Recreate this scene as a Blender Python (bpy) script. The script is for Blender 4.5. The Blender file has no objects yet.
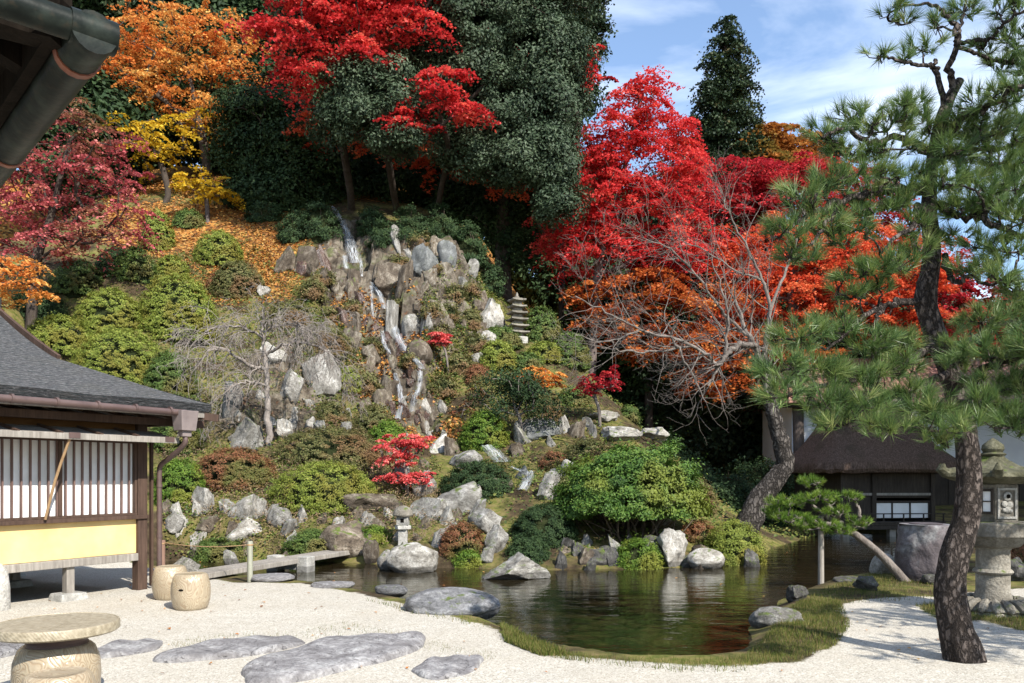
import bpy, math, random
import numpy as np
from mathutils import Vector, Matrix, noise as mnoise

# ------------------------------------------------------------------ camera, sky, sun, exposure
SC = bpy.context.scene
COL = SC.collection
F = 800.0            # focal length in pixels of a 1024 wide frame
HOR = 475.0          # image row of the horizon (level camera, lens shifted up)
CAMZ = 1.6
cam_data = bpy.data.cameras.new('camera')
cam_data.lens = F / 1024.0 * 36.0
cam_data.sensor_width = 36.0
cam_data.shift_y = (HOR - 341.5) / 1024.0
cam_data.clip_start = 0.05
cam_data.clip_end = 3000.0
cam = bpy.data.objects.new('camera', cam_data)
cam.location = (0, 0, CAMZ)
cam.rotation_euler = (math.radians(90), 0, 0)
COL.objects.link(cam)
SC.camera = cam

SUN_DIR = Vector((0.60, -0.80, 0.0)).normalized()      # horizontal direction towards the sun
SUN_EL = math.radians(41)
world = bpy.data.worlds.new('World')
SC.world = world
world.use_nodes = True
wn, wl = world.node_tree.nodes, world.node_tree.links
wn.clear()
w_out = wn.new('ShaderNodeOutputWorld')
w_bg = wn.new('ShaderNodeBackground')
w_sky = wn.new('ShaderNodeTexSky')
w_sky.sky_type = 'NISHITA'
w_sky.sun_disc = False
w_sky.sun_elevation = SUN_EL
w_sky.sun_rotation = math.atan2(SUN_DIR.x, SUN_DIR.y)
w_sky.air_density = 1.15
w_sky.dust_density = 0.15
w_sky.ozone_density = 4.0
w_tc = wn.new('ShaderNodeTexCoord')
w_map = wn.new('ShaderNodeMapping')
w_map.inputs['Rotation'].default_value = (0.25, 0.35, 0.5)
w_map.inputs['Scale'].default_value = (1.6, 2.6, 6.5)
w_noi = wn.new('ShaderNodeTexNoise')
w_noi.inputs['Scale'].default_value = 1.25
w_noi.inputs['Detail'].default_value = 7.0
w_noi.inputs['Roughness'].default_value = 0.55
w_noi.inputs['Distortion'].default_value = 0.4
w_rmp = wn.new('ShaderNodeValToRGB')
w_rmp.color_ramp.elements[0].position = 0.45
w_rmp.color_ramp.elements[0].color = (0.04, 0.04, 0.04, 1)
w_rmp.color_ramp.elements[1].position = 0.78
w_rmp.color_ramp.elements[1].color = (0.85, 0.85, 0.85, 1)
w_mix = wn.new('ShaderNodeMix')
w_mix.data_type = 'RGBA'
w_mix.inputs[7].default_value = (7.6, 8.0, 8.6, 1)      # thin cloud, in the sky texture's own units
wl.new(w_tc.outputs['Generated'], w_map.inputs['Vector'])
wl.new(w_map.outputs['Vector'], w_noi.inputs['Vector'])
wl.new(w_noi.outputs['Fac'], w_rmp.inputs['Fac'])
wl.new(w_rmp.outputs['Color'], w_mix.inputs[0])
wl.new(w_sky.outputs['Color'], w_mix.inputs[6])
wl.new(w_mix.outputs[2], w_bg.inputs['Color'])
w_bg.inputs['Strength'].default_value = 0.125
wl.new(w_bg.outputs['Background'], w_out.inputs['Surface'])

sun_data = bpy.data.lights.new('sun', 'SUN')
sun_data.energy = 4.6
sun_data.angle = math.radians(0.5)
sun_data.color = (1.0, 0.95, 0.86)
sun = bpy.data.objects.new('sun', sun_data)
to_sun = Vector((SUN_DIR.x * math.cos(SUN_EL), SUN_DIR.y * math.cos(SUN_EL), math.sin(SUN_EL)))
sun.rotation_euler = to_sun.to_track_quat('Z', 'Y').to_euler()
sun.location = (30, -40, 50)
COL.objects.link(sun)

SC.view_settings.view_transform = 'Standard'
SC.view_settings.look = 'None'
SC.view_settings.gamma = 1.0
SC.view_settings.use_curve_mapping = False
SC.view_settings.exposure = 0.98
SC.render.engine = 'CYCLES'
SC.cycles.use_denoising = True
SC.cycles.max_bounces = 6
SC.cycles.transparent_max_bounces = 12
SC.cycles.caustics_reflective = False
SC.cycles.caustics_refractive = False

# ------------------------------------------------------------------ helpers: scene objects
def tag(o, label=None, cat=None, group=None, kind=None):
    if label: o['label'] = label
    if cat: o['category'] = cat
    if group: o['group'] = group
    if kind: o['kind'] = kind
    return o

def thing(name, label, cat, loc=(0, 0, 0), rotz=0.0, group=None):
    o = bpy.data.objects.new(name, None)
    o.empty_display_size = 0.2
    COL.objects.link(o)
    o.location = loc
    o.rotation_euler = (0, 0, rotz)
    return tag(o, label, cat, group)

def link_mesh(name, me, mats, parent=None, loc=None):
    if mats is not None:
        for m in (mats if isinstance(mats, (list, tuple)) else [mats]):
            me.materials.append(m)
    o = bpy.data.objects.new(name, me)
    COL.objects.link(o)
    if parent is not None: o.parent = parent
    if loc is not None: o.location = loc
    return o

def np_mesh(name, verts, faces, smooth=False, rnd=None, mat_idx=None, attrs=None):
    """verts Nx3, faces: array MxK (all the same size) or list of such arrays"""
    me = bpy.data.meshes.new(name)
    if not isinstance(faces, list): faces = [faces]
    faces = [np.asarray(f, dtype=np.int32) for f in faces if len(f)]
    verts = np.asarray(verts, dtype=np.float32)
    me.vertices.add(len(verts))
    me.vertices.foreach_set('co', verts.ravel())
    nl = sum(f.size for f in faces); npoly = sum(len(f) for f in faces)
    me.loops.add(nl); me.polygons.add(npoly)
    me.loops.foreach_set('vertex_index', np.concatenate([f.ravel() for f in faces]))
    starts, s = [], 0
    for f in faces:
        k = f.shape[1]
        starts.append(s + np.arange(len(f)) * k); s += f.size
    me.polygons.foreach_set('loop_start', np.concatenate(starts).astype(np.int32))
    if mat_idx is not None:
        me.polygons.foreach_set('material_index', np.asarray(mat_idx, dtype=np.int32))
    me.update(calc_edges=True)
    me.polygons.foreach_set('use_smooth', np.full(npoly, bool(smooth)))
    if rnd is not None:
        a = me.attributes.new('rnd', 'FLOAT', 'FACE')
        a.data.foreach_set('value', np.asarray(rnd, dtype=np.float32))
    if attrs:
        for k, v in attrs.items():
            a = me.attributes.new(k, 'FLOAT', 'POINT')
            a.data.foreach_set('value', np.asarray(v, dtype=np.float32))
    return me

class MB:
    """collects boxes, bars, tubes and lathes into one mesh"""
    def __init__(s): s.v, s.f, s.n = [], [], 0
    def add(s, v, f):
        v = np.asarray(v, dtype=float)
        s.v.append(v)
        for q in f: s.f.append([i + s.n for i in q])
        s.n += len(v); return s
    def box(s, a, b, taper=0.0):
        x0, y0, z0 = a; x1, y1, z1 = b; t = taper
        v = [(x0, y0, z0), (x1, y0, z0), (x1, y1, z0), (x0, y1, z0),
             (x0 + t, y0 + t, z1), (x1 - t, y0 + t, z1), (x1 - t, y1 - t, z1), (x0 + t, y1 - t, z1)]
        return s.add(v, [(0, 3, 2, 1), (4, 5, 6, 7), (0, 1, 5, 4), (1, 2, 6, 5), (2, 3, 7, 6), (3, 0, 4, 7)])
    def bar(s, p, q, w, h, up=(0, 0, 1)):
        p, q = Vector(p), Vector(q); d = (q - p).normalized(); u = Vector(up)
        if abs(d.dot(u)) > 0.98: u = Vector((1, 0, 0))
        a = d.cross(u).normalized() * (w / 2); b = a.cross(d).normalized() * (h / 2)
        v = [p - a - b, p + a - b, p + a + b, p - a + b, q - a - b, q + a - b, q + a + b, q - a + b]
        return s.add([tuple(x) for x in v], [(0, 1, 2, 3), (7, 6, 5, 4), (0, 4, 5, 1), (1, 5, 6, 2), (2, 6, 7, 3), (3, 7, 4, 0)])
    def tube(s, pts, radii, n=10, caps=True):
        v, f = tube_np(pts, radii, n)
        s.add(v, f.tolist())
        if caps:
            s.f.append([s.n - len(v) + i for i in range(n)][::-1]); s.f.append([s.n - n + i for i in range(n)])
        return s
    def lathe(s, prof, n=32, c=(0, 0), flat=False):
        """prof: list of (r, z) from bottom to top"""
        v = []
        for r, z in prof:
            for k in range(n):
                a = 2 * math.pi * k / n
                v.append((c[0] + r * math.cos(a), c[1] + r * math.sin(a), z))
        f = []
        for i in range(len(prof) - 1):
            for k in range(n):
                f.append((i * n + k, i * n + (k + 1) % n, (i + 1) * n + (k + 1) % n, (i + 1) * n + k))
        f.append(tuple(range(n))[::-1]); f.append(tuple((len(prof) - 1) * n + k for k in range(n)))
        return s.add(v, f)
    def mesh(s, name, smooth=False, bevel=0.0):
        me = bpy.data.meshes.new(name)
        me.from_pydata([tuple(x) for x in np.concatenate(s.v)], [], s.f)
        me.update()
        if bevel > 0:
            import bmesh
            bm = bmesh.new(); bm.from_mesh(me)
            es = [e for e in bm.edges if len(e.link_faces) == 2 and e.calc_face_angle(0) > 0.6]
            bmesh.ops.bevel(bm, geom=es, offset=bevel, segments=2, affect='EDGES', profile=0.6)
            bm.to_mesh(me); bm.free()
        if smooth:
            me.polygons.foreach_set('use_smooth', np.full(len(me.polygons), True))
            try: me.set_sharp_from_angle(angle=math.radians(40))
            except Exception: pass
        return me
    def build(s, name, mat, parent=None, smooth=False, bevel=0.0, loc=None):
        return link_mesh(name, s.mesh(name, smooth, bevel), mat, parent, loc)

def tube_np(pts, radii, n=6):
    P = np.asarray(pts, dtype=float); R = np.asarray(radii, dtype=float)
    m = len(P)
    T = np.gradient(P, axis=0); T /= (np.linalg.norm(T, axis=1, keepdims=True) + 1e-9)
    u = np.cross(T[0], [0.31, 0.62, 0.72]); u /= np.linalg.norm(u) + 1e-9
    V = np.empty((m, n, 3)); ang = 2 * np.pi * np.arange(n) / n
    for i in range(m):
        u = u - T[i] * np.dot(u, T[i]); u /= np.linalg.norm(u) + 1e-9
        w = np.cross(T[i], u)
        V[i] = P[i] + R[i] * (np.cos(ang)[:, None] * u + np.sin(ang)[:, None] * w)
    i = np.arange(m - 1)[:, None]; k = np.arange(n)[None, :]; k2 = (k + 1) % n
    f = np.stack([i * n + k, i * n + k2, (i + 1) * n + k2, (i + 1) * n + k], -1).reshape(-1, 4)
    return V.reshape(-1, 3), f

def W(px, py, D):
    """world point seen at photo pixel (px,py) at forward distance D"""
    return np.array([(px - 512.0) / F * D, D, CAMZ - (py - HOR) / F * D])

def smooth_path(pts, k=4):
    P = np.asarray(pts, dtype=float)
    if len(P) < 3: return np.linspace(P[0], P[-1], k + 1)
    out = []
    Q = np.vstack([2 * P[0] - P[1], P, 2 * P[-1] - P[-2]])
    for i in range(1, len(Q) - 2):
        for t in np.linspace(0, 1, k, endpoint=False):
            a, b, c, d = Q[i - 1], Q[i], Q[i + 1], Q[i + 2]
            out.append(0.5 * (2 * b + (c - a) * t + (2 * a - 5 * b + 4 * c - d) * t * t + (-a + 3 * b - 3 * c + d) * t ** 3))
    out.append(P[-1]); return np.array(out)

# ------------------------------------------------------------------ helpers: materials
class NT:
    def __init__(s, name):
        s.m = bpy.data.materials.new(name); s.m.use_nodes = True
        s.n, s.l = s.m.node_tree.nodes, s.m.node_tree.links
        s.n.clear(); s.out = s.n.new('ShaderNodeOutputMaterial')
    def node(s, t, **kw):
        x = s.n.new(t)
        for k, v in kw.items():
            if k.startswith('_'): setattr(x, k[1:], v)
        for k, v in kw.items():
            if not k.startswith('_'):
                k = k.replace('__', ' ')
                if hasattr(v, 'type') and hasattr(v, 'is_linked'): s.l.new(v, x.inputs[k])
                else: x.inputs[k].default_value = v
        return x
    def co(s, which='Object', scale=(1, 1, 1)):
        t = s.n.new('ShaderNodeTexCoord')
        if tuple(scale) == (1, 1, 1): return t.outputs[which]
        mp = s.n.new('ShaderNodeMapping'); mp.inputs['Scale'].default_value = scale
        s.l.new(t.outputs[which], mp.inputs['Vector']); return mp.outputs['Vector']
    def noise(s, vec, scale, detail=4, rough=0.55, dist=0.0):
        return s.node('ShaderNodeTexNoise', Vector=vec, Scale=scale, Detail=detail, Roughness=rough, Distortion=dist).outputs['Fac']
    def voro(s, vec, scale, out='Distance', feat='F1', rand=1.0):
        return s.node('ShaderNodeTexVoronoi', _feature=feat, Vector=vec, Scale=scale, Randomness=rand).outputs[out]
    def ramp(s, fac, stops):
        r = s.n.new('ShaderNodeValToRGB'); e = r.color_ramp.elements
        while len(e) < len(stops): e.new(0.5)
        for el, (p, c) in zip(e, stops):
            el.position = p; el.color = (c[0], c[1], c[2], 1) if not isinstance(c, (int, float)) else (c, c, c, 1)
        s.l.new(fac, r.inputs['Fac']); return r.outputs['Color']
    def mix(s, fac, a, b, mode='MIX'):
        x = s.n.new('ShaderNodeMix'); x.data_type = 'RGBA'; x.blend_type = mode
        for sock, v in ((x.inputs[0], fac), (x.inputs[6], a), (x.inputs[7], b)):
            if hasattr(v, 'is_linked'): s.l.new(v, sock)
            elif isinstance(v, (int, float)): sock.default_value = v
            else: sock.default_value = (v[0], v[1], v[2], 1)
        return x.outputs[2]
    def math(s, op, a, b=0.0, clamp=False):
        x = s.n.new('ShaderNodeMath'); x.operation = op; x.use_clamp = clamp
        for i, v in enumerate((a, b)):
            if hasattr(v, 'is_linked'): s.l.new(v, x.inputs[i])
            else: x.inputs[i].default_value = v
        return x.outputs[0]
    def attr(s, name): 
        x = s.n.new('ShaderNodeAttribute'); x.attribute_name = name; return x.outputs['Fac']
    def bump(s, h, strength=0.5, dist=0.02):
        return s.node('ShaderNodeBump', Height=h, Strength=strength, Distance=dist).outputs['Normal']
    def principled(s, col, rough=0.8, normal=None, spec=0.3, **kw):
        p = s.n.new('ShaderNodeBsdfPrincipled')
        for k, v in (('Base Color', col), ('Roughness', rough)):
            if hasattr(v, 'is_linked'): s.l.new(v, p.inputs[k])
            elif isinstance(v, (int, float)): p.inputs[k].default_value = v
            else: p.inputs[k].default_value = (v[0], v[1], v[2], 1)
        p.inputs['Specular IOR Level'].default_value = spec
        for k, v in kw.items(): p.inputs[k.replace('__', ' ')].default_value = v
        if normal is not None: s.l.new(normal, p.inputs['Normal'])
        return p.outputs['BSDF']
    def done(s, sh):
        s.l.new(sh, s.out.inputs['Surface']); return s.m

def mat_leaf(name, stops, trans=0.3, rough=0.55, patch=None, patch_scale=0.5, spec=0.25):
    t = NT(name)
    c = t.ramp(t.attr('rnd'), stops)
    if patch is not None:
        n = t.noise(t.co('Object'), patch_scale, 2)
        c = t.mix(t.ramp(n, [(0.50, 0.0), (0.62, 1.0)]), c, t.mix(0.75, c, patch))
    p = t.principled(c, rough, spec=spec)
    tr = t.node('ShaderNodeBsdfTranslucent', Color=c).outputs[0]
    mx = t.node('ShaderNodeMixShader', Fac=trans); t.l.new(p, mx.inputs[1]); t.l.new(tr, mx.inputs[2])
    return t.done(mx.outputs[0])

def mat_rock(name, dark, mid, light, scale=2.5, rough=0.85, moss=0.0, spec=0.3, coord='Object', cracks=True):
    t = NT(name); co = t.co(coord)
    info = t.n.new('ShaderNodeObjectInfo')
    off = t.node('ShaderNodeVectorMath', _operation='ADD'); t.l.new(co, off.inputs[0])
    cmb = t.n.new('ShaderNodeCombineXYZ')
    r10 = t.math('MULTIPLY', info.outputs['Random'], 37.0)
    for k in 'XYZ': t.l.new(r10, cmb.inputs[k])
    t.l.new(cmb.outputs[0], off.inputs[1]); v = off.outputs[0]
    n1 = t.noise(v, scale, 8, 0.62, 0.4); n2 = t.noise(v, scale * 7, 6, 0.6)
    wv = t.node('ShaderNodeTexNoise', Vector=v, Scale=scale * 1.5, Detail=4.0).outputs['Color']
    vv = t.node('ShaderNodeVectorMath', _operation='ADD'); t.l.new(v, vv.inputs[0])
    vs = t.node('ShaderNodeVectorMath', _operation='SCALE'); t.l.new(wv, vs.inputs[0]); vs.inputs['Scale'].default_value = 1.6 / scale
    t.l.new(vs.outputs[0], vv.inputs[1])
    vo = t.voro(vv.outputs[0], scale * 0.8, 'Distance', 'DISTANCE_TO_EDGE')
    c = t.ramp(n1, [(0.30, dark), (0.5, mid), (0.68, light)])
    c = t.mix(t.ramp(n2, [(0.42, 0.0), (0.62, 0.55)]), c, dark)
    crack = t.math('MULTIPLY', t.ramp(vo, [(0.0, 1.0), (0.03, 0.0)]), t.ramp(n2, [(0.45, 0.0), (0.6, 1.0)]))
    c = t.mix(t.math('MULTIPLY', crack, 0.30 if cracks else 0.0), c, [x * 0.4 for x in dark])
    val = t.math('ADD', t.math('MULTIPLY', info.outputs['Random'], 0.4), 0.8)
    c = t.mix(1.0, c, val, 'MULTIPLY')
    if moss > 0:
        nz = t.node('ShaderNodeSeparateXYZ', Vector=t.n.new('ShaderNodeNewGeometry').outputs['Normal']).outputs['Z']
        nm = t.noise(v, scale * 1.3, 5)
        f = t.math('MULTIPLY', t.ramp(nz, [(0.2, 0.0), (0.7, 1.0)]), t.ramp(nm, [(0.62 - moss * 0.3, 0.0), (0.72 - moss * 0.3, 1.0)]))
        c = t.mix(f, c, (0.085, 0.115, 0.02))
    pz = t.node('ShaderNodeSeparateXYZ', Vector=t.n.new('ShaderNodeNewGeometry').outputs['Position']).outputs['Z']
    wet = t.ramp(t.math('ADD', pz, t.math('MULTIPLY', n2, 0.06)), [(0.0, 1.0), (0.012, 0.0)])     # damp band left by the pond
    c = t.mix(t.math('MULTIPLY', wet, 0.6), c, [x * 0.35 for x in dark])
    n3 = t.noise(v, scale * 22, 3, 0.7)
    c = t.mix(t.ramp(n3, [(0.56, 0.0), (0.70, 0.5)]), c, [x * 0.5 for x in mid])
    h = t.math('ADD', t.math('MULTIPLY', n1, 0.6), t.math('ADD', t.math('MULTIPLY', n2, 0.35), t.math('MULTIPLY', n3, 0.10)))
    h = t.math('SUBTRACT', h, t.math('MULTIPLY', crack, 0.25 if cracks else 0.0))
    return t.done(t.principled(c, rough, t.bump(h, 0.9, 0.06), spec))

def mat_wood(name, a, b, scale=(18, 18, 1.5), rough=0.75, spec=0.25, bump=0.4):
    t = NT(name); co = t.co('Object', scale)
    n = t.noise(co, 1.6, 6, 0.65, 0.6); n2 = t.noise(t.co('Object'), 2.2, 4)
    c = t.ramp(n, [(0.3, a), (0.7, b)])
    c = t.mix(t.ramp(n2, [(0.4, 0.0), (0.75, 0.45)]), c, [x * 0.55 for x in a])
    return t.done(t.principled(c, rough, t.bump(n, bump, 0.01), spec))

def mat_bark(name, a, b, scale=5.0, rough=0.95, depth=0.05, plates=True):
    t = NT(name); co = t.co('Object', (1, 1, 0.45))
    n = t.noise(co, scale, 8, 0.65, 0.8)
    wv = t.node('ShaderNodeTexNoise', Vector=co, Scale=scale * 2.0, Detail=5.0, Roughness=0.65).outputs['Color']
    vs = t.node('ShaderNodeVectorMath', _operation='SCALE'); t.l.new(wv, vs.inputs[0]); vs.inputs['Scale'].default_value = 0.9 / scale
    vv = t.node('ShaderNodeVectorMath', _operation='ADD'); t.l.new(co, vv.inputs[0]); t.l.new(vs.outputs[0], vv.inputs[1])
    vo = t.voro(vv.outputs[0], scale * 3.0, 'Distance', 'DISTANCE_TO_EDGE')
    crack = t.ramp(vo, [(0.0, 1.0), (0.22, 0.0)])
    c = t.ramp(n, [(0.3, a), (0.7, b)])
    if plates: c = t.mix(t.math('MULTIPLY', crack, 0.75), c, [x * 0.35 for x in a])
    h = t.math('SUBTRACT', t.math('MULTIPLY', n, 0.7), t.math('MULTIPLY', crack, 0.6 if plates else 0.1))
    return t.done(t.principled(c, rough, t.bump(h, 1.0, depth), 0.15))

def mat_noise(name, a, b, scale=8, rough=0.8, bump=0.2, spec=0.3, dist=0.01, detail=6):
    t = NT(name); n = t.noise(t.co('Object'), scale, detail, 0.6)
    return t.done(t.principled(t.ramp(n, [(0.32, a), (0.68, b)]), rough, t.bump(n, bump, dist), spec))
# ------------------------------------------------------------------ terrain
CP = [  # photo column, row, distance: where the ground passes
    (170,560,15.2),(225,560,15.3),(280,561,15.4),(330,562,15.3),(370,564,15.0),(440,569,14.4),(510,571,14.2),(600,570,14.4),(700,567,14.8),(745,560,16.0),
    (170,520,16.6),(230,520,16.8),(290,525,16.8),(340,530,16.6),(400,528,16.8),(440,530,16.4),(480,525,16.4),(560,530,16.2),(600,525,16.4),(660,525,16.6),(710,525,17.5),(740,530,19.0),
    (100,480,17.8),(190,480,18.2),(250,482,18.4),(330,485,18.4),(400,488,18.8),(460,490,18.8),(520,480,19.2),(560,480,19.2),(610,480,19.2),(660,480,20.0),(700,500,21.0),
    (60,440,19.0),(200,440,20.0),(270,440,20.2),(340,440,20.6),(400,446,21.6),(440,450,21.6),(500,440,21.6),(560,436,22.0),(610,436,22.4),(655,440,22.8),(690,490,25.0),
    (0,400,19.5),(100,400,20.5),(200,400,21.8),(280,400,22.0),(340,400,22.8),(390,408,23.6),(430,410,23.8),(480,400,24.0),(540,396,24.6),(590,398,25.0),(625,408,25.4),(660,470,28.0),
    (20,350,22.0),(100,350,23.0),(200,350,24.4),(290,340,24.8),(340,350,25.0),(390,360,25.4),(430,355,25.8),(470,345,26.6),(520,345,27.4),(565,350,28.0),(600,420,31.0),
    (0,300,25.0),(100,300,26.2),(200,290,28.0),(270,290,28.0),(330,300,27.2),(385,300,27.2),(430,290,27.6),(480,300,28.6),(515,330,29.4),(540,335,31.0),(570,400,35.0),
    (0,240,29.0),(100,240,30.5),(200,235,31.5),(280,245,30.6),(340,250,30.0),(380,255,29.8),(435,245,30.0),(465,260,30.4),(490,290,32.0),(520,330,35.0),
    (100,195,35.0),(200,195,35.5),(270,205,34.5),(340,215,32.6),(400,220,33.0),(450,225,33.5),(480,250,36.0),
    (0,160,42.0),(150,170,42.0),(300,180,42.0),(400,190,42.0),(480,240,42.0),(540,330,42.0),
]
cpw = [W(*c) for c in CP]
cpw += [np.array(p, float) for p in [
    (9.5,22.5,-0.2),(12,23,0.0),(15,22,0.0),(9,26,0.1),(13,28,0.0),(18,30,0.0),(6.8,24.5,0.0),(7.5,28,0.2),(5.5,33,1.0),(10,34,0.5),(16,38,0.8),(6,40,2.0),(12,46,4.0),(22,44,3.5),
    (4,48,4.5),(10,60,9.0),(24,60,8.0),(40,50,5.0),(25,30,0.0),(25,20,0.0),(20,14,0),(14,12,0),(11,16,0.0),(12.5,19,0.0),(9.3,18.6,-0.25),(7.7,20.5,-0.2),(8.5,16.6,-0.1),
    (-12,20,1.6),(-14,26,5.5),(-22,30,7.0),(-24,40,12),(-9,15.5,0.0),(-14,13,0.0),(-22,14,0.0),(-30,22,2.5),(-40,40,9),(-20,55,20),(0,55,15),(-40,60,20),(0,70,19),(20,75,13),(-60,40,9),(-60,80,24),(60,80,12),(60,40,4),(0,100,24),(-60,120,28),(60,120,20),
    (-9,8,0),(-5,8,0),(0,7.2,0),(3,7,0),(6,9,0),(8,12,0),(-20,4,0),(0,2,0),(10,4,0),(20,4,0),(-8,12,0),(-5,12.3,0),(-3,12.0,0),(-1,10,0),(4,9.4,0),(4.9,11.5,0),(6.3,13.5,0),(30,8,0),(-30,8,0),(40,20,0.3),(0,-10,0),(-40,-10,0),(40,-10,0),(-60,0,0),(60,0,0),(-60,20,1)]]
cpw = np.array(cpw)
_c2 = 0.25
def _phi(a, b):
    d2 = ((a[:, None, :2] - b[None, :, :2]) ** 2).sum(-1)
    return -np.sqrt(d2 + _c2)
_n = len(cpw)
_A = np.zeros((_n + 1, _n + 1)); _A[:_n, :_n] = _phi(cpw, cpw) - 0.02 * np.eye(_n); _A[:_n, _n] = 1; _A[_n, :_n] = 1
_w = np.linalg.solve(_A, np.append(cpw[:, 2], 0))
def base_height(xy):
    out = np.empty(len(xy))
    for i in range(0, len(xy), 20000):
        out[i:i + 20000] = _phi(xy[i:i + 20000], cpw) @ _w[:_n] + _w[_n]
    return out

WATER_Z = -0.13
def Wz(px, py, z=WATER_Z):
    D = (CAMZ - z) * F / (py - HOR); return ((px - 512.0) / F * D, D)
pond_px = [(196,574),(232,579),(280,582),(330,589),(372,596),(402,602),(440,610),(478,616),(508,632),(540,645),(585,654),(630,661),(680,663),(722,659),(748,648),(758,628),(776,608),(796,594),(828,582),(862,577),(892,569),(910,556),(935,546),(960,538),
           (930,532),(860,533),(800,539),(772,548),(752,559),(715,566),(660,568),(600,569),(550,570),(505,569),(470,568),(430,568),(385,564),(340,562),(280,561),(225,560),(165,561),(150,566)]
pond = np.array([Wz(*p) for p in pond_px])
def poly_sd(P, poly):
    """signed distance, negative inside"""
    a = poly; b = np.roll(poly, -1, 0)
    d = np.full(len(P), 1e9); ins = np.zeros(len(P), bool)
    for p, q in zip(a, b):
        e = q - p; t = np.clip(((P - p) @ e) / (e @ e), 0, 1)
        d = np.minimum(d, np.linalg.norm(P - p - t[:, None] * e, axis=1))
        c = (p[1] > P[:, 1]) != (q[1] > P[:, 1])
        xi = (q[0] - p[0]) * (P[:, 1] - p[1]) / (q[1] - p[1] + 1e-12) + p[0]
        ins ^= c & (P[:, 0] < xi)
    return np.where(ins, -d, d)

def grade(lo, hi, step, far_lo, far_hi, g=1.18):
    mid = list(np.arange(lo, hi + 1e-6, step)); s = step; x = lo; L = []
    while x > far_lo: s *= g; x -= s; L.append(x)
    s = step; x = mid[-1]; R = []
    while x < far_hi: s *= g; x += s; R.append(x)
    return np.array(L[::-1] + mid + R)
gx = grade(-13, 14, 0.125, -600, 600)
gy = np.concatenate([grade(5.5, 25, 0.125, -200, 24)[:-1], ])
gy = gy[gy < 25]
_y = 25.0; _s = 0.16; ys = []
while _y < 42: ys.append(_y); _y += _s
while _y < 900: ys.append(_y); _s *= 1.15; _y += _s
gy = np.concatenate([gy, ys])
GX, GY = np.meshgrid(gx, gy); XY = np.stack([GX.ravel(), GY.ravel()], 1)
XYc = XY.copy(); XYc[:, 0] = np.clip(XYc[:, 0], -75, 75); XYc[:, 1] = np.clip(XYc[:, 1], -12, 130)
Z = base_height(XYc)

def fbm(P, scale, octs=4, seed=0):
    """value noise on a hashed lattice, vectorised; P Nx2"""
    out = np.zeros(len(P)); amp = 1.0; tot = 0
    for o in range(octs):
        q = P * scale * 2 ** o + seed * 17.3 + o * 5.1
        i = np.floor(q).astype(np.int64); f = q - i; f = f * f * (3 - 2 * f)
        def h(ix, iy):
            n = (ix * 374761393 + iy * 668265263 + seed * 1442695041) & 0x7fffffff
            n = ((n ^ (n >> 13)) * 1274126177) & 0x7fffffff
            return ((n ^ (n >> 16)) & 0xffff) / 65535.0
        a, b = h(i[:, 0], i[:, 1]), h(i[:, 0] + 1, i[:, 1]); c, d = h(i[:, 0], i[:, 1] + 1), h(i[:, 0] + 1, i[:, 1] + 1)
        out += amp * ((a * (1 - f[:, 0]) + b * f[:, 0]) * (1 - f[:, 1]) + (c * (1 - f[:, 0]) + d * f[:, 0]) * f[:, 1])
        tot += amp; amp *= 0.5
    return out / tot - 0.5

def proj(X, Y, Zv):
    Yc = np.maximum(Y, 0.5)
    return 512 + X / Yc * F, HOR - (Zv - CAMZ) / Yc * F

def soft_poly(P, poly, w): return np.clip(0.5 - poly_sd(P, poly) / w, 0, 1)
PX, PY = proj(XY[:, 0], XY[:, 1], Z)
sd = poly_sd(XY, pond)
# the flat court is where the ground lies level in front of the pond
front = np.clip((0.14 - Z) / 0.06, 0, 1) * np.clip((27 - XY[:, 1]) / 2, 0, 1)
Z = np.where((Z < 0.1) & (sd > 0) & (XY[:, 1] < 14.0), np.clip(Z, -0.02, 0.03) * 0.5, Z)
# cliff outcrop zone (world polygon from its outline on the hill)
def hit_base(px, py):
    D = np.arange(4, 80, 0.05); P = np.stack([(px - 512) / F * D, D], 1)
    zr = CAMZ - (py - HOR) / F * D; h = base_height(P)
    k = np.argmax(zr <= h); return P[k]
cliff_poly = np.array([hit_base(*p) for p in [(300,262),(345,222),(420,232),(455,244),(488,300),(455,345),(432,380),(440,435),(400,435),(378,400),(345,330)]])
cliff = soft_poly(XY, cliff_poly, 1.6)
out2 = np.array([hit_base(*p) for p in [(215,385),(290,330),(335,350),(345,420),(250,450),(215,430)]])
cliff = np.maximum(cliff, 0.8 * soft_poly(XY, out2, 1.2))
hill = np.clip((Z - 0.25) / 0.8, 0, 1)
rough = fbm(XY, 0.55, 5, 3)
Z = Z + hill * rough * 0.55 * np.clip(1 - XY[:, 1] / 200, 0, 1)
# stepped rock ledges in the cliff
led = fbm(XY, 0.9, 4, 7); st = np.floor((Z + led * 1.6) / 0.7)
fr = (Z + led * 1.6) / 0.7 - st
Z = Z + cliff * (np.clip((fr - 0.55) / 0.3, 0, 1) - fr) * 0.55 + cliff * fbm(XY, 2.6, 3, 11) * 0.15
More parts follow.
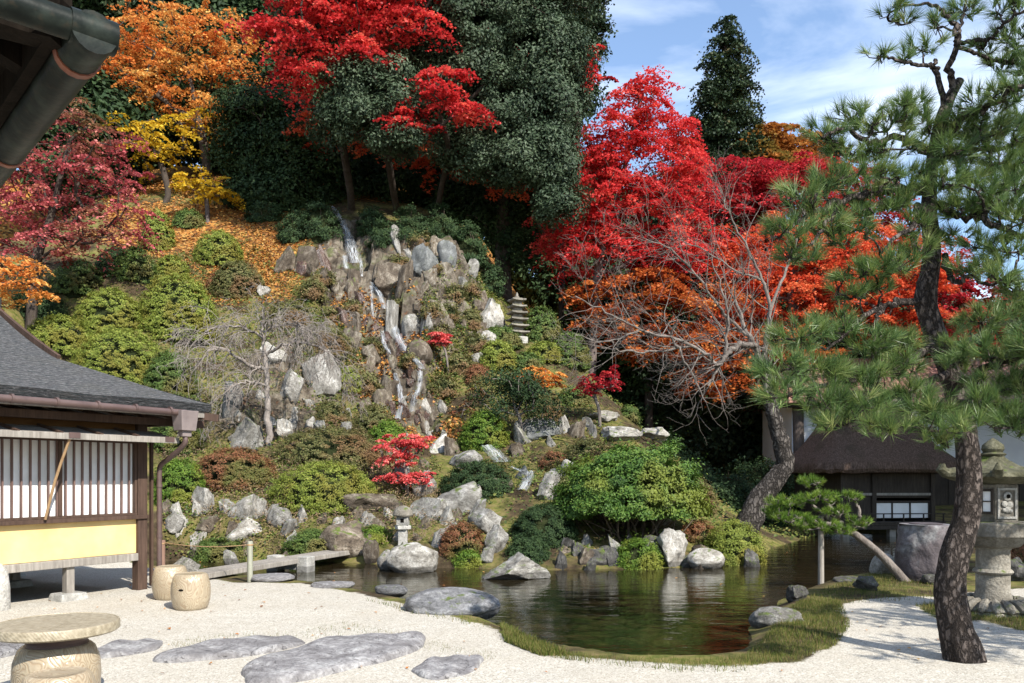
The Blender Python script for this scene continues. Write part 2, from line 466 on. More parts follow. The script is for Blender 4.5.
# angular blocks: every cell of a random lattice is a tilted facet
def facets(P, scale, seed, tilt):
    q = P * [scale, scale * 0.8]; i0 = np.floor(q).astype(np.int64); best = np.full(len(P), 1e9); val = np.zeros(len(P))
    def h(ix, iy, s):
        n = (ix * 374761393 + iy * 668265263 + (seed * 7 + s) * 1442695041) & 0x7fffffff
        n = ((n ^ (n >> 13)) * 1274126177) & 0x7fffffff
        return ((n ^ (n >> 16)) & 0xffff) / 65535.0
    for dx in (-1, 0, 1):
        for dy in (-1, 0, 1):
            ix, iy = i0[:, 0] + dx, i0[:, 1] + dy
            ex, ey = q[:, 0] - ix - h(ix, iy, 1), q[:, 1] - iy - h(ix, iy, 2)
            d = ex * ex + ey * ey; m = d < best
            v = (h(ix, iy, 3) - 0.5) + tilt * ((h(ix, iy, 4) - 0.5) * ex + (h(ix, iy, 5) - 0.8) * ey)
            val = np.where(m, v, val); best = np.where(m, d, best)
    return val
Z = Z + cliff * (facets(XY, 0.75, 3, 1.6) * 0.75 + facets(XY, 1.9, 5, 1.8) * 0.38)
# pond basin
Z = np.where(sd < 0, np.minimum(Z, np.maximum(-0.115 + sd * 0.45, -0.62) + fbm(XY, 1.3, 3, 5) * 0.12), Z)
Z = np.where((sd >= 0) & (sd < 0.5), np.minimum(Z, -0.115 + sd * 0.45 + np.maximum(Z, 0) * np.clip(sd / 0.5, 0, 1)), Z)
Z = Z + (1 - hill) * (fbm(XY, 0.8, 3, 9) * 0.03 + fbm(XY, 3.1, 2, 19) * 0.018) * np.clip(sd, 0, 1)
ZG = Z.reshape(GX.shape)

def H(x, y):
    x = np.atleast_1d(np.asarray(x, float)); y = np.atleast_1d(np.asarray(y, float))
    i = np.clip(np.searchsorted(gx, x) - 1, 0, len(gx) - 2); j = np.clip(np.searchsorted(gy, y) - 1, 0, len(gy) - 2)
    u = np.clip((x - gx[i]) / (gx[i + 1] - gx[i]), 0, 1); v = np.clip((y - gy[j]) / (gy[j + 1] - gy[j]), 0, 1)
    return (ZG[j, i] * (1 - u) + ZG[j, i + 1] * u) * (1 - v) + (ZG[j + 1, i] * (1 - u) + ZG[j + 1, i + 1] * u) * v
def H1(x, y): return float(H(x, y)[0])

_Ds = np.concatenate([np.arange(3.5, 45, 0.04), np.arange(45, 90, 0.2)])
def hit(px, py):
    """where the sight line through a photo pixel meets the ground"""
    z = CAMZ - (py - HOR) / F * _Ds
    h = np.maximum(H((px - 512) / F * _Ds, _Ds), WATER_Z - 0.02)
    k = np.argmax(z <= h)
    if not (z[k] <= h[k]): k = np.argmin(np.abs(z - h))
    return np.array([(px - 512) / F * _Ds[k], _Ds[k], h[k]])

# material masks of the ground: gravel / grass (moss, weeds) / rock / fallen leaves
gr_poly = np.array([Wz(px, py, 0.0) for px, py in [(-900,690),(-900,560),(100,553),(190,572),(235,583),(300,584),(340,590),(378,598),(410,606),(450,615),(488,626),(516,642),(562,654),(620,661),(690,664),(745,664),(800,662),(838,645),(850,622),(836,608),(850,602),(905,597),(935,597),(1000,590),(1100,586),(1500,580),(2500,580),(2500,690)]])
gr_poly = np.vstack([gr_poly, [(60, 2), (60, -60), (-60, -60), (-60, 4)]])
gravel = soft_poly(XY, gr_poly, 0.35)
pt = np.array([Wz(px, py, 0.0) for px, py in [(918,606),(960,602),(1040,612),(1100,625),(1040,634),(985,622),(940,620)]])   # weedy strip by the lantern
gravel = gravel * (1 - soft_poly(XY, pt, 0.35))
leafm = np.array([hit_base(*p) for p in [(110,215),(240,195),(300,235),(300,290),(230,290),(200,250),(130,250)]])
leafa = soft_poly(XY, leafm, 4.0)
leafa = np.maximum(leafa, np.clip((XY[:, 1] - 33) / 4, 0, 1) * 0.8)
leafa = np.maximum(leafa, cliff * 0.45)
under = np.where(sd < 0, np.clip(-sd / 0.25, 0, 1), 0)

t = NT('ground_mix')
co = t.co('Object')
n_big = t.noise(co, 0.9, 5); n_mid = t.noise(co, 6.0, 6, 0.65); n_fine = t.noise(co, 55.0, 3, 0.7)
vo = t.voro(co, 95.0, 'Color'); sep = t.node('ShaderNodeSeparateColor', Color=vo).outputs[0]
gcol = t.ramp(sep, [(0.0, (0.24, 0.215, 0.175)), (0.3, (0.42, 0.385, 0.325)), (0.75, (0.52, 0.485, 0.42)), (1.0, (0.62, 0.595, 0.54))])
gcol = t.mix(t.ramp(n_mid, [(0.38, 0.0), (0.75, 0.35)]), gcol, (0.36, 0.33, 0.27))
gcol = t.mix(t.ramp(n_big, [(0.40, 0.0), (0.66, 0.30)]), gcol, (0.38, 0.335, 0.265))
gcol = t.mix(t.ramp(n_fine, [(0.55, 0.0), (0.72, 0.35)]), gcol, (0.27, 0.25, 0.21))
grass = t.ramp(n_mid, [(0.28, (0.05, 0.06, 0.015)), (0.43, (0.105, 0.115, 0.025)), (0.55, (0.17, 0.145, 0.05)), (0.70, (0.20, 0.15, 0.075))])
soil = t.ramp(n_mid, [(0.3, (0.022, 0.016, 0.009)), (0.6, (0.07, 0.05, 0.028)), (0.8, (0.12, 0.075, 0.035))])
hillc = t.mix(t.ramp(n_big, [(0.42, 0.0), (0.58, 1.0)]), grass, soil)
vl = t.node('ShaderNodeSeparateColor', Color=t.voro(co, 9.0, 'Color')).outputs[0]
leafc = t.ramp(vl, [(0.0, (0.06, 0.035, 0.018)), (0.4, (0.20, 0.085, 0.025)), (0.7, (0.36, 0.15, 0.035)), (1.0, (0.42, 0.26, 0.08))])
rn = t.noise(co, 2.2, 9, 0.66, 0.5)
rockc = t.ramp(rn, [(0.33, (0.03, 0.024, 0.018)), (0.48, (0.105, 0.085, 0.064)), (0.60, (0.21, 0.18, 0.14)), (0.74, (0.34, 0.31, 0.26))])
edge = t.math('ADD', t.math('MULTIPLY', t.math('SUBTRACT', n_mid, 0.5), 0.9), t.math('MULTIPLY', t.math('SUBTRACT', n_big, 0.5), 0.8))
def msk(name, k=1.0):
    return t.ramp(t.math('ADD', t.attr(name), t.math('MULTIPLY', edge, k)), [(0.42, 0.0), (0.58, 1.0)])
c = t.mix(msk('leaf', 1.4), hillc, leafc)
rockc = t.mix(t.ramp(t.noise(co, 1.1, 6, 0.6), [(0.54, 0.0), (0.64, 0.75)]), rockc, (0.075, 0.09, 0.025))
rockc = t.mix(t.ramp(t.noise(co, 3.1, 5, 0.65), [(0.60, 0.0), (0.70, 0.8)]), rockc, (0.17, 0.07, 0.03))
c = t.mix(msk('rock', 1.2), c, rockc)
c = t.mix(msk('gravel', 0.9), c, gcol)
c = t.mix(msk('mud', 0.6), c, t.ramp(n_mid, [(0.3, (0.035, 0.028, 0.012)), (0.7, (0.12, 0.095, 0.04))]))
hgt = t.math('ADD', t.math('MULTIPLY', sep, 0.5), t.math('MULTIPLY', n_mid, 0.8))
t.done(t.principled(c, 0.95, t.bump(hgt, 0.8, 0.025), 0.15))
M_GROUND = t.m
i = np.arange(len(gy) - 1)[:, None]; k = np.arange(len(gx) - 1)[None, :]; nx = len(gx)
fq = np.stack([i * nx + k, i * nx + k + 1, (i + 1) * nx + k + 1, (i + 1) * nx + k], -1).reshape(-1, 4)
me = np_mesh('ground', np.column_stack([XY, Z]), fq, True, attrs=dict(gravel=gravel * (under == 0), rock=cliff, leaf=leafa, mud=under))
fc = cliff[fq].mean(1); me.polygons.foreach_set('use_smooth', fc < 0.45)
tag(link_mesh('ground', me, M_GROUND), kind='structure')

# ------------------------------------------------------------------ pond water
t = NT('pond_water')
co = t.co('Object', (1.0, 2.6, 1.0))
b1 = t.noise(co, 1.1, 4, 0.55, 0.8); b2 = t.noise(co, 6.0, 2)
hh = t.math('ADD', t.math('MULTIPLY', b1, 0.75), t.math('MULTIPLY', b2, 0.12))
nrm = t.bump(hh, 0.13, 0.12)
fre = t.node('ShaderNodeFresnel', IOR=1.36, Normal=nrm).outputs[0]
gl = t.node('ShaderNodeBsdfGlossy', Roughness=0.015, Color=(0.95, 0.97, 0.95, 1), Normal=nrm).outputs[0]
trn = t.node('ShaderNodeBsdfTransparent', Color=(0.50, 0.40, 0.24, 1)).outputs[0]
dif = t.node('ShaderNodeBsdfDiffuse', Color=(0.040, 0.030, 0.014, 1)).outputs[0]
m1 = t.node('ShaderNodeMixShader', Fac=0.45); t.l.new(trn, m1.inputs[1]); t.l.new(dif, m1.inputs[2])
fac = t.math('ADD', t.math('MULTIPLY', fre, 1.1), 0.01, True)
m2 = t.node('ShaderNodeMixShader', Fac=fac); t.l.new(m1.outputs[0], m2.inputs[1]); t.l.new(gl, m2.inputs[2])
M_WATER = t.done(m2.outputs[0])
mnx, mny = pond.min(0) - 0.25; mxx, mxy = pond.max(0) + 0.25
wx = np.arange(mnx, mxx, 0.25); wy = np.arange(mny, mxy, 0.25)
AX, AY = np.meshgrid(wx, wy); cen = np.stack([AX.ravel(), AY.ravel()], 1)
keep = poly_sd(cen + 0.125, pond) < 0.4
vv = []; cen = cen[keep]
vv = np.stack([cen, cen + [0.25, 0], cen + [0.25, 0.25], cen + [0, 0.25]], 1).reshape(-1, 2)
ukey = np.round(vv / 0.05).astype(int); uq, inv = np.unique(ukey, axis=0, return_inverse=True)
me = np_mesh('pond_water', np.column_stack([uq * 0.05, np.full(len(uq), WATER_Z)]), inv.reshape(-1, 4), True)
tag(link_mesh('pond_water', me, M_WATER), kind='structure')
# ------------------------------------------------------------------ foliage library
def unit(v): return v / (np.linalg.norm(v, axis=-1, keepdims=True) + 1e-9)

def leaf_quads(C, N, L, Wd, rng, fold=0.0):
    """rhombic leaves: centres C, normals N, lengths L, widths Wd -> verts, faces"""
    n = len(C); r = rng.normal(size=(n, 3)); T = unit(r - N * (r * N).sum(1, keepdims=True)); B = np.cross(N, T)
    L = np.broadcast_to(L, n)[:, None]; Wd = np.broadcast_to(Wd, n)[:, None]
    k = 0.12 * rng.normal(size=(n, 1))
    V = np.stack([C - T * L / 2, C + B * Wd / 2 + T * L * k + N * L * fold, C + T * L / 2, C - B * Wd / 2 + T * L * k + N * L * fold], 1)
    return V.reshape(-1, 3), np.arange(4 * n).reshape(-1, 4)

def in_ball(n, rng, lo=0.0):
    v = unit(rng.normal(size=(n, 3))); r = (lo ** 3 + (1 - lo ** 3) * rng.random(n)) ** (1 / 3)
    return v * r[:, None]

def skeleton(trunk, trunk_r, targets, rng, seg=0.6, wig=0.12, rise=0.0, rmin=0.012, sides=6, power=2.4):
    """branches that leave the trunk polyline and reach every target; returns verts, faces"""
    trunk = np.asarray(trunk, float)
    nodes = [p for p in trunk]; par = [-1] + list(range(len(trunk) - 1))
    T = np.asarray(targets, float).reshape(-1, 3)
    order = np.argsort(np.linalg.norm(T - trunk[len(trunk) // 2], axis=1))
    base_i = max(1, int(len(trunk) * 0.25))
    ends = []
    for q in order:
        t = T[q]; A = np.array(nodes)
        d = np.linalg.norm(A - t, axis=1) + 1.1 * np.maximum(0, A[:, 2] - t[2] + 0.15)
        d[:base_i] += 3
        b = int(np.argmin(d)); p = A[b]; dist = np.linalg.norm(t - p); m = max(1, int(math.ceil(dist / seg)))
        last = b
        for s in range(1, m + 1):
            f = s / m
            x = p + (t - p) * f + rng.normal(size=3) * wig * seg * (0 if s == m else 1)
            x[2] += rise * dist * f * (1 - f)
            nodes.append(x); par.append(last); last = len(nodes) - 1
        ends.append(last)
    n = len(nodes); A = np.array(nodes); cnt = np.zeros(n); kids = [[] for _ in range(n)]
    for i in range(n):
        if par[i] >= 0: kids[par[i]].append(i)
    for i in range(n - 1, -1, -1):
        cnt[i] += 1 if not kids[i] else 0
        if par[i] >= 0: cnt[par[i]] += cnt[i]
    R = np.maximum(rmin, rmin * cnt ** (1 / power)); sc = trunk_r / max(R[0], 1e-6)
    depth = np.clip(R / R[0], 0, 1)
    R = np.maximum(rmin, R * (1 + (sc - 1) * depth ** 0.7))
    m = len(trunk)
    R[:m] = np.maximum(R[:m], np.linspace(trunk_r, trunk_r * 0.35, m))
    R[0] *= 1.25
    vs, fs, off = [], [], 0
    starts = [(0, None)]
    while starts:
        i, p0 = starts.pop()
        ch = [] if p0 is None else [p0]
        j = i
        while True:
            ch.append(j)
            ks = sorted(kids[j], key=lambda k: -R[k])
            if j < m - 1: ks = sorted(kids[j], key=lambda k: (k != j + 1, -R[k]))
            if not ks: break
            for k in ks[1:]: starts.append((k, j))
            j = ks[0]
        if len(ch) < 2: continue
        r = R[ch].copy()
        if p0 is not None: r[0] = min(R[p0], r[1] * 1.15)
        r[-1] *= 0.5
        ns = sides if r[1] > 0.03 else max(3, sides - 2)
        v, f = tube_np(A[ch], r, ns); vs.append(v); fs.append(f + off); off += len(v)
    return np.concatenate(vs), np.concatenate(fs)

def sprays_in(blobs, dens, rng, lo=0.35):
    """spray centres and outward directions inside a list of (x,y,z,rx,ry,rz) blobs"""
    C, O = [], []
    for (x, y, z, rx, ry, rz) in blobs:
        n = max(3, int(dens * (rx * ry * rz) ** (2 / 3) * 4))
        b = in_ball(n, rng, lo) * np.where(rng.random((n, 1)) < 0.22, rng.uniform(1.0, 1.32, (n, 1)), 1.0)
        C.append(b * [rx, ry, rz] + [x, y, z]); O.append(unit(b / [rx, ry, rz]))
    return np.concatenate(C), np.concatenate(O)

def maple_leaves(S, R, per, L, rng, droop=0.25, thick=0.045, tilt=0.45, O=None):
    n = len(S); Rj = R * rng.uniform(0.45, 1.35, n)
    k = per; ang = rng.random((n, k)) * 2 * np.pi; rad = np.sqrt(rng.random((n, k)))
    # lobed edge so that sprays are not round
    ph = rng.random((n, 1)) * 6.28; lob = 0.72 + 0.28 * np.sin(3 * ang + ph) * np.sin(5 * ang + 2 * ph)
    el = rng.uniform(0.45, 0.85, (n, 1)); th = rng.random((n, 1)) * np.pi if O is None else np.arctan2(O[:, 1], O[:, 0])[:, None] + rng.normal(size=(n, 1)) * 0.5
    dx, dy = np.cos(ang) * rad * lob, np.sin(ang) * rad * lob * el
    x = dx * np.cos(th) - dy * np.sin(th); y = dx * np.sin(th) + dy * np.cos(th)
    P = np.stack([x, y, -droop * rad ** 2 + rng.normal(size=(n, k)) * thick], -1) * Rj[:, None, None]
    tl = rng.normal(size=(n, 1, 2)) * 0.2
    if O is not None: tl = tl - 0.42 * O[:, None, :2]
    P[..., 2] += (P[..., :2] * tl).sum(-1)
    C = (S[:, None, :] + P).reshape(-1, 3)
    N = unit(np.array([0, 0, 1.0]) + rng.normal(size=C.shape) * tilt)
    Ls = L * rng.uniform(0.65, 1.25, len(C))
    v, f = leaf_quads(C, N, Ls, Ls * 0.8, rng)
    tone = np.clip(np.repeat(rng.normal(0.5, 0.16, n), k) + rng.normal(size=n * k) * 0.16, 0, 1)
    return v, f, tone

def broad_leaves(S, O, R, per, L, asp, rng, up=0.5, tilt=0.55):
    n = len(S); Rj = R * rng.uniform(0.6, 1.3, n)
    b = in_ball(n * per, rng, 0.2).reshape(n, per, 3) * Rj[:, None, None] * [1, 1, 0.75]
    C = (S[:, None, :] + b).reshape(-1, 3)
    N = unit(np.repeat(O, per, 0) * 0.7 + unit(b.reshape(-1, 3)) * 0.6 + [0, 0, up] + rng.normal(size=C.shape) * tilt)
    Ls = L * rng.uniform(0.65, 1.25, len(C))
    v, f = leaf_quads(C, N, Ls, Ls * asp, rng, 0.06)
    tone = np.clip(np.repeat(rng.normal(0.5, 0.15, n), per) + rng.normal(size=n * per) * 0.15, 0, 1)
    return v, f, tone

def px_blobs(lst, D0, depth=1.0):
    """(column, row, half width, half height [, distance]) in photo pixels -> world ellipsoids"""
    out = []
    for b in lst:
        px, py, rx, ry = b[:4]; D = b[4] if len(b) > 4 else D0
        c = W(px, py, D); out.append((c[0], c[1], c[2], rx / F * D, max(rx, ry) * depth / F * D, ry / F * D))
    return out

def make_tree(name, label, group, base, trunk, trunk_r, blobs, kind, mats, seed, dens=9.0, R=0.7, per=60, L=0.15, rise=0.1, tilt=0.5, droop=0.25, asp=0.5, lo=0.35, seg=0.6, limb_frac=1.0, cat='tree'):
    rng = np.random.default_rng(seed); base = np.asarray(base, float)
    root = thing(name, label, cat, tuple(base), 0, group)
    S, O = sprays_in(blobs, dens, rng, lo)
    if kind == 'maple': v, f, tone = maple_leaves(S, R, per, L, rng, droop, tilt=tilt, O=O)
    else: v, f, tone = broad_leaves(S, O, R, per, L, asp, rng, tilt=tilt)
    tp = smooth_path(np.asarray(trunk, float), 4)
    sel = rng.random(len(S)) < limb_frac
    bv, bf = skeleton(tp, trunk_r, S[sel] if sel.any() else S[:1], rng, seg=seg, rise=rise)
    link_mesh('trunk', np_mesh('trunk', bv - base, bf, True), mats[1], root)
    link_mesh('crown', np_mesh('crown', v - base, f, False, tone), mats[0], root)
    return root

def make_shrub(name, label, group, c, r, leafmat, seed, n=None, L=0.06, asp=0.55, bumps=0.04, clump=0.095, cat='shrub', flat=1.0, tuft=0.42, stem=0.0):
    """clipped rounded shrub: a lumpy shell of small leaves over a dark twiggy core; c = ground point, r=(rx,ry,h)"""
    rng = np.random.default_rng(seed); rx, ry, h = r
    root = thing(name, label, cat, tuple(c), 0, group)
    area = 2 * math.pi * ((rx * ry) ** 0.8 + (rx * h) ** 0.8 + (ry * h) ** 0.8) / 3
    if n is None: n = int(min(34000, max(2400, area * 5.5 / (L * L * asp))))
    K = max(40, int(area / (clump * clump) * 1.1))
    kd = unit(rng.normal(size=(K, 3))); kd[:, 2] = np.abs(kd[:, 2]) * 1.0 - (0.24 if stem == 0 else 0.16)
    kd = unit(kd)
    bump = 1 + bumps * 1.3 * np.array([mnoise.noise(Vector(d * 1.7 + seed)) + 0.5 * mnoise.noise(Vector(d * 4.1 + seed)) for d in kd])
    rad = bump * rng.uniform(0.91, 1.0, K)
    ax = np.array([rx, ry, h * 0.92])
    kc = kd * rad[:, None] * ax + [0, 0, h * 0.10]
    idx = rng.integers(0, K, n)
    off = in_ball(n, rng) * clump * np.array([1, 1, 0.6]) * rng.uniform(0.7, 1.25, (n, 1))
    sprig = rng.random(n) < 0.02
    off[sprig] += kd[idx][sprig] * clump * rng.uniform(0.5, 1.5, (sprig.sum(), 1))
    C = kc[idx] + off
    low = -0.05 * h + 0.05 * h * rng.random(n) - 0.22 * (stem == 0)
    C[:, 2] = np.maximum(C[:, 2], low)
    N = unit(kd[idx] / ax * ax.mean() * 1.0 + [0, 0, 0.25] + rng.normal(size=(n, 3)) * tuft)
    Ls = L * rng.uniform(0.6, 1.3, n)
    v, f = leaf_quads(C, N, Ls, Ls * asp, rng, 0.08)
    tone = np.clip(rng.normal(0.52, 0.12, K)[idx] + rng.normal(size=n) * 0.17, 0, 1)
    link_mesh('foliage', np_mesh('foliage', v, f, False, tone), leafmat, root)
    # inner twigs
    tw = []
    q = rng.choice(K, min(K, 46), replace=False)
    vs, fs, o = [], [], 0
    for k in q:
        p0 = np.array([rng.normal() * rx * 0.12, rng.normal() * ry * 0.12, -0.15 - stem]); p2 = kc[k] * 0.97; p1 = (p0 + p2) / 2 + rng.normal(size=3) * 0.08 * h
        v2, f2 = tube_np(smooth_path([p0, p1, p2], 3), np.linspace(0.022, 0.006, 7) * max(0.6, min(1.5, h)), 4)
        vs.append(v2); fs.append(f2 + o); o += len(v2)
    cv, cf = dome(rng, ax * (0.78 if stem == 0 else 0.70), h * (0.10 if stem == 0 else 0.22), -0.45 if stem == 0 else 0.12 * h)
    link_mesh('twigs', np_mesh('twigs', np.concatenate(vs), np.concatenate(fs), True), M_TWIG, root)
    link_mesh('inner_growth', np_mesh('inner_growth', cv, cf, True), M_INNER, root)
    return root

def dome(rng, ax, z0, zmin, nu=20, nv=9):
    v = []
    ph = rng.random(4) * 6.28
    for j in range(nv):
        b = -0.45 + (math.pi / 2 + 0.45) * j / (nv - 1)
        for i in range(nu):
            a = 2 * math.pi * i / nu; k = 1 + 0.06 * math.sin(3 * a + ph[0] + 2 * b) + 0.05 * math.sin(5 * a + ph[1] - 3 * b)
            v.append((math.cos(a) * math.cos(b) * ax[0] * k, math.sin(a) * math.cos(b) * ax[1] * k, max(zmin, math.sin(b) * ax[2] * k + z0)))
    f = [(j * nu + i, j * nu + (i + 1) % nu, (j + 1) * nu + (i + 1) % nu, (j + 1) * nu + i) for j in range(nv - 1) for i in range(nu)]
    return np.array(v), np.array(f)

def needle_tufts(P, Dr, n_per, Ln, Wn, rng, spread=0.8):
    """long pine needles fanned round each shoot tip"""
    n = len(P); Dn = np.repeat(unit(Dr), n_per, 0); C = np.repeat(P, n_per, 0)
    d = unit(Dn + rng.normal(size=C.shape) * spread * 0.5)
    l = Ln * np.repeat(rng.uniform(0.75, 1.15, n), n_per) * rng.uniform(0.75, 1.1, len(C))
    s0 = C - Dn * (rng.random((len(C), 1)) * Ln * 0.45)
    side = unit(np.cross(d, rng.normal(size=C.shape))) * Wn / 2
    tip = s0 + d * l[:, None] + [0, 0, -0.0]
    V = np.stack([s0 - side, s0 + side, tip], 1).reshape(-1, 3)
    tone = np.clip(np.repeat(rng.normal(0.5, 0.17, n), n_per) + rng.normal(size=len(C)) * 0.13, 0, 1)
    return V, np.arange(len(V)).reshape(-1, 3), tone

# rocks -------------------------------------------------------------------
import bmesh
_ico = {}
def ico(sub):
    if sub not in _ico:
        bm = bmesh.new(); bmesh.ops.create_icosphere(bm, subdivisions=sub, radius=1.0)
        v = np.array([x.co[:] for x in bm.verts]); f = np.array([[q.index for q in p.verts] for p in bm.faces]); bm.free()
        _ico[sub] = (v, f)
    return _ico[sub]
def rock_verts(seed, cuts=12, sub=4, rough=0.045, lo=0.55, hi=0.9, flat_top=False, soft=0.0):
    rng = np.random.default_rng(seed); v, f = ico(sub); v = v.copy()
    for q in range(cuts):
        n = unit(rng.normal(size=3)); d = rng.uniform(lo, hi)
        if q == 0 and flat_top: n = unit(np.array([rng.normal() * .12, rng.normal() * .12, 1])); d = 0.45
        s = v @ n - d; m = s > 0
        v[m] -= np.outer(s[m] * (1 - soft), n)
    v0 = v.copy(); nn = unit(v0)
    for fr, am in ((1.6, 1.0), (4.0, 0.5), (9.0, 0.28)):
        h = np.array([mnoise.noise(Vector(p * fr + seed * 3.7)) for p in v0]); v += nn * (h * am * rough * 1.6)[:, None]
    v -= (v.max(0) + v.min(0)) / 2; v /= (v.max(0) - v.min(0)) / 2
    return v, f
_rp = {}
def rock(name, label, group, pos, dims, mat, seed, style='angular', rotz=None, tilt=0.0, sink=0.25, cat='rock', proto=True):
    """dims = full width, depth, height; pos = ground point; sunk by the fraction sink of its height"""
    rng = random.Random(seed)
    key = (style, seed % 9 if proto else seed, mat.name)
    if key not in _rp:
        s = hash((style, key[1])) % 9973 if False else key[1] * 13 + dict(angular=1, round=101, slab=211, flat=307, crag=401, blade=503)[style]
        prm = dict(angular=dict(cuts=17, lo=.45, hi=.82, rough=.075), round=dict(cuts=7, lo=.7, hi=.95, rough=.05, soft=.25), slab=dict(cuts=12, lo=.5, hi=.88, flat_top=True, rough=.07),
                   flat=dict(cuts=6, lo=.75, hi=.95, rough=.04, flat_top=True, soft=.1), crag=dict(cuts=18, lo=.42, hi=.8, rough=.10), blade=dict(cuts=16, lo=.38, hi=.72, rough=.08))[style]
        v, f = rock_verts(s, sub=4 if proto else 5, **prm)
        me = np_mesh(name, v, f, True)
        me.materials.append(mat)
        try: me.set_sharp_from_angle(angle=math.radians(38))
        except Exception: pass
        _rp[key] = me
    o = bpy.data.objects.new(name, _rp[key]); COL.objects.link(o)
    o.scale = (dims[0] / 2, dims[1] / 2, dims[2] / 2)
    o.rotation_euler = (rng.uniform(-tilt, tilt), rng.uniform(-tilt, tilt), rng.uniform(-0.5, 0.5) if rotz is None else rotz)
    o.location = (pos[0], pos[1], pos[2] + dims[2] * (0.5 - sink))
    return tag(o, label, cat, group)
def px_rock(name, label, group, px, py, w, h, mat, seed, style='angular', depth=0.8, sink=0.2, D=None, z=None, **kw):
    """centre column px, visible bottom row py, width and height in photo pixels"""
    if z is not None: x, y = Wz(px, py, z); p = np.array([x, y, z])
    elif D is not None: p = W(px, py, D)
    else: p = hit(px, py)
    s = p[1] / F; ww, hh = w * s, h * s / (1 - sink)
    dp = ww * depth
    return rock(name, label, group, (p[0], p[1] + dp * 0.35, p[2]), (ww, dp, hh), mat, seed, style, sink=sink, **kw)
# ------------------------------------------------------------------ materials
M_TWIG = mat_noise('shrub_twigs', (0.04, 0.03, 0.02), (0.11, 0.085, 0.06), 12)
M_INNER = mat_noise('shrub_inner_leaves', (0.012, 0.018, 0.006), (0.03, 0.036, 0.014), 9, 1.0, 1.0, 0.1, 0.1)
M_BROWN_WOOD = mat_wood('dark_brown_wood', (0.045, 0.026, 0.018), (0.10, 0.062, 0.045))
M_GREY_WOOD = mat_wood('weathered_grey_wood', (0.16, 0.14, 0.12), (0.36, 0.33, 0.29))
M_OLD_WOOD = mat_wood('old_dark_timber', (0.022, 0.017, 0.013), (0.06, 0.047, 0.036))
M_SHADED_WOOD = mat_wood('eave_shade_dark_timber', (0.005, 0.004, 0.003), (0.016, 0.012, 0.009), spec=0.03)  # near-black base colour stands in for the shade under the near eave
M_BAMBOO = mat_wood('dry_bamboo', (0.28, 0.17, 0.09), (0.42, 0.28, 0.15))
M_BAR = mat_wood('lattice_bar_wood', (0.10, 0.06, 0.05), (0.20, 0.13, 0.11))
M_YELLOW = mat_noise('yellow_plaster', (0.58, 0.40, 0.17), (0.76, 0.555, 0.26), 1.6, 0.9, 0.15, 0.1)
M_OCHRE = mat_noise('ochre_plaster', (0.095, 0.048, 0.018), (0.125, 0.065, 0.026), 3.0, 0.9, 0.15, 0.1)
M_PAPER = mat_noise('white_paper', (0.66, 0.655, 0.64), (0.80, 0.80, 0.80), 2.6, 0.9, 0.02, 0.1)
M_WHITE = mat_noise('white_plaster', (0.66, 0.67, 0.70), (0.76, 0.77, 0.79), 1.2, 0.9, 0.05, 0.1)
M_PIPE = mat_noise('brown_painted_metal', (0.065, 0.04, 0.036), (0.105, 0.068, 0.06), 5, 0.45, 0.05, 0.5)
M_HOPPER = mat_noise('grey_brown_metal', (0.15, 0.12, 0.115), (0.22, 0.18, 0.17), 5, 0.5, 0.05, 0.5)
M_STONE = mat_rock('dressed_granite', (0.10, 0.09, 0.072), (0.20, 0.18, 0.148), (0.31, 0.288, 0.245), 5.0, 0.9, 0.25, cracks=False)
M_STONE_PALE = mat_rock('pale_granite', (0.24, 0.23, 0.21), (0.40, 0.385, 0.35), (0.52, 0.50, 0.47), 6.0, 0.9, 0.05, cracks=False)
M_HOLE = mat_noise('dark_hollow', (0.008, 0.007, 0.006), (0.015, 0.013, 0.011), 5, 1.0, 0.0, 0.0)
def m_shingle():
    t = NT('grey_bark_shingle'); co = t.co('Object')
    z = t.node('ShaderNodeSeparateXYZ', Vector=co).outputs['Z']
    jit = t.noise(t.co('Object', (3.5, 3.5, 14)), 2.2, 5, 0.7)
    row = t.math('FRACT', t.math('ADD', t.math('MULTIPLY', z, 30.0), t.math('MULTIPLY', jit, 1.6)))
    n = t.noise(co, 2.0, 6, 0.65); nf = t.noise(t.co('Object', (5, 5, 30)), 4.0, 4, 0.7)
    c = t.ramp(nf, [(0.3, (0.045, 0.044, 0.046)), (0.5, (0.105, 0.104, 0.108)), (0.70, (0.25, 0.245, 0.245))])
    c = t.mix(t.ramp(n, [(0.5, 0.0), (0.75, 0.5)]), c, (0.12, 0.115, 0.10))
    c = t.mix(t.ramp(row, [(0.0, 0.8), (0.3, 0.0)]), c, (0.02, 0.04, 0.042))
    h = t.math('ADD', t.math('MULTIPLY', row, 0.8), t.math('MULTIPLY', nf, 0.7))
    return t.done(t.principled(c, 0.9, t.bump(h, 1.0, 0.09), 0.15))
M_SHINGLE = m_shingle()
def m_thatch():
    t = NT('brown_thatch')
    n = t.noise(t.co('Object', (9, 9, 2.0)), 3.0, 6, 0.7); n2 = t.noise(t.co('Object'), 1.3, 4)
    c = t.ramp(n, [(0.3, (0.05, 0.033, 0.024)), (0.55, (0.15, 0.10, 0.075)), (0.75, (0.25, 0.18, 0.14))])
    c = t.mix(t.ramp(n2, [(0.5, 0.0), (0.7, 0.6)]), c, (0.06, 0.05, 0.03))
    return t.done(t.principled(c, 0.95, t.bump(n, 1.0, 0.08), 0.1))
M_THATCH = m_thatch()
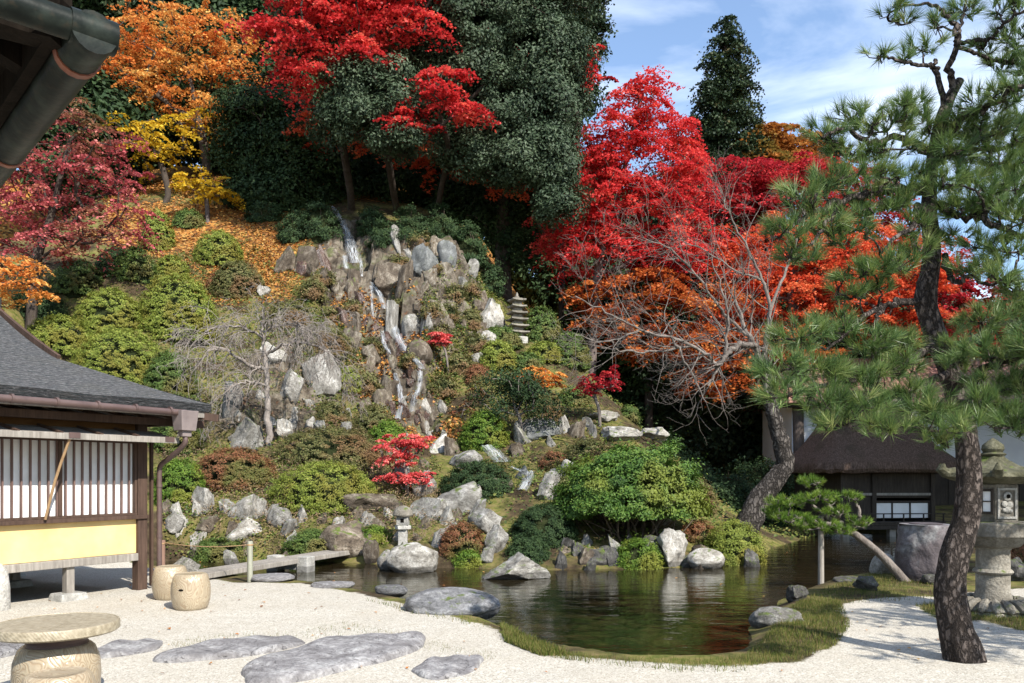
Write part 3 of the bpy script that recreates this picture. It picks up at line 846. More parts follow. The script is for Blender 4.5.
def m_tiles():
    t = NT('red_brown_roof_tiles'); co = t.co('Object')
    w = t.node('ShaderNodeTexWave', _wave_type='BANDS', _bands_direction='X', Vector=co, Scale=1.25).outputs['Fac']
    w2 = t.node('ShaderNodeTexWave', _wave_type='BANDS', _bands_direction='Y', _wave_profile='SAW', Vector=co, Scale=1.1).outputs['Fac']
    n = t.noise(co, 3, 5)
    c = t.ramp(n, [(0.3, (0.22, 0.105, 0.085)), (0.7, (0.36, 0.20, 0.165))])
    c = t.mix(t.ramp(w2, [(0.0, 0.7), (0.15, 0.0)]), c, (0.05, 0.03, 0.03))
    h = t.math('ADD', w, t.math('MULTIPLY', w2, 0.5))
    return t.done(t.principled(c, 0.5, t.bump(h, 1.0, 0.08), 0.4))
M_TILES = m_tiles()
def m_shaded_patina():
    t = NT('shade_dark_weathered_copper'); co = t.co('Object')
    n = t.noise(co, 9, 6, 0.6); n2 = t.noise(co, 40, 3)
    c = t.ramp(n, [(0.3, (0.004, 0.005, 0.004)), (0.5, (0.009, 0.012, 0.010)), (0.75, (0.034, 0.042, 0.034))])  # patina tones pushed near-black: eave shade put into the gutter colour
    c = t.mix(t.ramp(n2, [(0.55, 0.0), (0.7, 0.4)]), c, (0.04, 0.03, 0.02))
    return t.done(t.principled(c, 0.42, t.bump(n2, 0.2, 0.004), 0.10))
M_COPPER = m_shaded_patina()
M_RUST = mat_noise('red_copper_strap', (0.10, 0.03, 0.018), (0.18, 0.06, 0.03), 20, 0.5, 0.1, 0.4)
def m_grain():
    t = NT('wood_grain_ceramic'); co = t.co('Object')
    w1 = t.noise(co, 3.2, 2, 0.4, 1.2)
    rings = t.math('FRACT', t.math('MULTIPLY', w1, 19.0))
    line = t.ramp(rings, [(0.0, 1.0), (0.25, 0.35), (0.5, 0.0), (0.8, 0.3), (1.0, 1.0)])
    n = t.noise(co, 60, 3)
    base = t.ramp(t.noise(co, 2.2, 4), [(0.3, (0.30, 0.245, 0.165)), (0.7, (0.42, 0.355, 0.255))])
    c = t.mix(t.math('MULTIPLY', line, 0.6), base, (0.19, 0.115, 0.06))
    c = t.mix(t.ramp(n, [(0.5, 0.0), (0.75, 0.3)]), c, (0.22, 0.16, 0.10))
    h = t.math('SUBTRACT', t.math('MULTIPLY', n, 0.15), t.math('MULTIPLY', line, 0.6))
    return t.done(t.principled(c, 0.32, t.bump(h, 0.45, 0.008), 0.5))
M_CERAMIC = m_grain()
def m_rim():
    t = NT('scored_ceramic_rim'); co = t.co('Object')
    a = t.node('ShaderNodeTexWave', _bands_direction='DIAGONAL', Vector=t.co('Object', (1, 1, 1)), Scale=22, Distortion=2.5).outputs['Fac']
    n = t.noise(co, 30, 5)
    c = t.ramp(n, [(0.3, (0.20, 0.165, 0.11)), (0.7, (0.36, 0.31, 0.225))])
    return t.done(t.principled(c, 0.45, t.bump(t.math('ADD', t.math('MULTIPLY', a, 0.35), n), 0.6, 0.005), 0.4))
M_RIM = m_rim()

# ------------------------------------------------------------------ wooden tea house at the left
UX = (0.52, 0.854); ang = math.atan2(UX[1], UX[0])
house = thing('wooden_house', 'single storey wooden house with grey shingle roof, white lattice window and yellow plaster', 'house', (-5.1, 11.1, 0), ang)
def rz(d): return 2.60 + 0.36 * d + 0.036 * d * d
def roof_grid(mb, rows):
    """rows of equal length points: top skin, underside 0.11 lower, edges closed"""
    R = np.array(rows); a, b, _ = R.shape
    top = R.reshape(-1, 3); bot = top - [0, 0, 0.11]
    f = []
    for i in range(a - 1):
        for j in range(b - 1):
            q = (i * b + j, i * b + j + 1, (i + 1) * b + j + 1, (i + 1) * b + j)
            f.append(q); f.append(tuple(x + a * b for x in q[::-1]))
    ring = [j for j in range(b)] + [i * b + b - 1 for i in range(1, a)] + [(a - 1) * b + j for j in range(b - 2, -1, -1)] + [i * b for i in range(a - 2, 0, -1)]
    for p, q in zip(ring, ring[1:] + ring[:1]): f.append((q, p, p + a * b, q + a * b))
    mb.add(np.vstack([top, bot]), f)
mb = MB()
rows = []
for d in np.linspace(0, 3.1, 24):
    xr = 0.62 - d if d < 1.42 else -0.80
    rows.append([(-9.5 + (xr + 9.5) * s, -0.62 + d, rz(d) + 0.012 * math.sin(9 * s * 4 + d * 3)) for s in np.linspace(0, 1, 30)])
roof_grid(mb, rows)
rows = []
for d in np.linspace(0, 1.5, 12):
    rows.append([(0.62 - d, (-0.62 + d) + ((5.6 - d) - (-0.62 + d)) * s, rz(d)) for s in np.linspace(0, 1, 16)])
roof_grid(mb, rows)
rows = [[(-9.5 + 8.7 * s, 5.6 - d, rz(d)) for s in np.linspace(0, 1, 6)] for d in np.linspace(0, 3.1, 12)]
roof_grid(mb, rows)
roof = mb.build('roof', M_SHINGLE, house)
mb = MB()   # ridge and barge boards with gable wall
mb.bar((-9.5, 2.48, rz(3.1) + 0.05), (-0.72, 2.48, rz(3.1) + 0.05), 0.30, 0.16)
mb.build('ridge', M_SHINGLE, roof)
mb = MB()
for s in (1, -1):
    pts = [(-0.76, 2.48 - s * (3.1 - d), rz(d) - 0.02) for d in np.linspace(1.40, 3.1, 8)]
    for p, q in zip(pts[:-1], pts[1:]): mb.bar(p, q, 0.05, 0.15)
    pts = [(-0.82, 2.48 - s * (3.1 - d) * 0.9, rz(d) - 0.19) for d in np.linspace(1.5, 3.1, 8)]
    for p, q in zip(pts[:-1], pts[1:]): mb.bar(p, q, 0.04, 0.06)
mb.build('barge_board', M_BROWN_WOOD, roof)
mb = MB(); mb.add([(-1.05, 0.85, 3.12), (-1.05, 4.1, 3.12), (-1.05, 2.48, rz(3.1) - 0.15), (-1.12, 0.85, 3.12), (-1.12, 4.1, 3.12), (-1.12, 2.48, rz(3.1) - 0.15)], [(0, 1, 2), (5, 4, 3), (0, 3, 4, 1), (1, 4, 5, 2), (2, 5, 3, 0)])
mb.build('gable_wall', M_OLD_WOOD, house)
mb = MB()   # layered eave edge
mb.box((-9.5, -0.60, 2.40), (0.60, -0.56, 2.485)); mb.box((0.56, -0.555, 2.40), (0.60, 5.4, 2.485))
mb.build('eave_board', M_GREY_WOOD, house, bevel=0.006)
mb = MB()
for x in np.arange(-9.2, 0.5, 0.42): mb.bar((x, -0.55, 2.42), (x, 1.2, 2.78), 0.05, 0.06)
for y in np.arange(0.1, 5.2, 0.42): mb.bar((0.54, y, 2.42), (-1.0, y, 2.75), 0.05, 0.06)
mb.bar((0.68, -0.70, 2.40), (-1.0, 0.98, 2.72), 0.09, 0.10)
mb.build('rafter', M_BROWN_WOOD, house)
mb = MB(); mb.bar((-6, -0.25, 2.33), (0.75, -0.25, 2.33), 0.09, 0.10); mb.bar((0.28, -0.55, 2.335), (0.28, 5, 2.335), 0.08, 0.09)
mb.build('eave_beam', M_BROWN_WOOD, house, bevel=0.006)
for x in (-0.07, -2.6, -5.2):
    mb = MB(); mb.box((x - 0.07, -0.07, 0.0), (x + 0.07, 0.07, 2.33)); mb.build('corner_post' if x > -1 else 'post', M_BROWN_WOOD, house, bevel=0.008)
mb = MB(); mb.box((-0.075, 3.3, 0), (0.065, 3.44, 2.33)); mb.build('post', M_BROWN_WOOD, house)
mb = MB(); mb.box((0.072, -0.05, 0.06), (0.105, 0.0, 2.05)); mb.build('trim_board', M_BROWN_WOOD, house)
mb = MB(); mb.box((-6, 0.0, 2.10), (-0.14, 0.06, 2.40)); mb.box((-0.06, 0.07, 0.45), (0.0, 3.3, 2.4)); mb.build('upper_wall', M_OCHRE, house)
mb = MB(); mb.box((-6, -0.02, 0.535), (-0.14, 0.05, 1.00)); mb.build('yellow_wall', M_YELLOW, house)
mb = MB(); mb.box((-6, -0.07, 0.43), (-0.135, 0.07, 0.53)); mb.build('bottom_beam', M_GREY_WOOD, house, bevel=0.008)
mb = MB(); mb.box((-6, -0.10, 1.00), (-0.0, 0.055, 1.05)); mb.build('window_sill', M_BROWN_WOOD, house, bevel=0.005)
win = MB().box((-6, 0.015, 1.052), (-0.145, 0.03, 2.06)).build('window', M_PAPER, house)
mb = MB()
for q, x in enumerate(np.arange(-0.25, -5.9, -0.108)): mb.box((x - 0.010, -0.045, 1.085), (x + 0.010, -0.015, 2.03))
mb.build('lattice', M_BAR, win)
mb = MB(); mb.box((-6, -0.055, 1.052), (-0.145, 0.012, 1.084)); mb.box((-6, -0.05, 2.03), (-0.145, 0.012, 2.08)); mb.box((-1.22, -0.06, 1.085), (-1.17, -0.012, 2.03)); mb.box((-0.175, -0.05, 1.085), (-0.146, 0.012, 2.03))
mb.build('window_frame', M_BROWN_WOOD, win)
aw = MB()
aw.add([(-6, -0.02, 2.21), (0.12, -0.02, 2.21), (0.12, -0.55, 2.09), (-6, -0.55, 2.09), (-6, -0.02, 2.175), (0.12, -0.02, 2.175), (0.12, -0.55, 2.055), (-6, -0.55, 2.055)],
       [(0, 3, 2, 1), (4, 5, 6, 7), (0, 1, 5, 4), (1, 2, 6, 5), (2, 3, 7, 6), (3, 0, 4, 7)])
aw = aw.build('awning', M_GREY_WOOD, house)
mb = MB()
for x in (-0.45, -0.95, -1.45, -1.95, -2.5, -3.1): mb.bar((x, -0.03, 2.222), (x, -0.55, 2.105), 0.035, 0.03)
mb.build('awning_batten', M_BROWN_WOOD, aw)
mb = MB(); mb.box((-6, -0.585, 2.03), (0.13, -0.553, 2.105)); mb.build('awning_edge', M_GREY_WOOD, aw, bevel=0.004)
for x in (-0.02, -1.32):
    mb = MB(); mb.box((x - 0.07, -0.592, 2.045), (x + 0.07, -0.587, 2.115)); mb.build('awning_strap', M_PIPE, aw)
mb = MB(); mb.tube(smooth_path([(-1.36, -0.56, 2.05), (-1.40, -0.32, 1.55), (-1.42, -0.13, 1.055)], 4), np.full(9, 0.017), 8); mb.build('prop_pole', M_BAMBOO, house, True)
mb = MB(); mb.box((-6, 0.1, 0.44), (-0.2, 4.6, 0.52)); mb.box((-6, 4.6, 0.1), (-0.2, 4.66, 2.4)); mb.build('floor', M_OLD_WOOD, house)
for x, y in ((-1.05, 0.02), (-3.0, 0.02), (-4.9, 0.02), (-0.75, 1.9), (-2.4, 1.9), (-0.1, 3.37)):
    mb = MB(); mb.box((x - 0.05, y - 0.05, 0.10), (x + 0.05, y + 0.05, 0.435)); p = mb.build('floor_post', M_GREY_WOOD, house)
    mb = MB(); mb.box((x - 0.19, y - 0.17, -0.03), (x + 0.19, y + 0.17, 0.10), 0.03); mb.build('foundation_stone', M_STONE_PALE, p, bevel=0.02)
g = MB(); g.tube([(-6.5, -0.70, 2.47), (0.15, -0.70, 2.44)], [0.045, 0.045], 12); g.tube([(-6.5, -0.70, 2.474), (-3.0, -0.70, 2.46)], [0.047, 0.047], 12)
gut = g.build('gutter', M_PIPE, house, True)
for x in np.arange(-3.1, 0.1, 0.5):
    mb = MB(); mb.tube([(x - 0.015, -0.70, 2.455), (x + 0.015, -0.70, 2.455)], [0.056, 0.056], 12); mb.build('gutter_bracket', M_PIPE, gut, True)
mb = MB(); mb.box((0.02, -0.79, 2.20), (0.24, -0.61, 2.47), -0.025); mb.box((0.06, -0.75, 2.12), (0.20, -0.65, 2.20)); mb.build('rain_hopper', M_HOPPER, gut, bevel=0.008)
mb = MB(); pth = smooth_path([(0.13, -0.70, 2.14), (0.13, -0.69, 2.02), (0.12, -0.40, 1.84), (0.12, -0.20, 1.74), (0.12, -0.16, 1.60), (0.12, -0.16, 1.0), (0.12, -0.16, 0.02)], 4)
mb.tube(pth, np.full(len(pth), 0.035), 12); dp = mb.build('downpipe', M_PIPE, house, True)
mb = MB()
for z in (1.45, 0.75): mb.tube([(0.12, -0.16, z - 0.02), (0.12, -0.16, z + 0.02)], [0.042, 0.042], 12)
mb.build('pipe_clip', M_PIPE, dp, True)

# ------------------------------------------------------------------ eave corner of the near house (top left)
cor = Vector((-1.03, 2.0, CAMZ + 1.10)); a_dir = Vector((-0.74, -0.67, 0)).normalized(); b_dir = Vector((-0.68, 0.73, 0)).normalized()
eave = thing('roof_eave', 'shade-darkened timber eave corner with weathered copper gutters overhanging from the near house', 'eave', tuple(cor))
g = MB(); p0 = Vector((0, 0, 0)) - a_dir * 0.03
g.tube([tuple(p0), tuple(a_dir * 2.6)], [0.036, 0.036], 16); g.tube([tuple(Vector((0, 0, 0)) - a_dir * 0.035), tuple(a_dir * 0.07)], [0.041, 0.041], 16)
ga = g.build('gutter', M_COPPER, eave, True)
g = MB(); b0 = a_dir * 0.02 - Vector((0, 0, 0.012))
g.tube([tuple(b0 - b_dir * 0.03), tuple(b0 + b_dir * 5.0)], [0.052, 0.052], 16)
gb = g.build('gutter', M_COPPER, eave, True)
for s in (0.12, 0.95, 1.8):
    mb = MB(); mb.tube([tuple(b0 + b_dir * (s - 0.012)), tuple(b0 + b_dir * (s + 0.012))], [0.056, 0.056], 16); mb.build('gutter_strap', M_RUST, gb, True)
inn = (a_dir + b_dir)
def rf(a, b, z): p = a_dir * a + b_dir * b; return (p.x, p.y, z)
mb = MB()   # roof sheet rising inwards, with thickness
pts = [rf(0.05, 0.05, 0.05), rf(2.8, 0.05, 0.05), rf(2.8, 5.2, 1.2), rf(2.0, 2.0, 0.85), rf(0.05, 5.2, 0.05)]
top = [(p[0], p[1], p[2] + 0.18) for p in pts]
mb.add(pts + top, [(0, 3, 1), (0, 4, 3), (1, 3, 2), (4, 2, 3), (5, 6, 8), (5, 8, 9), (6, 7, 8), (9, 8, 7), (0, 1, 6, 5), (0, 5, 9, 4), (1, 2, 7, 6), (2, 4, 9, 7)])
mb.build('roof', M_SHADED_WOOD, eave)
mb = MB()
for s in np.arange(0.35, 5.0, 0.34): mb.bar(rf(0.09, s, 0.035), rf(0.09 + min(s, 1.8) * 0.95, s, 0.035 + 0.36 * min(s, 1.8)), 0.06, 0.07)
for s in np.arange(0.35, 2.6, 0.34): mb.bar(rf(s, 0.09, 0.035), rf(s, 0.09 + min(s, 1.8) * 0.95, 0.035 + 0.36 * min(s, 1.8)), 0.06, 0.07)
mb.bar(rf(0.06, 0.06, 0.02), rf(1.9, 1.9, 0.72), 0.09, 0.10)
mb.build('rafter', M_SHADED_WOOD, eave)
mb = MB(); mb.bar(rf(0.09, 0.09, 0.03), rf(0.09, 5, 0.03), 0.03, 0.09); mb.bar(rf(0.09, 0.09, 0.03), rf(2.7, 0.09, 0.03), 0.03, 0.09); mb.build('eave_board', M_SHADED_WOOD, eave)
mb = MB(); mb.bar(rf(1.5, 1.5, 0.30), rf(1.5, 5, 0.30), 0.12, 0.18); mb.box((-1.95, 1.0, -2.66), (-1.85, 1.1, 0.40)); mb.build('eave_beam', M_SHADED_WOOD, eave)

# ------------------------------------------------------------------ thatched house over the far end of the pond
th = thing('thatched_house', 'small dark timber house with thick brown thatched roof standing over the pond edge', 'house', (10.7, 24.2, 0), math.radians(4))
mb = MB(); N = 64; prof = [(1.0, 1.66, 0.0), (1.03, 1.76, 0.02), (1.0, 1.95, 0.0), (0.88, 2.12, 0), (0.68, 2.50, 0), (0.50, 3.0, 0), (0.38, 3.5, 0), (0.31, 3.9, 0), (0.25, 4.0, 0)]
v = []
for k, (s, z, e) in enumerate(prof):
    for j in range(N):
        a = 2 * math.pi * j / N; c, sn = math.cos(a), math.sin(a)
        px_ = math.copysign(abs(c) ** 0.32, c); py_ = math.copysign(abs(sn) ** 0.32, sn)
        r = 1 + 0.012 * math.sin(17 * a + k) + 0.008 * math.sin(31 * a - 2 * k)
        v.append((2.1 * s * px_ * r + (0.5 * (1 - s)) * px_, 1.95 * s * py_ * r, z + 0.02 * math.sin(11 * a + k)))
f = [(i * N + j, i * N + (j + 1) % N, (i + 1) * N + (j + 1) % N, (i + 1) * N + j) for i in range(len(prof) - 1) for j in range(N)]
f += [tuple(range(N))[::-1], tuple(range((len(prof) - 1) * N, len(prof) * N))]
mb.add(v, f); tr = mb.build('roof', M_THATCH, th, True)
mb = MB(); mb.bar((-1.1, 0, 4.02), (1.1, 0, 4.02), 0.5, 0.22); mb.build('ridge', M_THATCH, tr)
Y0 = -1.5
mb = MB(); mb.box((-1.45, Y0 + .03, 0.95), (1.2, Y0 + .09, 1.72)); mb.box((1.15, Y0 + .1, 0.3), (1.2, 1.6, 1.72)); mb.box((-1.5, Y0 + .1, 0.3), (-1.45, 1.6, 1.72)); mb.box((-1.5, 1.6, 0.3), (1.2, 1.65, 1.72)); mb.box((-1.45, Y0 + .03, 0.30), (-0.55, Y0 + .09, 0.948)); mb.build('wall', M_OLD_WOOD, th)
mb = MB(); mb.box((-1.6, Y0 - 0.35, 0.20), (1.35, 1.7, 0.29)); mb.box((-1.6, Y0 - 0.36, 0.08), (1.35, Y0 - 0.30, 0.19)); mb.build('deck', M_OLD_WOOD, th)
w2 = MB().box((-0.53, Y0 + .05, 0.38), (1.10, Y0 + .08, 0.80)).build('window', M_PAPER, th)
mb = MB()
for x in (-0.54, 0.0, 0.53, 1.085): mb.box((x - 0.02, Y0 + .02, 0.36), (x + 0.02, Y0 + .045, 0.82))
mb.box((-0.56, Y0 + 0.015, 0.82), (1.12, Y0 + .049, 0.87)); mb.build('window_frame', M_OLD_WOOD, w2)
for x in (-1.48, -0.56, 1.17):
    mb = MB(); mb.box((x - 0.06, Y0 - .05, 0.29), (x + 0.06, Y0 + .028, 1.75)); mb.build('post', M_OLD_WOOD, th)
mb = MB(); mb.box((-1.45, Y0 - .03, 1.02), (1.15, Y0 + .0, 1.09)); mb.build('rail', M_GREY_WOOD, th)
mb = MB(); mb.box((-1.6, Y0 - .33, 0.50), (1.35, Y0 - .30, 0.53))
for x in np.arange(-1.6, 1.4, 0.58): mb.box((x - 0.015, Y0 - .33, 0.29), (x + 0.015, Y0 - .30, 0.5))
mb.build('railing', M_OLD_WOOD, th)
for x in (-1.5, -0.15, 1.2):
    mb = MB(); mb.box((x - 0.09, Y0 - .28, -0.6), (x + 0.09, Y0 - .1, 0.2)); mb.build('stilt', M_GREY_WOOD, th)

# ------------------------------------------------------------------ white storehouse behind
st = thing('storehouse', 'long white plastered storehouse with red brown tiled roof behind the thatched house', 'house', (19.9, 34.0, 0))
mb = MB(); mb.box((-8.0, 0, 0.0), (12, 4, 5.0)); mb.build('wall', M_WHITE, st)
mb = MB(); mb.box((-4.6, -0.08, 0.0), (12, -0.003, 1.95)); mb.build('board_cladding', M_OLD_WOOD, st)
mb = MB()
for x in np.arange(-4.4, 12, 0.6): mb.box((x, -0.11, 0.0), (x + 0.08, -0.082, 1.95))
mb.build('batten', M_OLD_WOOD, st)
mb = MB(); mb.add([(-8.8, -0.9, 4.75), (12.8, -0.9, 4.75), (12.8, 2, 6.6), (-8.8, 2, 6.6), (12.8, 4.9, 4.75), (-8.8, 4.9, 4.75), (-8.8, -0.9, 4.6), (12.8, -0.9, 4.6), (12.8, 2, 6.4), (-8.8, 2, 6.4), (12.8, 4.9, 4.6), (-8.8, 4.9, 4.6)],
    [(0, 1, 2, 3), (3, 2, 4, 5), (9, 8, 7, 6), (11, 10, 8, 9), (0, 6, 7, 1), (5, 4, 10, 11), (0, 3, 9, 6), (3, 5, 11, 9), (1, 7, 8, 2), (2, 8, 10, 4)])
rt = mb.build('roof', M_TILES, st)
mb = MB(); mb.bar((-8.9, 2, 6.65), (12.9, 2, 6.65), 0.4, 0.35); mb.build('ridge', M_TILES, rt, bevel=0.05)
mb = MB(); mb.box((-8.6, -0.6, 4.42), (12.6, -0.5, 4.58)); mb.build('eave_board', M_OLD_WOOD, st)
mb = MB(); mb.add([(-8.0, 0, 5.0), (-8.0, 4, 5.0), (-8.0, 2, 6.35), (-7.9, 0, 5.0), (-7.9, 4, 5.0), (-7.9, 2, 6.35)], [(0, 2, 1), (3, 4, 5), (0, 3, 5, 2), (1, 2, 5, 4)]); mb.build('gable_wall', M_WHITE, st)

# ------------------------------------------------------------------ ceramic garden set
def stool(name, label, x, y, w=0.43, h=0.42, hole=True, rot=0.0):
    r = w / 2
    root = thing(name, label, 'stool', (x, y, H1(x, y) - 0.008), rot, 'ceramic garden stools')
    prof = [(r * .70, 0), (r * .80, 0.012), (r * .88, h * .10), (r * .97, h * .28), (r, h * .48), (r * .98, h * .68), (r * .90, h * .86), (r * .83, h * .955), (r * .78, h * .985), (r * .70, h), (r * .68, h * .992), (r * .3, h * .994), (0.002, h * .995)]
    P = np.array(prof); t_ = np.linspace(0, 1, len(P)); 
    MB().lathe(prof, 56).build('body', M_CERAMIC, root, True)
    if hole:
        m = MB(); vv = []
        n = 20
        for k in range(n):
            a = 2 * math.pi * k / n; th_ = math.radians(-100) + 0.13 * math.cos(a); z = h * .60 + 0.013 * math.sin(a)
            for rr in (r * 1.002, r * 0.9): vv.append((rr * math.cos(th_), rr * math.sin(th_), z))
        m.add(vv, [tuple(range(0, 2 * n, 2))] + [(2 * k, 2 * k + 1, (2 * k + 3) % (2 * n), (2 * k + 2) % (2 * n)) for k in range(n)])
        m.build('grip_slot', M_HOLE, root)
    return root
def gp(px, py, z=0.0):
    D = (CAMZ - z) * F / (py - HOR); return (px - 512) / F * D, D
x, y = gp(184, 612); stool('garden_stool', 'barrel shaped ceramic garden stool with dark grip slot, in front of its twin', x, y + 0.2, 0.45, 0.43, rot=0.05)
x, y = gp(163.5, 602); stool('garden_stool', 'barrel shaped ceramic garden stool beside the house post, partly behind another stool', x, y + 0.2, 0.44, 0.43, False, 1.9)
x, y = gp(58, 670, 0.42); stool('garden_stool', 'ceramic garden stool with swirling wood grain in front of the round table base', x, y, 0.44, 0.42, False, 0.7)
x, y = gp(119, 690, 0.42); stool('garden_stool', 'ceramic garden stool with only its top showing at the bottom edge, right of the table', x, y, 0.42, 0.42, False, 3.0)
x, y = gp(57, 622, 0.58)
tb = thing('garden_table', 'round ceramic garden table with a wood grain drum base and wide flat top', 'table', (x, y, 0))
prof = [(0.22, -0.005), (0.25, 0.02), (0.27, 0.1), (0.275, 0.22), (0.268, 0.32), (0.24, 0.40), (0.215, 0.425), (0.205, 0.43)]
MB().lathe(prof, 64).build('base', M_CERAMIC, tb, True)
MB().lathe([(0.20, 0.431), (0.19, 0.45), (0.20, 0.475), (0.25, 0.515)], 64).build('neck', M_PIPE, tb, True)
R_ = 0.5 * 114 / F * y
MB().lathe([(R_ * .75, 0.505), (R_ * .96, 0.51), (R_, 0.522), (R_, 0.568), (R_ * .985, 0.58), (R_ * .955, 0.583), (R_ * .95, 0.578), (R_ * .5, 0.578), (0.002, 0.578)], 80).build('tabletop', [M_RIM], tb, True)

# ------------------------------------------------------------------ stone lanterns, pagoda, basin
lx, ly = 5.62, 9.35; LROT = 4
ln = thing('stone_lantern', 'tall mossy stone lantern with a paper window and carved panel beside the pine trunk', 'lantern', (lx, ly, H1(lx, ly) - 0.02), math.radians(LROT))
MB().lathe([(0.46, -0.05), (0.47, 0.03), (0.45, 0.06)], 6).build('plinth', M_STONE, ln, bevel=0.015)
mb = MB(); mb.lathe([(0.40, 0.055), (0.42, 0.08), (0.37, 0.13), (0.27, 0.165), (0.21, 0.175)], 48)
for k in range(18):
    a = 2 * math.pi * k / 18; pp = [((0.24 + 0.2 * s) * math.cos(a), (0.24 + 0.2 * s) * math.sin(a), 0.175 - 0.10 * s * s) for s in (0, .35, .7, .95, 1.05)]
    mb.tube(pp, [0.028, 0.042, 0.055, 0.045, 0.012], 8)
mb.build('lotus_base', M_STONE, ln, True)
MB().lathe([(0.195, 0.17), (0.20, 0.20), (0.178, 0.26), (0.178, 0.46), (0.20, 0.475), (0.212, 0.495), (0.20, 0.515), (0.178, 0.53), (0.176, 0.74), (0.20, 0.78)], 48).build('shaft', M_STONE, ln, True)
MB().lathe([(0.22, 0.775), (0.30, 0.80), (0.40, 0.90), (0.445, 0.915), (0.445, 1.06), (0.43, 1.075), (0.30, 1.08)], 6).build('platform', M_STONE, ln, bevel=0.015)
box = MB().lathe([(0.275, 1.078), (0.275, 1.50), (0.26, 1.52)], 6).build('light_box', M_STONE, ln, bevel=0.012)
def face_frame(k):
    a = math.radians(60 * k + 30); n = Vector((math.cos(a), math.sin(a), 0)); tt = Vector((-n.y, n.x, 0)); return n * 0.275 * math.cos(math.pi / 6), n, tt
bestk = {}
for k in range(6):
    o_, n_, t_ = face_frame(k)
    wn_ = Matrix.Rotation(math.radians(LROT), 3, 'Z') @ n_
    bestk[k] = wn_
vd = Vector((-lx, -ly, 0)).normalized()
front = sorted(bestk, key=lambda k: -bestk[k].dot(vd))
fk, sk = front[0], front[1]
if bestk[fk].x > bestk[sk].x: fk, sk = sk, fk
def on_face(mb, k, u0, u1, z0, z1, d0, d1):
    o_, n_, t_ = face_frame(k); vv = []
    sgn = 1
    for d in (d0, d1):
        for u, z in ((u0, z0), (u1, z0), (u1, z1), (u0, z1)):
            p = o_ + t_ * u * sgn + n_ * d; vv.append((p.x, p.y, z))
    mb.add(vv, [(0, 3, 2, 1), (4, 5, 6, 7), (0, 1, 5, 4), (1, 2, 6, 5), (2, 3, 7, 6), (3, 0, 4, 7)])
mb = MB(); on_face(mb, fk, -0.105, 0.105, 1.19, 1.44, 0.002, 0.006); wd = mb.build('window', M_PAPER, ln)
mb = MB()
for a_, b_, c_, d_ in ((-0.125, -0.095, 1.17, 1.46), (0.095, 0.125, 1.17, 1.46), (-0.093, 0.093, 1.17, 1.20), (-0.093, 0.093, 1.43, 1.46), (-0.006, 0.006, 1.202, 1.428), (-0.093, -0.008, 1.31, 1.322), (0.008, 0.093, 1.31, 1.322)): on_face(mb, fk, a_, b_, c_, d_, 0.008, 0.022)
mb.build('window_frame', M_OLD_WOOD, wd)
o_, n_, t_ = face_frame(sk)
mb = MB()
for a_, b_, c_, d_ in ((-0.115, -0.09, 1.12, 1.47), (0.09, 0.115, 1.12, 1.47), (-0.088, 0.088, 1.12, 1.145), (-0.088, 0.088, 1.445, 1.47)): on_face(mb, sk, a_, b_, c_, d_, 0.001, 0.015)
for u, z, r in ((0.0, 1.375, 0.05), (-0.035, 1.29, 0.034), (0.03, 1.28, 0.036), (0.0, 1.225, 0.036), (-0.04, 1.22, 0.022), (0.04, 1.21, 0.022)):
    p = o_ + t_ * u + n_ * 0.006; mb.tube([tuple(p + Vector((0, 0, z)) - n_ * 0.012), tuple(p + Vector((0, 0, z)) + n_ * 0.012), tuple(p + Vector((0, 0, z)) + n_ * 0.02)], [r, r, r * 0.55], 14)
mb.build('carved_panel', M_STONE_PALE, ln, True)
mb = MB(); p = o_ + n_ * 0.03; mb.tube([tuple(p + Vector((0, 0, 1.375)) - n_ * 0.012), tuple(p + Vector((0, 0, 1.375)))], [0.024, 0.024], 12); mb.build('round_hole', M_HOLE, ln)
M_MOSSY = mat_rock('mossy_cap_stone', (0.04, 0.04, 0.02), (0.105, 0.10, 0.06), (0.20, 0.19, 0.13), 5.0, 0.95, 0.12, cracks=False)
cap = MB().lathe([(0.30, 1.515), (0.50, 1.56), (0.58, 1.60), (0.565, 1.645), (0.42, 1.685), (0.28, 1.73), (0.16, 1.80), (0.12, 1.84)], 6)
for k in range(6):
    a = math.pi / 3 * k; cap.tube([(0.45 * math.cos(a), 0.45 * math.sin(a), 1.66), (0.56 * math.cos(a), 0.56 * math.sin(a), 1.64), (0.62 * math.cos(a), 0.62 * math.sin(a), 1.69), (0.60 * math.cos(a), 0.60 * math.sin(a), 1.75)], [0.05, 0.06, 0.05, 0.02], 8)
cap = cap.build('cap', M_MOSSY, ln, True)
MB().lathe([(0.12, 1.835), (0.14, 1.86), (0.10, 1.885), (0.12, 1.92), (0.11, 1.97), (0.05, 2.02), (0.01, 2.05)], 24).build('finial', M_MOSSY, ln, True)

p = hit(403, 546); s = p[1] / F
sl = thing('stone_lantern', 'small pale stone lantern with round cap behind the white boulder at the pond', 'lantern', (p[0], p[1], p[2] - 0.03))
u = 41 * s / 0.84
MB().box((-0.09 * u, -0.09 * u, 0), (0.09 * u, 0.09 * u, 0.36 * u)).build('shaft', M_STONE_PALE, sl, bevel=0.01)
MB().lathe([(0.15 * u, 0.36 * u), (0.17 * u, 0.38 * u), (0.17 * u, 0.44 * u), (0.13 * u, 0.45 * u)], 6).build('platform', M_STONE_PALE, sl, bevel=0.008)
bx_ = MB().box((-0.12 * u, -0.12 * u, 0.451 * u), (0.12 * u, 0.12 * u, 0.63 * u)).build('light_box', M_STONE_PALE, sl, bevel=0.01)
MB().box((-0.035 * u, -0.125 * u, 0.51 * u), (0.035 * u, -0.1205 * u, 0.59 * u)).build('window', M_HOLE, bx_)
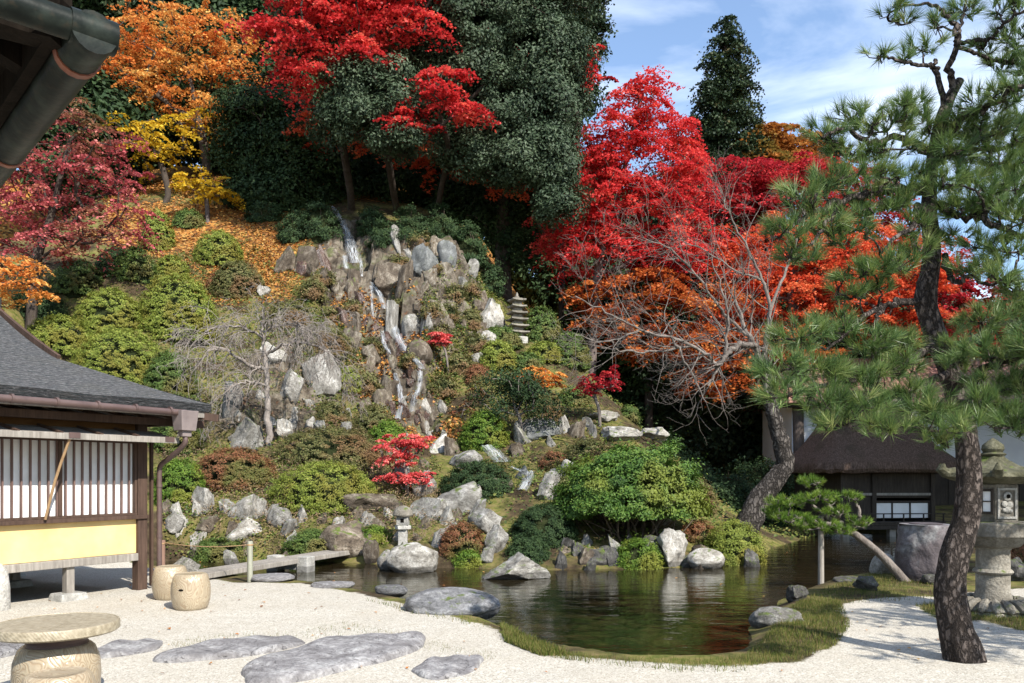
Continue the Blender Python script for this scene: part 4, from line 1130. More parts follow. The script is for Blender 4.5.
MB().lathe([(0.19 * u, 0.631 * u), (0.21 * u, 0.66 * u), (0.195 * u, 0.73 * u), (0.15 * u, 0.80 * u), (0.07 * u, 0.84 * u), (0.01 * u, 0.85 * u)], 20).build('cap', M_STONE, sl, True)

p = hit(517, 339); s = p[1] / F
pg = thing('stone_pagoda', 'slim grey stone pagoda with six stacked roofs on the hillside below the cedars', 'pagoda', (p[0], p[1], p[2] - 0.1), math.radians(22))
hh = 50 * s + 0.1
MB().box((-8.5 * s, -8.5 * s, -0.1), (8.5 * s, 8.5 * s, 4.5 * s)).build('base', M_STONE_PALE, pg, bevel=0.03)
for k in range(6):
    z0 = (4.6 + k * 6.5) * s; r = (10.0 - 0.55 * k) * s
    MB().box((-r * .52, -r * .52, z0), (r * .52, r * .52, z0 + 3.0 * s)).build('body_block', M_STONE, pg, bevel=0.02)
    mb = MB(); vv = []
    for zz, rr, up in ((3.05, .80, 0), (3.5, 1.0, .7), (4.6, 0.98, .9), (5.9, .62, 0), (6.45, .5, 0)):
        for q in range(16):
            a = 2 * math.pi * q / 16; m_ = max(abs(math.cos(a)), abs(math.sin(a))); cx, cy = math.cos(a) / m_, math.sin(a) / m_
            vv.append((cx * rr * r, cy * rr * r, z0 + (zz + up * (abs(cx * cy)) ** 2) * s))
    mb.add(vv, [(i * 16 + j, i * 16 + (j + 1) % 16, (i + 1) * 16 + (j + 1) % 16, (i + 1) * 16 + j) for i in range(4) for j in range(16)] + [tuple(range(16))[::-1], tuple(range(64, 80))])
    mb.build('roof_tier', M_STONE, pg)
z0 = 43.6 * s
MB().lathe([(2.2 * s, z0), (2.6 * s, z0 + 1 * s), (1.5 * s, z0 + 2 * s), (1.2 * s, z0 + 4 * s), (0.2 * s, z0 + 6 * s)], 14).build('finial', M_STONE, pg, True)

M_BASIN = mat_rock('purple_grey_stone', (0.05, 0.042, 0.045), (0.12, 0.10, 0.105), (0.30, 0.31, 0.31), 1.6, 0.75, 0.0, cracks=False)
x, y = gp(926, 583); y += 0.4; x = (926 - 512) / F * y
bs = thing('stone_basin', 'large upright natural stone water basin with flat top, grey with purple patches', 'water basin', (x, y, H1(x, y) - 0.05), 0.3)
rv, rf_ = rock_verts(77, cuts=5, sub=5, rough=0.05, lo=.85, hi=.98, soft=.3)
vv = rv.copy(); rr = np.linalg.norm(vv[:, :2], axis=1); k_ = np.clip(np.abs(vv[:, 2]), 0, 1)
sc_ = np.maximum(0.86, np.sqrt(np.maximum(0.02, 1 - (vv[:, 2] * 0.6) ** 2))) / np.maximum(np.sqrt(np.maximum(1e-3, 1 - vv[:, 2] ** 2)), 0.42)
vv[:, :2] *= sc_[:, None]; vv[:, 2] = np.clip(vv[:, 2] * 1.35, -1, 0.93)
bw = 58 / F * y / 2 / np.abs(vv[:, :2]).max()
vv *= [bw, bw, 0.47]; vv[:, 2] += 0.45
link_mesh('body', np_mesh('body', vv, rf_, True), M_BASIN, bs)
MB().lathe([(0.19, 0.885), (0.23, 0.893), (0.23, 0.90), (0.19, 0.905)], 30).build('rim', M_BASIN, bs, True)

# ------------------------------------------------------------------ footbridge, posts with rope
p0 = Vector((*gp(184, 579, 0.04), 0.07)); D1 = 16.9; p1 = Vector(W(366, 548, D1))
br = thing('plank_footbridge', 'weathered narrow plank footbridge crossing the left end of the pond', 'bridge', tuple(p0), math.atan2(p1.y - p0.y, p1.x - p0.x))
ln_ = (p1 - p0).length
dz = p1.z - p0.z
for s_, w_ in ((-0.13, 0.24), (0.13, 0.24)):
    MB().bar((0, s_, 0), (ln_, s_ , dz), w_, 0.085).build('plank', M_GREY_WOOD, br, bevel=0.01)
for fpx in ((300, 553), (319, 553)):
    pass
for t_, s_ in ((0.50, 0.32), (0.50, -0.33)):
    x_ = ln_ * t_
    MB().box((x_ - 0.13, s_ - 0.12, -0.75), (x_ + 0.13, s_ + 0.12, dz * t_ + 0.08), 0.01).build('stone_pier', M_STONE_PALE, br, bevel=0.02)
MB().box((ln_ * .5 - 0.09, -0.2, dz * .5 - 0.16), (ln_ * .5 + 0.09, 0.2, dz * .5 - 0.05)).build('cross_beam', M_STONE_PALE, br)
x, y = gp(250, 582); x2, y2 = gp(163, 590); y2 = 12.6; x2 = (162.5 - 512) / F * y2
def fence_post(label, x, y, h, r, m):
    root = thing('fence_post', label, 'post', (x, y, H1(x, y) - 0.03), 0, 'rope posts at the bridge')
    MB().lathe([(r, 0), (r * .97, h * .5), (r * .96, h - 0.01), (r * .85, h)], 14).build('shaft', m, root, True)
    MB().lathe([(r * 1.12, h * .90), (r * 1.16, h * .915), (r * 1.12, h * .93)], 14).build('rope_binding', M_BAMBOO, root, True)
fence_post('pale grey green wooden post standing in front of the plank footbridge', x, y, 0.64, 0.042, mat_wood('pale_green_post', (0.20, 0.20, 0.15), (0.34, 0.34, 0.27)))
fence_post('reddish brown wooden post behind the ceramic stools near the downpipe', x2, y2, 0.62, 0.042, mat_wood('red_brown_post', (0.15, 0.085, 0.06), (0.26, 0.16, 0.12)))
a_, b_ = Vector((x2, y2, 0.54)), Vector((x, y, 0.56))
rp = [a_.lerp(b_, t_) - Vector((0, 0, 0.10 * 4 * t_ * (1 - t_) * 0.5)) for t_ in np.linspace(0, 1, 14)]
tag(MB().tube([tuple(q) for q in rp], np.full(14, 0.007), 6).build('rope', M_BAMBOO, None, True), 'thin straw rope sagging between two wooden posts by the pond', 'rope')
x, y = -6.09, 9.42
sp = thing('stone_pillar', 'pale upright stone pillar standing by the house, cut off by the left edge', 'stone pillar', (x, y, -0.03))
MB().lathe([(0.14, 0), (0.16, 0.05), (0.155, 0.3), (0.13, 0.50), (0.07, 0.58), (0.01, 0.60)], 24).build('shaft', M_STONE_PALE, sp, True)
# ------------------------------------------------------------------ rocks
R_PALE = mat_rock('pale_grey_rock', (0.085, 0.078, 0.068), (0.235, 0.222, 0.20), (0.44, 0.425, 0.395), 1.9, 0.85, 0.32)
R_WHITE = mat_rock('white_weathered_rock', (0.14, 0.125, 0.105), (0.35, 0.33, 0.295), (0.56, 0.54, 0.50), 2.3, 0.85, 0.22)
R_BROWN = mat_rock('brown_cliff_rock', (0.04, 0.03, 0.022), (0.125, 0.098, 0.072), (0.29, 0.25, 0.20), 2.2, 0.85, 0.35)
R_CLIFF = mat_rock('tan_cliff_rock', (0.05, 0.04, 0.03), (0.165, 0.135, 0.10), (0.36, 0.325, 0.27), 2.6, 0.85, 0.25)
R_WET = mat_rock('wet_red_rock', (0.028, 0.016, 0.012), (0.085, 0.045, 0.032), (0.19, 0.12, 0.09), 2.2, 0.30, 0.1, 0.6)
R_DARK = mat_rock('dark_rock', (0.03, 0.028, 0.026), (0.09, 0.085, 0.078), (0.2, 0.19, 0.175), 2.4, 0.8, 0.3)
R_BLUE = mat_rock('blue_grey_rock', (0.075, 0.074, 0.074), (0.185, 0.183, 0.187), (0.34, 0.335, 0.335), 3.2, 0.8, 0.1)
R_FLAT = mat_rock('flat_stepping_rock', (0.11, 0.102, 0.102), (0.225, 0.215, 0.215), (0.42, 0.41, 0.40), 4.5, 0.9, 0.0)
R_SLAB = mat_rock('grey_slab_rock', (0.07, 0.072, 0.07), (0.15, 0.155, 0.15), (0.26, 0.265, 0.26), 2.0, 0.8, 0.1)

def flat_stone(label, px0, px1, py0, py1, seed, h=0.05, skew=0.0, mat=None):
    """stepping stone set flush in the gravel; bounds in photo pixels"""
    c = gp((px0 + px1) / 2, (py0 + py1) / 2); yb = gp(0, py0)[1]; ya = gp(0, py1)[1]
    w = (px1 - px0) / F * c[1]; d = (yb - ya)
    rng = np.random.default_rng(seed); n = 56; ph = rng.random(5) * 6.28
    rings = []
    for s_, z in ((1.03, -0.06), (1.0, h * .45), (0.965, h * .85), (0.90, h), (0.6, h * 1.08), (0.3, h * 1.1)):
        a = 2 * np.pi * np.arange(n) / n
        r = 0.94 + 0.05 * np.sin(2 * a + ph[0]) + 0.05 * np.sin(3 * a + ph[1]) + 0.03 * np.sin(5 * a + ph[2]) + 0.015 * np.sin(9 * a + ph[3])
        x = np.cos(a) * r * w / 2 * s_; y = np.sin(a) * r * d / 2 * s_
        x = x + skew * y
        zz = z + (0.010 * np.sin(3 * x / w * 6 + ph[4]) + 0.008 * np.sin(11 * y / d + 5 * x)) * (z > 0.02)
        rings.append(np.stack([x, y, zz], 1))
    v = np.vstack(rings + [[[0, 0, h * 1.1]]])
    f4 = [(i * n + j, i * n + (j + 1) % n, (i + 1) * n + (j + 1) % n, (i + 1) * n + j) for i in range(5) for j in range(n)]
    f3 = [(5 * n + j, 5 * n + (j + 1) % n, 6 * n) for j in range(n)]
    o = link_mesh('stepping_stone', np_mesh('stepping_stone', v, [np.array(f4), np.array(f3)], True), mat or R_FLAT, None, (c[0], c[1], 0))
    return tag(o, label, 'stepping stone', 'stepping stones in the gravel')
flat_stone('long narrow grey stepping stone in the gravel between the stool pair and the largest stone', 180, 287, 638, 663, 3, 0.055, 0.55)
flat_stone('largest flat grey stepping stone with pale veins in the foreground gravel', 276, 404, 631, 682, 8, 0.06, 0.45)
flat_stone('small pale stepping stone in the gravel right of the largest one', 414, 484, 656, 680, 5, 0.035, 0.2)
flat_stone('dark stepping stone just right of the round table base', 92, 158, 641, 659, 6, 0.04, 0.3)
flat_stone('grey stepping stone cut by the left edge behind the round table', -40, 34, 632, 668, 9, 0.06, 0.2)

NR = lambda *a, **k: px_rock('boulder', *a, **k)
GW = 'boulders at the pond edge'
NR('broad low blue grey boulder between the gravel and the pond', GW, 450, 618, 100, 26, R_BLUE, 2, 'round', depth=0.75, sink=0.25, z=-0.05, tilt=.03, rotz=0.1, proto=False)
NR('small blue grey stone beside the broad low boulder at the gravel edge', GW, 390, 597, 34, 11, R_BLUE, 4, 'flat', z=-0.05)
NR('flat grey stone lying at the gravel edge beside the stone pier of the bridge', GW, 330, 590, 44, 7, R_FLAT, 5, 'flat', z=-0.03)
NR('flat low stone at the foot of the pale wooden post', GW, 268, 584, 46, 8, R_FLAT, 6, 'flat', z=-0.02)
NR('pale pointed rock behind the ceramic stools at the end of the footbridge', GW, 184, 579, 28, 22, R_PALE, 7, 'angular', z=0.0)
NR('large white boulder at the far shore with a groove in its face', GW, 411, 573, 54, 30, R_WHITE, 11, 'round', depth=0.6, sink=0.15, z=-0.13, proto=False, rotz=0.2)
NR('brownish rounded rock left of the large white boulder, nearest the bridge end', GW, 370, 564, 17, 24, R_BROWN, 12, 'round', sink=0.15, z=-0.13)
NR('squat grey rock touching the left side of the large white boulder', GW, 386, 570, 20, 20, R_PALE, 13, 'round', sink=0.15, z=-0.13)
NR('big rounded island boulder standing in the pond', GW, 516, 580, 70, 27, R_PALE, 14, 'angular', depth=0.7, sink=0.2, z=-0.13, rotz=0.1, proto=False)
NR('tall grey rock leaning at the shore behind the island boulder', GW, 497, 556, 26, 30, R_PALE, 15, 'angular', sink=0.1, tilt=0.2)
NR('blocky grey rock above the leaning shore rock', GW, 485, 534, 36, 27, R_PALE, 16, 'angular')
NR('small pale rock at the waterline just left of the island boulder', GW, 487, 563, 18, 16, R_PALE, 17, 'angular')
NR('white lichen covered rock at the waterline in front of the dome pine', GW, 674, 568, 32, 40, R_WHITE, 18, 'crag', sink=0.1, z=-0.13)
NR('dark round stone leaning on the white lichen covered rock', GW, 652, 556, 24, 20, R_DARK, 19, 'round', sink=0.1)
NR('rounded white rock with mossy top at the waterline right of the lichen rock', GW, 708, 569, 40, 20, R_WHITE, 20, 'round', sink=0.15, z=-0.13)
NR('dark rough rock in the shade at the waterline below the dome pine', GW, 600, 568, 40, 22, R_DARK, 21, 'crag', sink=0.1, z=-0.13)
NR('grey rough rock at the waterline left of the small green bush', GW, 566, 566, 36, 22, R_BROWN, 22, 'crag', sink=0.1, z=-0.13)
NR('pale rock under the right skirt of the dome pine', GW, 668, 528, 24, 28, R_WHITE, 23, 'crag', sink=0.1)
NR('smooth pale boulder half in the water at the right bank', GW, 781, 630, 56, 22, R_PALE, 24, 'round', depth=0.6, sink=0.25, z=-0.1, proto=False)
NR('lumpy dark stone on the right bank next to the smooth boulder', GW, 799, 603, 20, 18, R_DARK, 25, 'crag', sink=0.15, z=-0.03)
NR('dark mossy stone on the grass near the leaning little pine', GW, 868, 592, 24, 16, R_DARK, 26, 'crag', sink=0.15, z=0.0)
NR('flat dark stone at the bank left of the dark mossy stone', GW, 850, 585, 30, 7, R_DARK, 27, 'flat', z=-0.05)
NR('pale rock behind the foot of the leaning little pine', GW, 886, 577, 26, 24, R_WHITE, 28, 'round', z=-0.05)
NR('low black stone in front of the stone basin', GW, 935, 585, 22, 10, R_DARK, 29, 'flat', z=0.0)
NR('dark rock behind the stone lantern shaft near the right edge', GW, 1018, 582, 34, 24, R_DARK, 30, 'angular', z=0.0)
GB = 'rocks of the rockery above the pond'
for a in [
    ('large pale blocky rock in the rockery right of the small red maple', 453, 514, 62, 30, R_PALE, 31, 'angular'),
    ('wide grey slab leaning above the small stone lantern', 428, 520, 40, 22, R_PALE, 32, 'angular'),
    ('grey rock beside the trunk of the red maple at the pond', 424, 496, 26, 26, R_PALE, 33, 'angular'),
    ('brown shaded slab lying left of the red maple trunk', 366, 516, 62, 22, R_BROWN, 34, 'slab'),
    ('grey pointed stone standing left of the dome pine beside the lower stream', 550, 500, 28, 30, R_PALE, 35, 'angular'),
    ('pale upright slab at the left edge of the dome pine', 572, 483, 22, 24, R_WHITE, 36, 'slab'),
    ('dark stone below the small water slide', 500, 492, 26, 18, R_BROWN, 37, 'angular'),
    ('pale grey rock beside the small water slide', 466, 470, 34, 20, R_PALE, 38, 'angular'),
    ('big sloping light brown rock near the shore behind the bridge', 338, 562, 70, 40, R_BROWN, 39, 'angular'),
    ('white faced boulder in the left bank above the pond', 242, 520, 36, 26, R_WHITE, 40, 'angular'),
    ('pale rock at the left bank directly right of the green round bush', 200, 512, 24, 26, R_WHITE, 41, 'angular'),
    ('wide pale rock below the white faced boulder', 240, 545, 46, 26, R_WHITE, 42, 'angular'),
    ('grey rock low on the left bank behind the red brown post', 172, 535, 30, 22, R_PALE, 43, 'angular'),
    ('brown rock low on the left bank', 205, 535, 26, 16, R_BROWN, 44, 'angular'),
    ('pale rock between the two wooden posts on the left bank', 277, 528, 26, 20, R_PALE, 45, 'round'),
    ('rugged cave like pale rock beside the bare weeping tree trunk', 246, 452, 40, 36, R_PALE, 46, 'crag'),
    ('tall pale upright rock on the slope right of the shingle roof', 230, 418, 24, 38, R_PALE, 47, 'slab'),
    ('biggest pale outcrop on the left slope below the bare weeping tree', 320, 392, 40, 40, R_PALE, 48, 'crag'),
    ('pale crag left of the biggest outcrop', 290, 402, 28, 34, R_PALE, 49, 'crag'),
    ('white flat rock in the thicket under the weeping branches', 270, 372, 42, 26, R_WHITE, 50, 'crag'),
    ('small square pale stone above the wide clipped shrub', 345, 436, 13, 15, R_PALE, 51, 'slab'),
    ('narrow pale stone just right of the weeping tree trunk', 284, 440, 16, 22, R_WHITE, 52, 'crag'),
    ('small grey rock right of the narrow pale stone', 318, 436, 16, 16, R_PALE, 53, 'crag'),
    ('single white rock on the leafy slope left of the waterfall', 262, 296, 16, 11, R_WHITE, 54, 'crag'),
    ('angular brown crag beside the top of the waterfall, left of two', 287, 272, 26, 28, R_BROWN, 55, 'crag'),
    ('angular brown crag beside the top of the waterfall, right of two', 306, 274, 30, 30, R_BROWN, 56, 'crag'),
    ('tall dark grey slab at the top of the cliff', 446, 274, 24, 34, R_SLAB, 57, 'slab'),
    ('dark crag left of the tall grey slab', 424, 276, 28, 34, R_SLAB, 58, 'crag'),
    ('white crag on the right shoulder of the cliff', 492, 330, 36, 34, R_WHITE, 59, 'crag'),
    ('white crag below the right shoulder of the cliff', 488, 352, 20, 22, R_WHITE, 60, 'crag'),
    ('long pale rock above the dome pine, left of two', 622, 442, 40, 16, R_WHITE, 61, 'crag'),
    ('long pale rock above the dome pine, right of two', 653, 441, 34, 14, R_WHITE, 62, 'crag'),
    ('low pale rock under the small crimson maple', 606, 422, 36, 12, R_WHITE, 63, 'crag'),
    ('weathered standing stone alone on the dark ridge', 667, 434, 17, 24, R_PALE, 64, 'crag'),
    ('narrow dark rock face below the leafy twin stemmed bush', 540, 440, 44, 22, R_SLAB, 65, 'crag'),
    ('white rock at the centre of the hillside behind the round shrubs', 478, 362, 16, 10, R_WHITE, 66, 'crag'),
    ('tall pale pillar rock splitting the upper stream', 391, 342, 14, 42, R_PALE, 67, 'slab'),
    ('rounded grey boulder right of the upper stream', 410, 338, 20, 24, R_PALE, 68, 'round'),
    ('mossy brown boulder right of the middle stream', 418, 362, 30, 24, R_BROWN, 69, 'round'),
    ('big light brown block right of the upper cascade', 392, 298, 34, 34, R_BROWN, 70, 'crag'),
]:
    lb, px, py, w, h, m, sd_, stl = a
    px_rock('rock', lb, GB, px, py, w, h, m, sd_, stl, sink=0.22, depth=0.75, tilt=0.12)

def scatter_rocks(poly, n, wr, mats, label, group, seed, styles=('crag', 'angular'), hr=(0.7, 1.3)):
    rng = random.Random(seed); P = np.array(poly, float); k = 0; tries = 0; placed = []
    while k < n and tries < 4000:
        tries += 1
        px, py = rng.uniform(P[:, 0].min(), P[:, 0].max()), rng.uniform(P[:, 1].min(), P[:, 1].max())
        if poly_sd(np.array([[px, py]]), P)[0] > 0: continue
        w = rng.uniform(*wr)
        if any((px - a) ** 2 + ((py - b) * 1.2) ** 2 < ((w + c) * 0.36) ** 2 for a, b, c in placed): continue
        placed.append((px, py, w)); k += 1
        px_rock('rock', label, group, px, py + w * .4, w, w * rng.uniform(*hr), rng.choice(mats), seed * 31 + k, rng.choice(styles), sink=0.5, depth=1.0, tilt=0.4)
scatter_rocks([(300,265),(338,240),(372,285),(392,330),(408,385),(392,425),(368,400),(345,345),(310,300)], 34, (8, 22), [R_BROWN, R_BROWN, R_CLIFF, R_CLIFF, R_WET], 'brown angular rock of the cliff on the left side of the falling water', 'cliff rocks left of the waterfall', 1, ('crag', 'angular', 'slab'), (0.7, 1.4))
scatter_rocks([(392,240),(440,232),(470,262),(500,300),(470,345),(440,350),(425,330),(405,300)], 38, (8, 22), [R_CLIFF, R_CLIFF, R_BROWN, R_BROWN, R_CLIFF, R_PALE], 'upright rock of the cliff on the right side of the falling water', 'cliff rocks right of the waterfall', 2, ('crag', 'slab', 'crag', 'angular'), (0.8, 1.45))
scatter_rocks([(376,330),(400,325),(430,380),(428,428),(390,428),(398,380)], 32, (6, 15), [R_WET, R_WET, R_BROWN], 'wet reddish rock in the bed of the waterfall', 'wet rocks in the waterfall bed', 3, ('crag', 'angular'))
scatter_rocks([(360,400),(440,390),(462,440),(450,480),(380,470)], 20, (9, 20), [R_PALE, R_BROWN, R_WHITE], 'small grey rock between the waterfall foot and the red maple', 'rocks at the waterfall foot', 4)
scatter_rocks([(360,500),(480,490),(500,540),(400,556),(340,540)], 26, (9, 22), [R_PALE, R_BROWN, R_WHITE], 'small grey stone of the rockery around the small lantern', 'rockery stones near the small lantern', 5)
scatter_rocks([(160,500),(330,510),(350,560),(165,560)], 20, (9, 22), [R_PALE, R_BROWN, R_WHITE], 'small rock of the overgrown left bank of the pond', 'rocks of the left pond bank', 6)
scatter_rocks([(215,390),(345,390),(350,450),(215,450)], 16, (8, 18), [R_WHITE, R_PALE], 'small whitish rock on the slope below the weeping tree', 'rocks under the weeping tree', 7)
scatter_rocks([(540,540),(760,540),(760,566),(540,568)], 20, (10, 24), [R_DARK, R_BROWN, R_PALE], 'small dark rock lining the far shore below the dome pine', 'rocks lining the far shore', 8)
scatter_rocks([(510,430),(600,420),(600,470),(520,480)], 12, (9, 18), [R_PALE, R_BROWN, R_SLAB], 'small rock on the slope under the leafy bush and the small crimson maple', 'rocks on the right slope', 9)

# ------------------------------------------------------------------ waterfall
t = NT('falling_water')
cb = t.n.new('ShaderNodeCombineXYZ'); t.l.new(t.math('MULTIPLY', t.attr('across'), 20.0), cb.inputs['X']); t.l.new(t.math('MULTIPLY', t.attr('along'), 0.9), cb.inputs['Y'])
uvn = t.noise(cb.outputs[0], 1.5, 6, 0.65, 0.4)
edge_ = t.math('SUBTRACT', 1.0, t.math('MULTIPLY', t.math('ABSOLUTE', t.math('SUBTRACT', t.attr('side'), 0.5)), 2.0))
fa = t.math('MULTIPLY', t.ramp(uvn, [(0.40, 0.0), (0.74, 0.80)]), t.ramp(edge_, [(0.0, 0.0), (0.7, 1.0)]))
pr = t.principled((0.66, 0.69, 0.72), 0.6, None, 0.2)
tr_ = t.node('ShaderNodeBsdfTransparent', Color=(0.85, 0.87, 0.9, 1)).outputs[0]
gl_ = t.node('ShaderNodeBsdfGlossy', Roughness=0.15).outputs[0]
mm = t.node('ShaderNodeMixShader', Fac=0.04); t.l.new(tr_, mm.inputs[1]); t.l.new(gl_, mm.inputs[2])
m2 = t.node('ShaderNodeMixShader', Fac=fa); t.l.new(mm.outputs[0], m2.inputs[1]); t.l.new(pr, m2.inputs[2])
M_FALL = t.done(m2.outputs[0])
def stream(pts, seed, lift=0.27):
    """pts: (column, row, width in pixels); a rippled sheet of water over the rocks"""
    rng = np.random.default_rng(seed)
    P = []; 
    for (px, py, w) in pts:
        p = hit(px, py); P.append([*p, 0.78 * w * p[1] / F])
    P = np.array(P)
    Q = smooth_path(P[:, :3], 8); Wd = np.interp(np.linspace(0, len(P) - 1, len(Q)), np.arange(len(P)), P[:, 3])
    Q = Q + [0, -lift * 0.75, lift * 0.6]
    n = len(Q); m = 7; V = np.zeros((n, m, 3))
    for j in range(m):
        s_ = j / (m - 1) - 0.5
        V[:, j] = Q + np.outer(Wd * s_, [1, 0, 0]) + np.outer((0.25 - s_ * s_) * Wd * 0.5, [0, -1, 0.3]) + rng.normal(size=(n, 3)) * 0.012
    i = np.arange(n - 1)[:, None]; k = np.arange(m - 1)[None, :]
    f = np.stack([i * m + k, i * m + k + 1, (i + 1) * m + k + 1, (i + 1) * m + k], -1).reshape(-1, 4)
    side = np.tile(np.arange(m) / (m - 1), n); along = np.repeat(np.r_[0, np.cumsum(np.linalg.norm(np.diff(Q, axis=0), axis=1))], m)
    return V.reshape(-1, 3), f, side, (side - .5) * np.repeat(Wd, m) + seed * 3.1, along
def waterfall(lists, seed):
    vs, fs, o, at = [], [], 0, []
    for q, l in enumerate(lists):
        v, f, *u = stream(l, seed + q); vs.append(v); fs.append(f + o); o += len(v); at.append(u)
    tag(link_mesh('waterfall_water', np_mesh('waterfall_water', np.concatenate(vs), np.concatenate(fs), True, attrs=dict(zip(('side', 'across', 'along'), [np.concatenate(x) for x in zip(*at)]))), M_FALL), kind='structure')
waterfall([[(334,212,7),(344,234,9),(350,246,16),(354,258,20),(357,270,18)], [(346,262,8),(348,275,8)], [(362,268,5),(363,284,4)]], 1)
waterfall([[(372,290,5),(380,300,8),(386,318,7)], [(389,312,8),(394,330,9),(400,346,12),(408,358,13),(416,368,11),(423,377,9)], [(372,292,6),(373,310,4),(374,326,3)],
           [(383,338,6),(386,352,7),(391,362,5)], [(421,378,8),(420,395,7),(416,412,9),(413,428,8)], [(396,385,7),(402,402,8),(399,425,10)]], 11)
waterfall([[(487,452,16),(495,460,24),(504,469,26)], [(530,478,12),(527,488,16),(522,497,14)], [(512,474,10),(522,478,10)]], 31)

# ------------------------------------------------------------------ leaf and bark materials
L_AZ = mat_leaf('azalea_leaves', [(0.0, (0.075, 0.100, 0.018)), (0.45, (0.175, 0.220, 0.034)), (0.8, (0.265, 0.300, 0.052)), (1.0, (0.34, 0.32, 0.08))], 0.28, patch=(0.20, 0.17, 0.03), patch_scale=1.2)
L_AZ2 = mat_leaf('mid_green_leaves', [(0.0, (0.030, 0.058, 0.014)), (0.5, (0.078, 0.13, 0.028)), (1.0, (0.16, 0.205, 0.045))], 0.22, patch=(0.16, 0.13, 0.04), patch_scale=1.4)
L_OLIVE = mat_leaf('olive_brown_leaves', [(0.0, (0.045, 0.05, 0.016)), (0.4, (0.105, 0.115, 0.035)), (0.75, (0.165, 0.155, 0.055)), (1.0, (0.21, 0.14, 0.07))], 0.2, patch=(0.17, 0.085, 0.04), patch_scale=1.0)
L_RUST = mat_leaf('reddish_autumn_leaves', [(0.0, (0.07, 0.05, 0.02)), (0.4, (0.17, 0.085, 0.035)), (0.7, (0.26, 0.095, 0.05)), (1.0, (0.14, 0.13, 0.035))], 0.2, patch=(0.09, 0.12, 0.025), patch_scale=1.0)
L_BRIGHT = mat_leaf('bright_green_leaves', [(0.0, (0.032, 0.070, 0.010)), (0.5, (0.090, 0.165, 0.018)), (1.0, (0.19, 0.26, 0.035))], 0.25, patch=(0.20, 0.20, 0.03), patch_scale=1.6)
L_DOME = mat_leaf('dome_pine_leaves', [(0.0, (0.020, 0.050, 0.010)), (0.5, (0.065, 0.135, 0.020)), (1.0, (0.14, 0.205, 0.034))], 0.2, patch=(0.17, 0.19, 0.03), patch_scale=1.1)
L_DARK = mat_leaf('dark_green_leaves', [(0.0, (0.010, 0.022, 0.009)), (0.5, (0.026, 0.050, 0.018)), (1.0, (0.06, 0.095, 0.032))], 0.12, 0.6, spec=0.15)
L_EVER = mat_leaf('evergreen_oak_leaves', [(0.0, (0.020, 0.036, 0.018)), (0.5, (0.042, 0.068, 0.034)), (0.85, (0.075, 0.105, 0.056)), (1.0, (0.105, 0.135, 0.08))], 0.12, 0.55, spec=0.25)
L_CEDAR = mat_leaf('cedar_leaves', [(0.0, (0.010, 0.020, 0.010)), (0.5, (0.024, 0.045, 0.020)), (0.9, (0.050, 0.075, 0.028)), (1.0, (0.10, 0.08, 0.03))], 0.1)
L_RED = mat_leaf('scarlet_maple_leaves', [(0.0, (0.30, 0.012, 0.016)), (0.4, (0.60, 0.038, 0.042)), (0.75, (0.74, 0.085, 0.075)), (1.0, (0.80, 0.17, 0.10))], 0.42, 0.5, spec=0.3)
L_CRIM = mat_leaf('crimson_maple_leaves', [(0.0, (0.20, 0.010, 0.018)), (0.5, (0.46, 0.028, 0.040)), (1.0, (0.64, 0.075, 0.07))], 0.4, 0.6, spec=0.15)
L_PINK = mat_leaf('dusky_red_maple_leaves', [(0.0, (0.19, 0.04, 0.04)), (0.45, (0.46, 0.085, 0.10)), (0.8, (0.62, 0.19, 0.18)), (1.0, (0.44, 0.20, 0.10))], 0.35, 0.6, spec=0.2, patch=(0.10, 0.12, 0.03), patch_scale=0.35)
L_VERM = mat_leaf('vermilion_maple_leaves', [(0.0, (0.42, 0.04, 0.022)), (0.5, (0.70, 0.12, 0.05)), (1.0, (0.78, 0.26, 0.10))], 0.42, 0.6, spec=0.15)
L_ORNG = mat_leaf('orange_maple_leaves', [(0.0, (0.40, 0.13, 0.03)), (0.4, (0.70, 0.30, 0.07)), (0.75, (0.80, 0.46, 0.13)), (1.0, (0.80, 0.58, 0.20))], 0.4, 0.6, spec=0.15, patch=(0.70, 0.20, 0.05), patch_scale=0.5)
L_YELL = mat_leaf('yellow_maple_leaves', [(0.0, (0.34, 0.24, 0.02)), (0.5, (0.68, 0.46, 0.035)), (1.0, (0.80, 0.60, 0.08))], 0.4, 0.6, spec=0.15)
L_BROWN = mat_leaf('brown_orange_leaves', [(0.0, (0.20, 0.07, 0.02)), (0.5, (0.42, 0.16, 0.035)), (1.0, (0.58, 0.28, 0.07))], 0.35, 0.6, spec=0.15, patch=(0.16, 0.16, 0.04), patch_scale=0.4)
L_NEED = mat_leaf('pine_needles', [(0.0, (0.030, 0.065, 0.020)), (0.45, (0.085, 0.15, 0.040)), (0.8, (0.18, 0.24, 0.065)), (1.0, (0.30, 0.32, 0.12))], 0.25, 0.4, spec=0.4)
L_NEED2 = mat_leaf('young_pine_needles', [(0.0, (0.045, 0.100, 0.016)), (0.5, (0.12, 0.21, 0.028)), (1.0, (0.26, 0.33, 0.055))], 0.28, 0.45, spec=0.3)
L_ROSE = mat_leaf('rose_red_maple_leaves', [(0.0, (0.40, 0.03, 0.04)), (0.45, (0.68, 0.10, 0.10)), (0.8, (0.78, 0.20, 0.18)), (1.0, (0.80, 0.30, 0.22))], 0.4, 0.5, spec=0.3)
L_VERM2 = mat_leaf('rusty_orange_maple_leaves', [(0.0, (0.26, 0.05, 0.018)), (0.5, (0.52, 0.13, 0.035)), (1.0, (0.68, 0.30, 0.08))], 0.4, 0.6, spec=0.15)
B_DARK = mat_bark('dark_bark', (0.035, 0.027, 0.022), (0.085, 0.068, 0.055), 5, plates=False)
